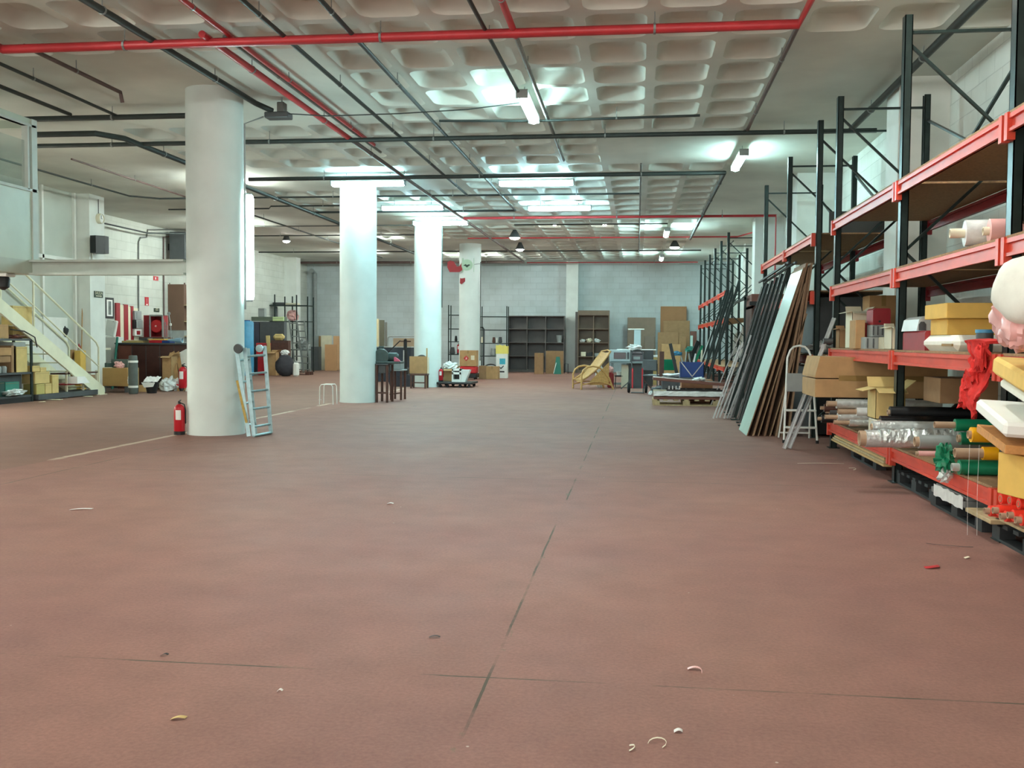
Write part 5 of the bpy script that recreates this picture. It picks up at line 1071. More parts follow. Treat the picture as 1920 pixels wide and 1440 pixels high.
# dolly with small cabinet, boxes, extinguishers
t = thing('flat_dolly', 'low black platform dolly between the third and fourth columns', 'dolly', (-4.95, 27.3, 0)); MB().box(-.5, .5, -.5, .5, .09, .15, .01).obj('deck', BLACK, t)
for sx in (-.4, -.2, .15, .4):
    for sy in (-.44, .4): MB().at((sx, sy, .045), (PI/2, 0, 0)).lathe([(.044, -.02), (.044, .02)], 14).obj('caster', RUBBER, t)
t = wthing('toy_cart', 'small white cabinet-like cart with a dark opening, standing on the black dolly', 'cart', (-4.85, 27.0, .15)); x0, x1, z0, z1 = fb(847, 692, 864, 719, 26.9)
MB().box(x0, x1, 26.9, 27.3, .152, .22).box(x0, x0+.04, 26.9, 27.3, .22, z1).box(x1-.04, x1, 26.9, 27.3, .22, z1).box(x0, x1, 26.9, 27.3, z1-.05, z1).box(x0, x1, 26.9, 26.93, .36, .42).obj('cabinet', WHITE, t); MB().box(x0+.04, x1-.04, 27.1, 27.12, .22, z1-.05).obj('dark_opening', BLACK, t); MB().prism([(0, 0), (.1, 0), (.24, .36), (0, .36)], .3, (x1, 27.25, z1-.38), (1, 0, 0), (0, 0, 1)).obj('chute', WHITE, t)
p = W(826, 714, 26.9)
def extinguisher(label, c, s=1.0, group='fire extinguishers', rz=0):
    t = thing('fire_extinguisher', label, 'fire extinguisher', c, rz, group)
    MB().lathe([(.07*s, 0), (.078*s, .01*s), (.078*s, .36*s), (.07*s, .40*s), (.045*s, .43*s), (.022*s, .445*s)], 22).obj('cylinder', FIRE, t, True)
    MB().lathe([(.08*s, 0), (.08*s, .05*s), (.078*s, .052*s)], 22).obj('base_ring', BLACK, t, True); MB().lathe([(.02*s, .44*s), (.02*s, .475*s)], 10).obj('valve', BLACK, t)
    MB().bar((0, -.03*s, .48*s), (-.0, .07*s, .50*s), .022*s, .01*s).bar((0, -.03*s, .465*s), (0, .06*s, .45*s), .02*s, .008*s).obj('lever', BLACK, t)
    MB().tube([(.02*s, 0, .46*s), (.07*s, 0, .44*s), (.088*s, .0, .36*s), (.088*s, .0, .16*s)], .009*s, 8).obj('hose', BLACK, t, True)
    vs = []; n = 7
    for z in (.22*s, .36*s):
        for j in range(n): a = -PI/2-.5+1.0*j/(n-1); vs.append((.0795*s*math.cos(a), .0795*s*math.sin(a), z))
    MB().add(vs, [(j, j+1, j+1+n, j+n) for j in range(n-1)]).obj('paper_label', PAPER, t); return t
extinguisher('fire extinguisher on the dolly between the third and fourth columns', (p.x, 26.95, .152), .8)
extinguisher('red fire extinguisher on the rack left of the fourth column', (W(856, 660, 39.3).x, 39.8, zz2[3]+.001), .9)
x0, x1, z0, z1 = fb(831, 692, 852, 722, 27.3); carton('open_box', 'tan open box of crumpled white rags on the black dolly', 'box', x0, x1, 27.35, 27.75, .152, z1, CARD, False, True); tag(MB().blob(((x0+x1)/2, 27.55, z1+.06), (.2, .17, .13), .3, 4, 71, .2).obj('rags', PLASTIC_W), 'white rags heaped in the tan open box on the dolly', 'rags')
x0, x1, z0, z1 = fb(862, 657, 893, 687, 32.5); t = carton('flame_carton', 'carton with a red flame mark standing on the red trolley before the fourth column', 'box', x0, x1, 32.5, 32.95, .44, z1, CARD, True, False)
w_ = (x1-x0)/2; h_ = z1-.44; MB().prism([(-.09, 0), (0, -.09), (.09, 0), (0, .09)], .003, (-.06, -.229, h_*.5)).obj('diamond_mark', RED, t); MB().prism([(-.03, -.04), (.02, -.04), (.035, 0), (.0, .05), (-.01, .01)], .003, (-.06, -.231, h_*.5)).obj('flame_mark', PINK, t); MB().box(w_-.18, w_-.06, -.229, -.226, h_*.4, h_*.68).obj('label_sticker', CREAM, t)
t = wthing('red_trolley', 'red moulded trolley under the flame marked carton', 'trolley', ((x0+x1)/2, 32.7, 0)); MB().box(x0, x1, 32.5, 33.0, .2, .438, .03).obj('body', RED, t); MB().box(x0-.02, x1+.02, 32.48, 33.02, .05, .2, .02).obj('black_skirt', BLACK, t)
for sx in (x0+.06, x1-.06):
    for sy in (32.56, 32.9): MB().at((sx, sy, .03), (PI/2, 0, 0)).lathe([(.03, -.02), (.03, .02)], 12).obj('caster', RUBBER, t)
x0, x1, z0, z1 = fb(897, 686, 911, 712, 33.0); carton('small_carton', 'small brown carton, left of the pair by the white upright box', 'box', x0, x1, 33.0, 33.35, 0, z1, CARD_DARK, True, False, 'pair of small cartons', .08)
x0, x1, z0, z1 = fb(912, 687, 934, 712, 33.0); carton('small_carton', 'wider brown carton, right of the pair by the white upright box', 'box', x0, x1, 33.0, 33.35, 0, z1, CARD, True, False, 'pair of small cartons', -.05)
x0, x1, z0, z1 = fb(930, 647, 951, 710, 33.9); t = wthing('tall_white_box', 'tall white box with a torn yellow top and teal print', 'box', ((x0+x1)/2, 33.9, 0)); MB().box(x0, x1, 33.9, 34.2, 0, z1-.3, .004).obj('white_body', WHITE, t); MB().prism([(0, 0), (x1-x0+.02, 0), (x1-x0+.02, .27), (x1-x0-.05, .25), (x1-x0-.1, .3), (.2, .27), (.12, .31), (.05, .27), (0, .3)], .31, (x0-.01, 34.205, z1-.3), (1, 0, 0), (0, 0, 1)).obj('yellow_top', mat('lemon_card', (228, 214, 110), .7, 0, .05), t)
cx = (x0+x1)/2; MB().box(cx-.07, cx+.13, 33.895, 33.9, z1*.42, z1*.42+.2).obj('teal_print', mat('teal_print', (60, 170, 190), .6, 0, .15, 20), t); MB().prism([(-.05, .02), (0, -.03), (.1, .07), (.09, .1), (0, .02), (-.04, .05)], .003, (cx-.02, 33.897, z1*.3)).obj('tick_mark', INK, t); MB().box(cx-.08, cx+.1, 33.895, 33.9, .2, .25).obj('text_line', INK, t)
# bicycle-like cart frame
t = wthing('hand_cart', 'tall black tube cart frame with a curved wheel arch right of the fourth column', 'cart frame', W(903, 708, 34.0)); x0, x1, z0, z1 = fb(896, 614, 907, 700, 34.6)
MB().tube([(x0, 34.6, .0), (x0, 34.6, z1-.04), (x0+.04, 34.6, z1), (x1-.04, 34.6, z1), (x1, 34.6, z1-.06), (x1, 34.6, .0)], .03, 8).obj('frame_tube', BLACK, t, True); MB().tube([(x1-.1+.34-.34*math.cos(a), 34.7, .12+.34*math.sin(a)) for a in [PI*i/12 for i in range(13)]], .022, 8).obj('wheel_arch', BLACK, t, True)
# red and green wall figure on column four
p = W(876, 497, 33.78); t = wthing('wall_figure', 'round green disc with a red mitt shape high on the fourth column', 'wall decoration', p)
PG = mat('pale_mint', (176, 206, 182), .6, 0, .05); MB().at((p.x, 33.76, p.z), (PI/2, 0, 0)).lathe([(.02, -.02), (.19, -.02), (.2, 0), (.19, .02), (.02, .02)], 28).obj('disc', PG, t, True)
MB().prism([(-.13, -.02), (-.05, .03), (.0, .0), (.06, .02), (.12, 0), (.06, -.04), (0, -.09), (-.06, -.04)], .01, (p.x, 33.735, p.z)).obj('dark_mark', SGN, t); MB().box(p.x-.18, p.x+.24, 33.785, 33.81, p.z-.24, p.z+.24, .005).obj('mint_plate', PG, t)
MB().prism([(0, -.13), (0, .14), (-.1, .0), (-.19, -.01), (-.3, .16), (-.42, .2), (-.52, .14), (-.52, -.04), (-.44, -.2), (-.1, -.2)], .04, (p.x-.17, 33.8, p.z-.04)).obj('red_mitt', RED_D, t)
MB().prism([(-.25, -.52), (-.2, -.56), (.06, -.36), (.1, -.28), (.05, -.25), (-.02, -.33), (-.2, -.36), (-.24, -.34)], .03, (p.x, 33.79, p.z-.1)).obj('red_strap', RED_D, t)
tag(MB().tube([(p.x+.24, 33.8, p.z+.02), (p.x+.45, 33.9, p.z+.06)], .01).obj('power_cord', GREY), 'short cord leaving the wall figure to the right', 'cord')
MB().box(W(812, 560, 35).x, W(820, 560, 35).x, 35.0, 35.2, .4, W(816, 577, 35).z).obj('grey_post', GREY_D); tag([q for q in bpy.data.objects if q.name.startswith('grey_post')][-1], 'grey narrow cabinet edge right of the third column', 'cabinet')
o = [q for q in bpy.data.objects if q.name.startswith('grey_post')][-1]; o.name = 'narrow_cabinet'; o.scale.z = 1.0; o.location.z = .0
# brown cabinet between second and third rack runs
t = wthing('cabinet', 'dark brown open cabinet between the second and the far rack run', 'cabinet', (2.9, 21.4, 0)); MB().box(2.35, 3.4, 22.1, 22.15, 0, 2.05).box(2.35, 2.39, 21.0, 22.1, 0, 2.05).box(3.36, 3.4, 21.0, 22.1, 0, 2.05).box(2.35, 3.4, 21.0, 22.1, 2.0, 2.05).obj('carcass', WOOD_D, t)
for z in (.5, 1.0, 1.5): MB().box(2.39, 3.36, 21.02, 22.1, z, z+.03).obj('shelf', WOOD_D, t)
tag(MB().box(2.3, 3.45, 20.9, 21.0, 2.06, 2.14).obj('steel_beam', BLACK), 'black steel beam lying on top of the dark brown cabinet', 'beam')
tag(MB().box(2.35, 3.38, 21.05, 22.0, 2.145 if False else 2.052, 2.3, .01).obj('brown_carton', WOOD_R), 'red-brown box on the dark brown cabinet behind the black beam', 'box')
for k in range(4): tag(MB().tube([(2.95+.1*k, 22.6, 0), (2.95+.1*k, 22.5, 2.55-.05*k)], .04, 10).obj('card_tube', TUBE_CARD, None, True), ORD[k]+' of four brown card tubes standing behind the cabinet, from the aisle', 'tube', 'card tubes behind the cabinet')
# ------------------------------------------------------------------ left side: under and behind the stairs
# low rack with boxes in front of the partition, beneath the landing
LX = -12.140
t = wthing('metal_shelf', 'dark metal shelf rack loaded with boxes under the stair landing', 'shelf rack', (-12.290, 17.6, 0))
for y in (16.1, 18.72):
    for x in (LX, LX-.38): MB().box(x-.03, x+.0, y-.03, y+.03, 0, 1.32).obj('post', STEEL_BLACK, t)
for z in (.14, .60, 1.27): MB().box(LX-.40, LX+.0, 16.1, 18.72, z-.04, z, .003).obj('shelf', GREY_D, t)
MB().box(LX-.38, LX-.01, 16.12, 18.7, 0, .1).obj('base_skirt', BLACK, t)
def xb(name, label, px0, py0, px1, X, d_, m, z0=None, group=None, cat='box', flaps=False, tape=False, pyb=None):
    a = WX(px0, py0, X); b = WX(px1, py0, X)          # faces the hall (side towards +x), runs along y
    y0, y1 = a.y, b.y; zt = (a.z+b.z)/2
    if pyb is not None: z0 = WX((px0+px1)/2, pyb, X).z
    t = wthing(name, label, cat, (X-d_/2, (y0+y1)/2, z0), group)
    MB().box(X-d_, X, y0, y1, z0+.001, zt, .004).obj('body', m, t)
    MB().box(X-.001, X+.002, y0+.01, y1-.01, zt-.035, zt-.03).obj('lid_line', CARD_DARK, t)
    return t
g = 'cartons on the rack under the landing'
xb('carton', 'brown carton on the top shelf of the rack under the landing', -30, 608, 16, -12.210, .3, CARD, 1.272, g)
xb('carton', 'straw carton with a tall opening at the right of the top shelf under the landing', 24, 574, 60, -12.290, .25, CARD_Y, 1.272, g)
xb('carton', 'long carton upper of two at the left of the middle shelf', -20, 652, 22, -12.190, .3, CARD, .86, g, pyb=667)
xb('carton', 'long carton lower of two at the left of the middle shelf', -20, 668, 20, -12.190, .3, CARD_DARK, .7, g, pyb=680)
xb('carton', 'dark brown carton at the middle of the middle shelf', 21, 648, 30, -12.190, .3, CARD_DARK, .602, g)
xb('carton', 'tall straw carton at the right of the middle shelf', 31, 650, 51, -12.170, .3, CARD_Y, .602, g)
for k, px in enumerate((3, 13)): tag(MB().at((-12.270, WX(px, 690, -12.190).y, .602)).lathe([(.06, 0), (.065, .1), (.05, .13)], 14).obj('jar', GREY, None, True), ('left', 'right')[k]+' of two pale round jars under the stacked long cartons', 'jar', 'jars on the rack under the landing')
tag(MB().box(-12.490, -12.190, 18.2, 18.6, .6, 1.2, .01).obj('grey_sheet_box', GREY), 'pale grey sheet box behind the tall straw carton', 'box')
xb('plastic_crate', 'dark teal crate at the left of the lowest shelf', -20, 716, 9, -12.190, .3, mat('dark_teal', (16, 66, 60), .5, 0, .1), .142, g)
xb('plastic_crate', 'teal green crate on the lowest shelf', 10, 716, 36, -12.190, .3, TEAL, .142, g)
tag(MB().blob(WX(28, 736, -12.120), (.1, .28, .06), .4, 4, 81, .1).obj('foil_sheet', FOIL), 'crumpled foil in front of the teal green crate', 'foil')
tag(MB().box(-12.490, -12.290, 17.0, 18.6, .15, .55, .01).obj('dark_bin', GREY_D), 'dark long bin at the back of the lowest shelf', 'bin')
tag(MB().blob((-12.290, 18.35, 1.3), (.14, .24, .05), .4, 4, 83, .1).obj('brown_rag', WOOD_R), 'reddish rag between the cartons on the top shelf', 'rag')
tag(MB().tube([(-12.180, 18.1, 1.45), (-12.090, 18.4, 1.42), (-12.090, 18.75, 1.3), (-12.110, 18.85, 1.1)], .012).obj('hose_loop', BLACK, None, True), 'black hose bent over the end of the rack under the landing', 'hose')
tag(MB().box(-12.570, -12.090, 18.85, 21.1, .02, .13).obj('low_platform', GREY_D), 'low dark platform carrying the straw cartons under the stairs', 'platform')
g = 'straw cartons under the stairs'; SX_ = -12.120
xb('carton', 'small straw carton on top of the pile beside the rack post', 62, 686, 75, SX_, .3, CARD_Y, .60, g, pyb=697)
xb('carton', 'pale open carton second from the top of the pile under the stairs', 76, 689, 87, SX_, .3, CARD_Y, .55, g, pyb=697)
xb('carton', 'wide straw carton in the middle of the pile under the stairs', 66, 697, 93, SX_, .3, CARD_Y, .30, g, pyb=719)
xb('carton', 'small olive carton at the bottom left of the pile under the stairs', 69, 720, 84, SX_, .3, mat('olive_card', (184, 172, 104), .8, 0, .06), .131, g)
xb('carton', 'straw carton at the bottom middle of the pile under the stairs', 85, 719, 97, SX_, .3, CARD_Y, .131, g)
xb('carton', 'straw carton at the bottom right end of the pile under the stairs', 98, 703, 110, SX_, .3, CARD_Y, .131, g)
t = wthing('red_shelf', 'low red-brown bench frame under the lower stairs', 'bench', (-12.290, 20.6, 0)); MB().box(-12.550, -12.190, 20.0, 21.3, .27, .30).obj('lower_board', RED_D, t); MB().box(-12.550, -12.190, 20.0, 21.3, .50, .53).obj('upper_board', WOOD_D, t)
for y in (20.05, 20.7, 21.25): MB().box(-12.230, -12.190, y-.015, y+.015, .0, .56).obj('leg', CREAM, t)
tag(MB().box(-12.490, -12.210, 20.75, 21.2, .302, .46, .004).obj('flat_carton', CARD_DARK), 'flat brown carton on the low red-brown bench', 'box')
tag(MB().prism([(0, 0), (.5, 0), (.3, .15), (0, .15)], .25, (-12.240, 20.1, .302), (0, 1, 0)).obj('paper_wedge', PAPER), 'pale wedge of paper on the low red-brown bench', 'paper')
for k, (px, py, s) in enumerate(((105, 750, .3), (170, 744, .22), (86, 754, .16))):
    p = G(px, py); o = MB().sheet(lambda u, v, p=p, s=s, k=k: (p.x-s/2+s*u, p.y-.12+.24*v*(.5+.5*math.sin(3*u+k)), .012+.012*abs(noise.noise(Vector((u*5, v*5, k))))), 8, 4, .004).obj('torn_card', CREAM); tag(o, ('long torn pale card on the floor before the straw cartons', 'torn pale card at the foot of the stairs', 'small pale card scrap beside the torn card')[k], 'scrap', 'torn cards on the floor by the stairs')
# work bench with clutter behind the stairs
t = wthing('clutter_shelf', 'long pale worktop behind the stair rails covered with tools', 'worktop', (-12.090, 23.0, 0)); a = W(65, 652, 23.3); b = W(165, 672, 23.3)
MB().box(-14.2, -13.05, 22.6, 23.4, 1.0, 1.05, .004).obj('tabletop', CREAM, t); 
for x in (-14.1, -13.15): MB().box(x-.03, x+.03, 22.7, 22.76, 0, 1.0).obj('leg', GREY_D, t)
t = lean('white_sheet', 'large white sheet leaning behind the stair rails', 'sheet', -12.93, -12.94, 18.9, 21.3, 1.75, .012, WHITE)
t = thing('tall_fan', 'black machine head with a white plate seen between the stair rails', 'machine', (-12.090, 21.6, .9)); 
p = W(116, 628, 21.2); t.location = (p.x, 21.2, .131)
MB().tube([(0, 0, 0), (0, 0, p.z-.13)], .04, 10).obj('column', GREY_D, t, True); MB().blob((.02, 0, p.z-.05), (.12, .1, .13), .2, 3, 5).obj('head', BLACK, t, True); MB().box(-.3, .06, -.1, .1, p.z-.4, p.z-.37).obj('white_plate', WHITE, t); MB().at((-.12, 0, p.z-.15), (PI/2, 0, 0)).lathe([(.1, -.01), (.1, .01)], 18).obj('grey_disc', GREY, t)
t = thing('chair', 'grey chair shell tucked behind the stair stringer', 'chair', (W(118, 690, 21.4).x, 21.45, 0)); MB().sheet(lambda u, v: (-.25+.5*u, .0+.25*v*v-.08*math.sin(PI*u), .75-.4*v+.05*u), 10, 8, .02).obj('shell', GREY, t, True)
for s in (-1, 1): MB().tube([(s*.2, .1, 0), (s*.15, .1, .5)], .02).obj('leg', GREY_D, t)
tag(MB().at((W(133, 690, 21.9).x, 21.9, 0)).lathe([(.2, 0), (.26, .75), (.27, .78)], 18).obj('dark_bin', GREY_D, None, True), 'dark round bin behind the grey chair shell', 'bin')
tag(MB().box(W(136, 690, 21.8).x, W(150, 690, 21.8).x, 21.45, 21.68, 0, 1.02, .004).obj('brown_box', CARD), 'brown carton standing behind the stair foot, left half', 'box')
tag(MB().box(W(150, 690, 21.7).x+.01, W(162, 690, 21.7).x, 21.45, 21.68, 0, 1.0, .004).obj('brown_box', YEL_CARD), 'honey coloured carton standing behind the stair foot, right half', 'box')
for k, (px0, py0, px1, py1, m_, r_, lb) in enumerate(((142, 690, 139, 560, GREY, .02, 'upright grey tube left of the white pillar'), (146, 690, 136, 548, TEAL, .012, 'thin dark green pole leaning left of the white pillar'), (163, 680, 152, 530, CARD, .012, 'thin tan cane leaning left of the white pillar'), (150, 672, 146, 615, RED, .025, 'red upright tube behind the stair rails'), (153, 672, 152, 620, RED_D, .02, 'darker red upright tube beside the red one'), (134, 668, 133, 612, GREY, .05, 'wide grey upright roll behind the stair rails'))):
    a = W(px0, py0, 21.72); b = W(px1, py1, 21.72); a.z = .45 if k > 2 else .0; a.y -= 0.0
    a = Vector((a.x, 21.82 if k < 3 else 21.7, 1.0 if k > 2 else a.z)); b.y = 21.79
    if k < 3: a.x = b.x+.12; a.y = 21.45
    if k > 2: a.z = 1.03; b.z = max(b.z, 1.3)
    tag(MB().tube([a, b], r_, 8).obj('pole', m_, None, True), lb, 'pole', 'poles standing by the white pillar')
# crate on legs and grey roll
x0, x1, z0, z1 = fb(166, 690, 239, 724, 22.2)
t = wthing('wood_crate', 'long ochre crate on short legs right of the stair foot', 'crate', ((x0+x1)/2, 22.2, 0)); MB().box(x0, x1, 22.2, 22.75, z0, z1, .004).obj('crate_body', mat('ochre_board', (166, 130, 76), .6, 0, .08, 4), t)
for xx in (x0+.06, x1-.06): MB().box(xx-.04, xx+.04, 22.24, 22.7, 0, z0).obj('leg', GREY_D, t)
MB().at((x0+.22, 22.195, z1-.08), (PI/2, 0, 0)).lathe([(.012, -.003), (.012, .003)], 10).obj('knot', INK, t)
tag(MB().box(x0+.1, x0+.42, 22.3, 22.7, z1+.001, z1+.12, .01).obj('dark_tray', mat('dark_green_tray', (52, 68, 62), .5, 0, .1)), 'dark green tray on the left of the ochre crate', 'tray')
tag(MB().box(x0+.35, x0+.78, 22.6, 22.74, z1+.001, z1+.2, .01).obj('grey_green_box', mat('grey_green', (84, 98, 90), .6, 0, .1)), 'grey-green box at the back of the ochre crate', 'box')
p = W(222, 680, 22.35); tag(MB().blob((p.x, 22.4, z1+.07), (.11, .1, .08), .4, 4, 91, .1).obj('pink_rag', PINK), 'pink rag on the right end of the ochre crate', 'rag')
tag(MB().at((p.x-.3, 22.35, z1+.002)).lathe([(.13, 0), (.13, .012)], 20).obj('pale_plate', CREAM), 'pale round plate on the ochre crate', 'plate')
p = G(246, 739); x, y = p.x, p.y
t = thing('carpet_roll', 'upright dark grey roll tied with white tape at both ends', 'roll', (x, y+.1, 0)); RG = mat('grey_roll_rubber', (84, 92, 88), .6, 0, .12, 10)
zt3 = W(246, 667, 21.5).z
MB().lathe([(.09, 0), (.105, .02), (.107, .2), (.107, zt3-.25), (.104, zt3-.2), (.095, zt3-.02), (.085, zt3)], 24).obj('rolled_mat', RG, t, True)
for z in (.17, zt3-.14): MB().lathe([(.109, z-.025), (.112, z), (.109, z+.025)], 24, False).obj('white_tape', WHITE, t, True)
MB().blob((-.1, -.02, .32), (.025, .03, .1), .3, 4, 92).obj('loose_tape', WHITE, t)
# counter
x0 = W(220, 690, 24.0).x; x1 = W(347, 690, 24.0).x+.5; zc = W(280, 643, 24.0).z
t = wthing('counter', 'long dark brown panelled counter with a grey top left of the first column', 'counter', ((x0+x1)/2, 24.4, 0))
MB().box(x0, x1, 24.0, 24.8, 0, zc-.04, .004).obj('carcass', WOOD_D, t); MB().box(x0-.04, x1+.04, 23.94, 24.84, zc-.04, zc, .006).obj('worktop', GREY_D, t)
n = 6
for k in range(n):
    a = x0+.03+(x1-x0-.06)*k/n; b = x0+.03+(x1-x0-.06)*(k+1)/n
    MB().box(a+.006, b-.006, 23.985, 24.0, .05, zc-.06, .003).obj('front_panel', WOOD_R if k == 0 else mat('dark_red_brown_panel', (72, 42, 36), .4, 0, .15, 6), t)
    if k: MB().box(a-.006, a+.006, 23.98, 24.0, .05, zc-.06).obj('joint_strip', GREY_D, t)
# things on the counter
def oncounter(name, label, cat, px0, py0, px1, d_, m, dy=0, z0=None, h=None):
    xa, xb_, za, zb = fb(px0, py0, px1, 641, 24.1+dy); o = MB().box(xa, xb_, 24.1+dy, 24.1+dy+d_, (z0 or zc)+.001, (z0 or zc)+(h or max(.02, zb-zc)), .006).obj(name, m); return tag(o, label, cat, 'things on the brown counter')
oncounter('folder_stack', 'flat stack of pale folders on the counter', 'folders', 228, 632, 268, .4, CARD_Y, 0, None, .05)
oncounter('cardboard_sheet', 'pale sheet on top of the folders on the counter', 'sheet', 236, 630, 272, .35, CREAM, .05, zc+.052, .022)
oncounter('printed_box', 'small dark box with white marks beside the folders', 'box', 262, 634, 276, .3, GREY_D, -.02, zc+.075, .05)
oncounter('red_case', 'flat red case on the counter below the hose reel', 'case', 279, 634, 304, .3, RED, 0, None, .07)
oncounter('yellow_tray', 'flat yellow tray lying across the red case', 'tray', 277, 628, 308, .35, YEL_CARD, .02, zc+.072, .035)
oncounter('blue_case', 'dark blue case behind the pale blue funnel', 'case', 303, 634, 318, .3, BLUE, 0, None, .06)
p = W(325, 637, 24.0); t = thing('funnel', 'pale blue funnel lying over the edge of the counter', 'funnel', (p.x, 24.02, zc+.001)); MB().at((.0, .1, .07), (0, PI/2, 0)).lathe([(.025, -.2), (.03, -.05), (.06, .02), (.065, .17), (.05, .17), (.02, -.04)], 18).obj('cone', mat('pale_blue', (140, 180, 200), .4, 0, .06), t, True); MB().at((.18, .1, .07), (0, PI/2, 0)).lathe([(.069, -.005), (.069, .01)], 18, False).obj('rim', WHITE, t)
# white cabinet and teal pole left of the counter
x0, x1, z0, z1 = fb(196, 632, 219, 690, 24.3); tag(MB().box(x0, x1-.02, 24.3, 24.7, .25, z1, .01).obj('white_cabinet', WHITE), 'white cabinet between the pillar and the counter', 'cabinet'); tag(MB().box(x0-.2, x1-.02, 24.28, 24.72, 0, .249).obj('dark_plinth', GREY_D), 'dark plinth under the white cabinet', 'plinth')
p0 = W(214, 690, 23.8); p1 = W(222, 632, 23.9); tag(MB().tube([(p0.x, 23.7, 0), (p1.x, 23.85, p1.z)], .03, 10).obj('teal_pole', TEAL, None, True), 'teal pole leaning on the left end of the counter', 'pole')
# left wall: picture, white tilted box, red stripes, boxes, hose cabinet
def onwall(name, label, cat, px0, py0, px1, py1, t_, m, X=XL, group=None):
    a = WX(px0, py0, X+t_); b = WX(px1, py1, X+t_); zz = (W((px0+px1)/2, py0, (a.y+b.y)/2).z, W((px0+px1)/2, py1, (a.y+b.y)/2).z)
    th = wthing(name, label, cat, (X+t_, (a.y+b.y)/2, zz[1]), group); return th, a.y, b.y, zz[1], zz[0]
t, ya_, yb_, z0, z1 = onwall('picture', 'framed dark picture on the left wall right of the white pillar', 'picture', 197, 558, 214, 597, .03, BLACK)
MB().box(XL, XL+.03, ya_, yb_, z0, z1, .004).obj('frame', BLACK, t); MB().box(XL+.03, XL+.033, ya_+.08, yb_-.08, z0+.06, z1-.06).obj('mount', PAPER, t); MB().box(XL+.033, XL+.036, ya_+.16, yb_-.16, z0+.1, z1-.1).obj('print', mat('grey_photo', (110, 118, 114), .5, 0, .5, 5), t)
for k, (a, b) in enumerate(((218, 226), (233, 241), (246, 251))):
    t, ya_, yb_, z0, z1 = onwall('red_board', ('left broad', 'middle broad', 'right narrow')[k]+' red board standing against the left wall', 'board', a, 568+3*k, b, 640, .05, RED_D, XL, 'red boards on the left wall')
    MB().box(XL+.002, XL+.05, ya_, yb_, 0, z1).obj('red_face', RED_D, t); MB().box(XL+.002, XL+.03, yb_, yb_+.35, 0, z1-.05).obj('pale_backing', CREAM, t)
p = W(209, 615, 25.3); t = thing('white_box', 'white appliance door tilted against the left wall under the picture', 'door', (p.x, 25.3, p.z-.25), 0, None, tilt=(0, -.0, 0)); MB().at((0, 0, .25), (0, .2, 0)).box(-.14, .14, -.06, .06, -.22, .22, .02).obj('shell', WHITE, t); MB().at((.09, -.062, .42), (PI/2, .2, 0)).lathe([(.012, 0), (.012, .006)], 10).obj('knob', GREY, t); MB().box(-.1, .12, -.1, .2, -.2, .02).obj('bracket', WHITE, t)
o = t; tag(MB().box(p.x-.2, p.x+.16, 25.1, 25.7, 0, p.z-.46, .01).obj('white_chest', WHITE), 'white chest under the tilted white appliance door', 'chest')
for k, (px0, py0, px1, py1, m_, lb) in enumerate(((253, 583, 266, 600, GREY, 'upper grey fuse box on the left wall'), (256, 600, 268, 616, GREY, 'middle grey fuse box on the left wall'), (253, 617, 266, 630, WHITE, 'small white socket box with a red front on the left wall'), (252, 600, 256, 616, BLACK, 'narrow black switch box beside the fuse boxes'))):
    t, ya_, yb_, z0, z1 = onwall('fuse_box', lb, 'electrical box', px0, py0, px1, py1, .12, m_, XL, 'electrical boxes on the left wall'); MB().box(XL, XL+.12, ya_, yb_, z0, z1, .01).obj('casing', m_, t); MB().box(XL+.12, XL+.126, ya_+.1, yb_-.1, z0+.04, z1-.05).obj('cover', RED_D if k == 2 else m_, t)
t, ya_, yb_, z0, z1 = onwall('fire_sign', 'small red fire extinguisher sign on the left wall', 'sign', 272, 557, 279, 573, .012, RED, XL, 'signs on the left wall'); MB().box(XL, XL+.012, ya_, yb_, z0, z1).obj('sign_plate', FIRE, t); MB().box(XL+.012, XL+.014, ya_+.1, (ya_+yb_)/2, z0+.08, z1-.04).box(XL+.012, XL+.014, ya_+.06, yb_-.06, z0+.01, z0+.05).obj('pictogram', PAPER, t)
t, ya_, yb_, z0, z1 = onwall('fire_sign', 'red sign just under the beam on the left wall', 'sign', 288, 518, 297, 526, .012, RED, XL, 'signs on the left wall'); MB().box(XL, XL+.012, ya_, yb_, z0, z1).obj('sign_plate', FIRE, t); MB().box(XL+.012, XL+.014, ya_+.15, yb_-.2, z0+.03, z1-.03).obj('pictogram', PAPER, t)
t, ya_, yb_, z0, z1 = onwall('wall_sign', 'small dark green sign above the hose reel', 'sign', 289, 578, 299, 585, .012, SGN, XL, 'signs on the left wall'); MB().box(XL, XL+.012, ya_, yb_, z0, z1).obj('sign_plate', SGN, t); MB().box(XL+.012, XL+.014, ya_+.08, yb_-.08, z0+.05, z0+.07).box(XL+.012, XL+.014, ya_+.1, yb_-.1, z0+.1, z0+.115).obj('text_line', CREAM, t)
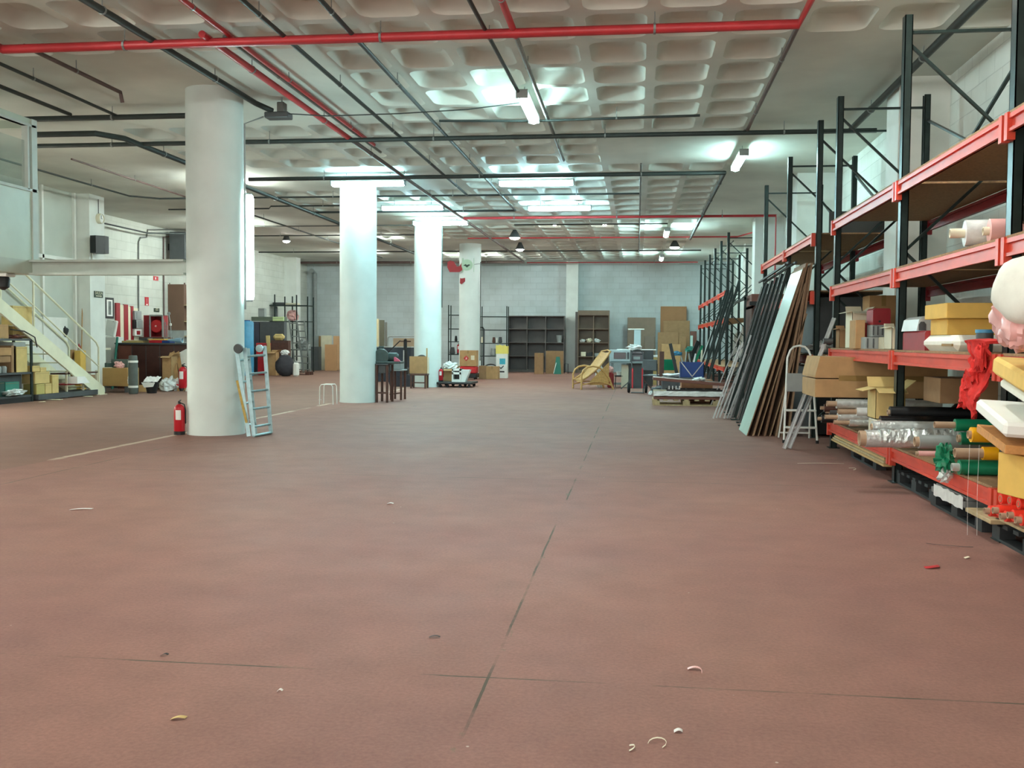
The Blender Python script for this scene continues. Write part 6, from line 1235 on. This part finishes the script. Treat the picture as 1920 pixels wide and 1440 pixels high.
# hose reel cabinet
x0, x1, z0, z1 = fb(282, 591, 305, 632, 27.2)
t = wthing('hose_cabinet', 'open red fire hose cabinet with a round red reel and its door swung aside', 'fire hose cabinet', ((x0+x1)/2, 27.2, zc)); 
MB().box(x0, x1, 27.5, 27.52, z0, z1).box(x0, x0+.02, 27.2, 27.5, z0, z1).box(x1-.02, x1, 27.2, 27.5, z0, z1).box(x0, x1, 27.2, 27.5, z1-.02, z1).box(x0, x1, 27.2, 27.5, z0, z0+.02).obj('case', RED_D, t)
MB().box(x0-.02, x0+.015, 27.17, 27.2, z0, z1).box(x1-.015, x1+.02, 27.17, 27.2, z0, z1).box(x0, x1, 27.17, 27.2, z1-.03, z1+.01).obj('grey_frame', GREY, t)
MB().at(((x0+x1)/2-.02, 27.28, (z0+z1)/2), (PI/2, 0, 0)).lathe([(.03, -.06), (.17, -.06), (.19, -.04), (.19, .05), (.17, .07), (.03, .06)], 28).obj('reel', RED, t, True); MB().at(((x0+x1)/2-.02, 27.2, (z0+z1)/2), (PI/2, 0, 0)).lathe([(.025, -.01), (.025, .02)], 12).obj('hub', PINK, t)
MB().box(x0-.26, x0-.02, 27.3, 27.33, z0, z1, .004).obj('door', RED_D, t); MB().box(x0-.09, x0-.04, 27.28, 27.3, (z0+z1)/2, (z0+z1)/2+.015).obj('door_handle', GREY, t)
tag(MB().box(x0-.3, x1+.1, 27.1, 27.6, 0, z0-.001, .01).obj('low_cabinet', WOOD_D), 'low brown cabinet behind the counter carrying the hose cabinet', 'cabinet')
t = thing('microphone_stand', 'pale metal stand with small heads right of the hose cabinet', 'stand', (W(320, 620, 26.2).x, 26.2, 0)); p = W(320, 588, 26.2)
MB().tube([(.06, 0, 0), (0, 0, p.z-.3)], .012, 8).obj('pole', ALU, t, True); MB().tube([(0, 0, p.z-.3), (-.05, 0, p.z)], .01).obj('upper_pole', ALU, t); MB().at((-.05, 0, p.z), (PI/2, 0, 0)).lathe([(.045, -.01), (.05, 0), (.045, .01)], 16).obj('ring_head', GREY, t, True); MB().box(-.03, .03, -.02, .02, p.z-.34, p.z-.27, .01).obj('clamp', WHITE, t); MB().at((0.06, 0, 0)).lathe([(.14, 0), (.14, .015), (.02, .03)], 18).obj('base', GREY_D, t, True)
for k in range(3): tag(MB().tube([(W(308+3*k, 600, 26.6).x, 26.6, 0), (W(307+3*k, 600, 26.6).x, 26.6, W(308, 598+6*k, 26.6).z)], .012).obj('metal_tube', GALV, None, True), ('left', 'middle', 'right')[k]+' of three thin metal tubes beside the hose cabinet', 'tube', 'tubes beside the hose cabinet')
# brown wardrobe
x0, x1, z0, z1 = fb(312, 533, 345, 614, 29.0)
t = wthing('wardrobe', 'tall brown wardrobe with open shelves at its right, against the left wall', 'wardrobe', ((x0+x1)/2, 29, 0)); MB().box(x0, x1, 29.0, 29.6, 1.55, z1, .004).obj('upper_body', mat('wardrobe_brown', (108, 82, 66), .5, 0, .06, 4), t); MB().box(x0, x1, 29.0, 29.6, 0, 1.54).obj('lower_body', GREY, t)
MB().box(x1, x1+.3, 29.5, 29.6, 0, z1-.1).obj('shelf_back', WOOD_D, t)
for z in (.9, 1.35, 1.8, 2.3): MB().box(x1, x1+.3, 29.0, 29.5, z, z+.03).obj('shelf', WOOD_P, t)
for s in (x0+.03, x1-.05): MB().box(s, s+.03, 29.1, 29.14, z1, z1+.05).obj('finial', WOOD_D, t)
# conduits on the left wall
pipe('conduit', [(XL+.03, WX(262, 445, XL).y, WX(262, 445, XL).z), (XL+.03, WX(258, 450, XL).y, WX(258, 450, XL).z-.05), (XL+.03, WX(258, 590, XL).y, 2.05)], .02, PIPE_GREY, 'grey conduit running down the left wall to the fuse boxes', 'conduit', 'conduits on the left wall', clips=False)
pipe('conduit', [(XL+.03, WX(345, 430, XL).y, WX(345, 430, XL).z), (XL+.03, WX(275, 431, XL).y, WX(275, 431, XL).z), (XL+.03, WX(273, 445, XL).y, WX(273, 445, XL).z), (XL+.03, WX(262, 446, XL).y, WX(262, 446, XL).z)], .02, PIPE_GREY, 'grey conduit along the upper left wall turning down to a small box', 'conduit', 'conduits on the left wall', clips=False)
pipe('conduit', [(XL+.03, WX(327, 444, XL).y, WX(327, 444, XL).z), (XL+.03, WX(305, 444, XL).y, WX(305, 444, XL).z), (XL+.03, WX(305, 500, XL).y, 2.2), (XL+.03, WX(305, 540, XL).y, 1.9)], .022, PIPE_BROWN, 'brown conduit from the tall wall loudspeaker down behind the beam', 'conduit', 'conduits on the left wall', clips=False)
# cartons, bags, bucket between roll and column
def px_box(name, label, px0, py0, px1, Y, d_, m, zb=0, cat='box', group=None, fl=False, tp=True):
    x0, x1, z0, z1 = fb(px0, py0, px1, 700, Y); return carton(name, label, cat, x0, x1, Y, Y+d_, zb, z1, m, tp, fl, group)
t = px_box('open_box', 'tall open carton with a straw flap before the counter', 304, 668, 321, 23.4, .35, CARD, 0, fl=True)
lean2 = (('long brown board leaning against the counter, left one', 322, 660), ('long brown board leaning against the counter, right one', 331, 660), ('white board leaning beside the brown ones', 341, 658))
for k, (lb, px, py) in enumerate(lean2):
    p = W(px, py, 23.85); q = W(px+14, 722, 23.2); t = wthing('leaning_board', lb, 'board', (q.x, 23.2, 0), 'boards leaning against the counter'); MB().bar((q.x, 23.2, .01), (p.x, 23.9, p.z), .1 if k < 2 else .22, .012, (0, 1, 0)).obj('board', WHITE if k == 2 else CARD, t)
p = G(277, 738); t = thing('black_bucket', 'black builder bucket holding pale papers', 'bucket', (p.x, p.y+.2, 0)); MB().lathe([(.11, 0), (.16, .24), (.165, .26), (.155, .25), (.1, .02)], 20).obj('pail', BLACK, t, True); MB().sheet(lambda u, v: (-.17+.36*u, -.1+.2*v, .27+.12*v+.04*noise.noise(Vector((u*6, v*5, 2)))), 8, 6, .004).obj('papers', PAPER, t); MB().prism([(-.17, 0), (.17, 0), (.12, -.1), (-.1, -.12)], .01, (0, -.17, .26)).obj('paper_rim', WHITE, t)
p = G(299, 728); t = thing('storage_jar', 'round glass-brown jar with a pale lid behind the bucket', 'jar', (p.x, p.y-.1, 0)); MB().lathe([(.1, 0), (.11, .38)], 20).obj('body', mat('smoky_brown', (96, 78, 72), .3, 0, .2), t, True); MB().lathe([(.125, .38), (.125, .42)], 20).obj('lid', PINK, t)
for k, (px, py, rr_, m_, lb) in enumerate(((308, 734, (.2, .15, .16), PLASTIC_W, 'white plastic bag slumped left of the red printed one'), (330, 733, (.22, .16, .17), PLASTIC_W, 'white plastic bag with red print beside the first column'), (268, 728, (.16, .12, .14), PAPER, 'heap of white papers behind the bucket'), (329, 722, (.12, .1, .2), RED_D, 'dark red bag behind the white plastic bags'))):
    p = G(px, py); t = thing('plastic_bag', lb, 'bag', (p.x, p.y+.15, 0), 0, 'bags on the floor beside the first column'); MB().blob((0, 0, rr_[2]*.85), rr_, .28, 3.2, 101+k, .15).obj('bag_body', m_, t)
    if k == 1: MB().blob((.03, -.12, .15), (.09, .05, .07), .2, 3, 7).obj('red_print', RED, t); MB().blob((.12, -.08, .26), (.08, .06, .04), .2, 3, 8).obj('red_top_print', RED, t)
    if k == 0: MB().tube([(.05, 0, .22), (.12, 0, .34), (.14, -.02, .38)], [.05, .04, .015], 8).obj('knot', m_, t, True)
p = G(256, 735); tag(MB().box(p.x, p.x+.18, p.y+.1, p.y+.3, 0, .16, .004).obj('small_crate', WOOD_O), 'small wooden block box between the grey roll and the bucket', 'box')
p = G(342, 733); extinguisher('red fire extinguisher half hidden behind the left edge of the first column', (p.x+.02, p.y, 0), 1.35)
p = G(331, 816); extinguisher('red fire extinguisher with a paper label standing alone left of the first column', (p.x, p.y+.09, 0), .93, rz=.2)
# folding ladder at column one
t = wthing('folding_ladder', 'folded aluminium multi-position ladder leaning against the right side of the first column', 'ladder', (-5.1, 12.9, 0))
LM = mat('blue_grey_aluminium', (158, 186, 190), .35, .5, .15, 16)
def lad(a0, a1, b0, b1, nr, zoff=.13, w_=.05):
    for p_, q_ in ((a0, a1), (b0, b1)): MB().bar(p_, q_, .022, w_, (1, .2, 0)).obj('side_rail', LM, t)
    for k in range(nr):
        u = (k+.5)/nr; MB().tube([Vector(a0).lerp(Vector(a1), u), Vector(b0).lerp(Vector(b1), u)], .016, 8).obj('rung', LM, t, True)
pa = G(508, 814); pb = G(476, 820)
lad((pb.x, pb.y, 0.02), (-5.17, pb.y+.12, 1.18), (pa.x, pa.y, .02), (-5.02, pa.y-.02, 1.2), 5)
lad((pb.x-.04, pb.y-.07, 0.02), (-5.24, pb.y+.02, 1.15), (pb.x-.1, pb.y+.3, .02), (-5.22, pb.y+.35, 1.17), 4)
MB().tube([(pb.x, pb.y, .02), (pa.x, pa.y, .02)], .02, 8).obj('foot_bar', LM, t, True)
MB().at((-5.2, pb.y-.02, 1.17), (PI/2, 0, 0)).lathe([(.03, -.02), (.06, -.018), (.065, 0), (.06, .018), (.03, .02)], 20).obj('hinge', GREY_D, t, True)
MB().at((-5.06, pa.y-.1, 1.17), (PI/2, 0, 0)).lathe([(.03, -.02), (.05, -.018), (.05, .018), (.03, .02)], 20).obj('hinge', LM, t, True)
MB().bar((pb.x-.06, pb.y-.1, .2), (-5.22, pb.y-.02, .75), .012, .03, (1, .2, 0)).obj('yellow_sticker', mat('ochre_sticker', (190, 160, 80), .6, 0, .2, 20), t)
# ------------------------------------------------------------------ far left corner behind the first column
Yc = 37.5
zz = [W(535, q, Yc).z for q in (572, 602, 655)]
t, xe_, xf_ = wire_rack('dark shelf rack in the far left corner carrying boxes and rags', 497, 577, 556, Yc, .7, zz)
for px in (515, 534, 543, 556): x = W(px, 560, Yc).x; MB().box(x-.02, x+.02, Yc+.3 if px in (520, 543) else Yc-.01, Yc+.34 if px in (520, 543) else Yc+.03, 0, W(px, 552+(px % 5), Yc).z).obj('post', STEEL_BLACK, t)
def fc(name, label, cat, px0, py0, px1, Y, d_, m, zb=0, group='goods in the far left corner', ch=.01, pyb=None):
    x0, x1, z0, z1 = fb(px0, py0, px1, pyb or 690, Y); zb = z0 if pyb else zb
    t = wthing(name, label, cat, ((x0+x1)/2, Y, zb), group); MB().box(x0, x1, Y, Y+d_, zb, z1, ch).obj('body', m, t); MB().box(x0+.02, x1-.02, Y-.004, Y, z1-.06, z1-.05).obj('seam', GREY_D, t); return t
GB = mat('olive_grey_box', (96, 108, 92), .6, 0, .06)
fc('flat_box', 'pale flat box on the top shelf of the far left rack', 'box', 535, 568, 556, Yc+.05, .4, CREAM, pyb=572)
fc('dark_flat_box', 'grey flat box with a lump on the top shelf of the far left rack', 'box', 511, 567, 534, Yc+.05, .4, GREY_D, pyb=572)
fc('long_box', 'long olive-grey box lying at mid height in the far left corner', 'box', 471, 594, 533, 34.9, .28, GB, pyb=602)
fc('green_sign_box', 'pale lime box front on the long olive-grey box', 'box', 511, 594, 532, 34.84, .05, mat('pale_lime', (196, 220, 160), .5, 0, .04), pyb=602)
fc('grey_box', 'grey box standing on the long olive-grey box', 'box', 484, 578, 496, 34.95, .2, GREY, pyb=594)
fc('large_grey_board', 'grey-green board behind the posts of the far left rack', 'board', 498, 575, 520, Yc+.6, .05, GREY, pyb=601)
fc('stack_base', 'dark tall stack of bins carrying the long olive-grey box', 'bins', 487, 603, 533, 34.9, .28, GREY_D, 0)
fc('dark_tall_box', 'dark slate box behind the blue drum', 'box', 471, 603, 486, 34.9, .28, mat('slate_box', (58, 60, 78), .5, 0, .1), 0)
t = thing('plastic_drum', 'tall blue plastic drum seen just right of the first column', 'drum', (W(463, 640, 33.4).x, 33.4, 0)); zt4 = W(463, 602, 33.4).z; MB().lathe([(.2, 0), (.24, .03), (.24, zt4*.5), (.25, zt4*.52), (.24, zt4*.54), (.24, zt4-.06), (.2, zt4)], 24).obj('drum_body', BLUE_B, t, True); MB().lathe([(.12, zt4), (.12, zt4+.03)], 16).obj('cap', BLUE, t)
fc('red_crate', 'upper red crate with white marks in the far left corner', 'crate', 480, 643, 501, 34.25, .5, RED, group='red crates in the far left corner', pyb=668); x0, x1, z0, z1 = fb(489, 648, 499, 655, 34.25); MB().box(x0, x0+.07, 34.24, 34.25, z0, z1).box(x0+.1, x1, 34.24, 34.25, z0+.02, z1).obj('white_marks', WHITE, [q for q in bpy.data.objects if q.name.startswith('red_crate')][-1] if False else bpy.data.objects['red_crate'])
bpy.data.objects['white_marks'].location = Vector((0, 0, 0))
fc('red_crate', 'lower red crate under the marked one in the far left corner', 'crate', 483, 669.5, 500, 34.25, .5, RED, .0, group='red crates in the far left corner')
fc('tan_pillow_box', 'tan sack heap on the middle of the far left corner pile', 'sack', 511, 626, 530, 34.3, .3, CARD_Y, pyb=638, ch=.08)
fc('brown_box', 'dark brown box under the tan sack heap', 'box', 508, 638.5, 540, 34.3, .3, WOOD_D, 0)
t = thing('tall_card_tube', 'pale flattened card strip standing between the red crates and the tan carton', 'card strip', (W(505, 650, 34.2).x, 34.28, 0)); MB().at((0, 0, 0), (0, -.06, 0)).box(-.07, .07, -.03, .03, 0, W(503, 629, 34.2).z, .01).obj('strip', CARD_Y, t)
px_box('open_box', 'tan open carton between the red crates and the black bag', 502, 660, 517, 33.9, .35, CARD, 0, fl=True)
t = thing('rubbish_bag', 'large charcoal rubbish bag with a white rag on top', 'bag', (W(534, 670, 33.4).x, 33.4, 0)); MB().blob((0, 0, .36), (.33, .24, .40), .1, 2.2, 121, .12).obj('bag_body', CLOTH_D, t, True); MB().blob((.0, 0, .82), (.13, .1, .1), .3, 4, 122).obj('white_rag', PLASTIC_W, t)
t = thing('jerrycan', 'white jerrycan standing right of the charcoal rubbish bag', 'jerrycan', (W(555, 670, 33.4).x, 33.4, 0)); MB().box(-.1, .1, -.1, .1, 0, .48, .05).obj('can', WHITE, t); MB().lathe([(.03, .48), (.035, .54)], 12).obj('cap', GREY, t); MB().tube([(-.06, 0, .47), (-.03, 0, .53), (.05, 0, .53)], .014).obj('handle', WHITE, t)
pallet('dark wooden pallet under the charcoal rubbish bag', (W(515, 690, 33.4).x, 35.9, 0), 0, WOOD_D, 1.6, .5, 7, None).location.y = 34.95
def ladder(label, bx, tx, y, w_, h, rungs, m=GALV, group='aluminium ladders leaning in the far left corner'):
    t = wthing('ladder', label, 'ladder', (bx, y, 0), group)
    for s in (0, 1): MB().bar((bx+s*w_, y-.45, .02), (tx+s*w_, y, h), .05, .03, (0, 1, 0)).obj('side_rail', m, t)
    for k in range(rungs):
        u = (k+.5)/rungs; p = Vector((bx, y-.45, .02)).lerp(Vector((tx, y, h)), u); MB().tube([p, p+Vector((w_, 0, 0))], .02, 6).obj('rung', m, t)
    return t
xa = W(562, 684, 36.9).x; ladder('aluminium ladder leaning in the far left corner, left of two', xa, xa-.42, 36.9, .3, W(550, 600, 36.9).z, 8)
xa = W(577, 684, 36.9).x; ladder('aluminium ladder leaning in the far left corner, right of two', xa, xa-.42, 36.9, .28, W(565, 603, 36.9).z, 8)
tag(MB().blob((W(556, 645, 37.2).x, 37.9, zz[2]+.18), (.25, .2, .2), .35, 3, 125).obj('wire_bundle', GREY), 'grey tangle of straps hanging behind the two ladders', 'bundle'); 
tag(MB().blob((W(549, 592, 37.8).x, 37.8, W(549, 592, 37.8).z), (.2, .2, .22), .3, 3.4, 126).obj('pink_rags', PINK), 'pink and red rags on the far left rack', 'rags'); 
for k, (a, b_, top, Y, m_, lb) in enumerate(((584, 597, 629, 40.8, GREY, 'pale grey board left in the row right of the ladders'), (597, 601, 630, 40.9, CARD, 'thin tan board behind the pale grey one'), (602, 622, 629, 40.6, CREAM, 'tall cream board in the row right of the ladders'), (625, 636, 630, 40.7, mat('peach_board', (214, 170, 128), .7, 0, .05), 'peach board half behind the second column'), (609, 631, 646, 39.9, mat('tan_board', (190, 146, 104), .7, 0, .05), 'low tan board in front, left of the second column'))):
    x0, x1, z0, z1 = fb(a, top, b_, 690, Y); fslab('upright_board', lb, x0, x1, Y, Y+.05, 0, z1, m_, 'board', 'boards standing right of the ladders')
fc('grey_step_box', 'grey box under the pale board right of the ladders', 'box', 583, 650, 597, 40.0, .4, GREY_D, 0)
# vertical grey duct at the far left corner
pipe('duct', [(-13.9, 41.85, 1.2), (-13.9, 41.85, W(557, 512, 41.6).z), (-13.9, 41.4, W(557, 508, 41.6).z)], .1, GREY, 'fat grey duct rising on the far wall in the left corner', 'duct', 'ducts', clips=False)
# ------------------------------------------------------------------ litter on the floor
def scrap(px, py, l, w_, m, label, ang=0, curl=.4, k=0):
    p = G(px, py)
    o = MB().sheet(lambda u, v: (p.x+math.cos(ang+curl*u)*l*(u-.5), p.y+math.sin(ang+curl*u)*l*(u-.5)*1.0+w_*(v-.5), .003+.008*abs(math.sin(3*u+k))), 8, 2, .001).obj('floor_scrap', m)
    tag(o, label, 'scrap', 'scraps lying on the floor')
scrap(1308, 1256, .08, .02, PINK, 'pinkish bent paper scrap right of the floor joint crossing', 1.9, 1.4)
scrap(1272, 1373, .03, .022, PAPER, 'small square white paper scrap near the bottom of the view')
scrap(1240, 1390, .11, .008, CREAM, 'curled pale string scrap left of the square paper scrap', 1.6, 2.2)
scrap(1190, 1405, .05, .01, CREAM, 'small twisted pale scrap near the bottom of the view', .8, 1.5)
scrap(335, 1349, .05, .02, CARD_Y, 'tan scrap on the near left floor', .1)
scrap(309, 1230, .03, .014, INK, 'dark chip on the left floor', .3)
scrap(525, 1297, .02, .014, PAPER, 'tiny white chip on the near left floor', 0)
scrap(815, 1196, .05, .012, INK, 'dark sliver left of the floor joint', 0)
scrap(152, 956, .16, .03, PAPER, 'pale curled scrap on the far left floor', .2)
scrap(732, 945, .05, .03, PAPER, 'white chip in the middle of the floor', 0)
scrap(1755, 1065, .13, .05, RED, 'crimson scrap on the floor before the racking', .1, 1)
scrap(1816, 1047, .05, .03, CREAM, 'cream chip on the floor near the pallets', .1, 1)
scrap(1780, 1026, .3, .01, INK, 'dark curved strip on the floor near the pallets', -.7, .8)
scrap(1604, 880, .16, .02, CREAM, 'pale curled shaving by the second pallet', 1.1, 1.2)
scrap(1540, 870, .5, .012, CREAM, 'long pale string on the floor before the racking', .0, .2)
scrap(778, 762, .06, .05, GREY_D, 'small dark lump on the floor right of the second column', .1, 1)
scrap(600, 750, .08, .03, PAPER, 'white chip beside the wire stool', .1, 1)
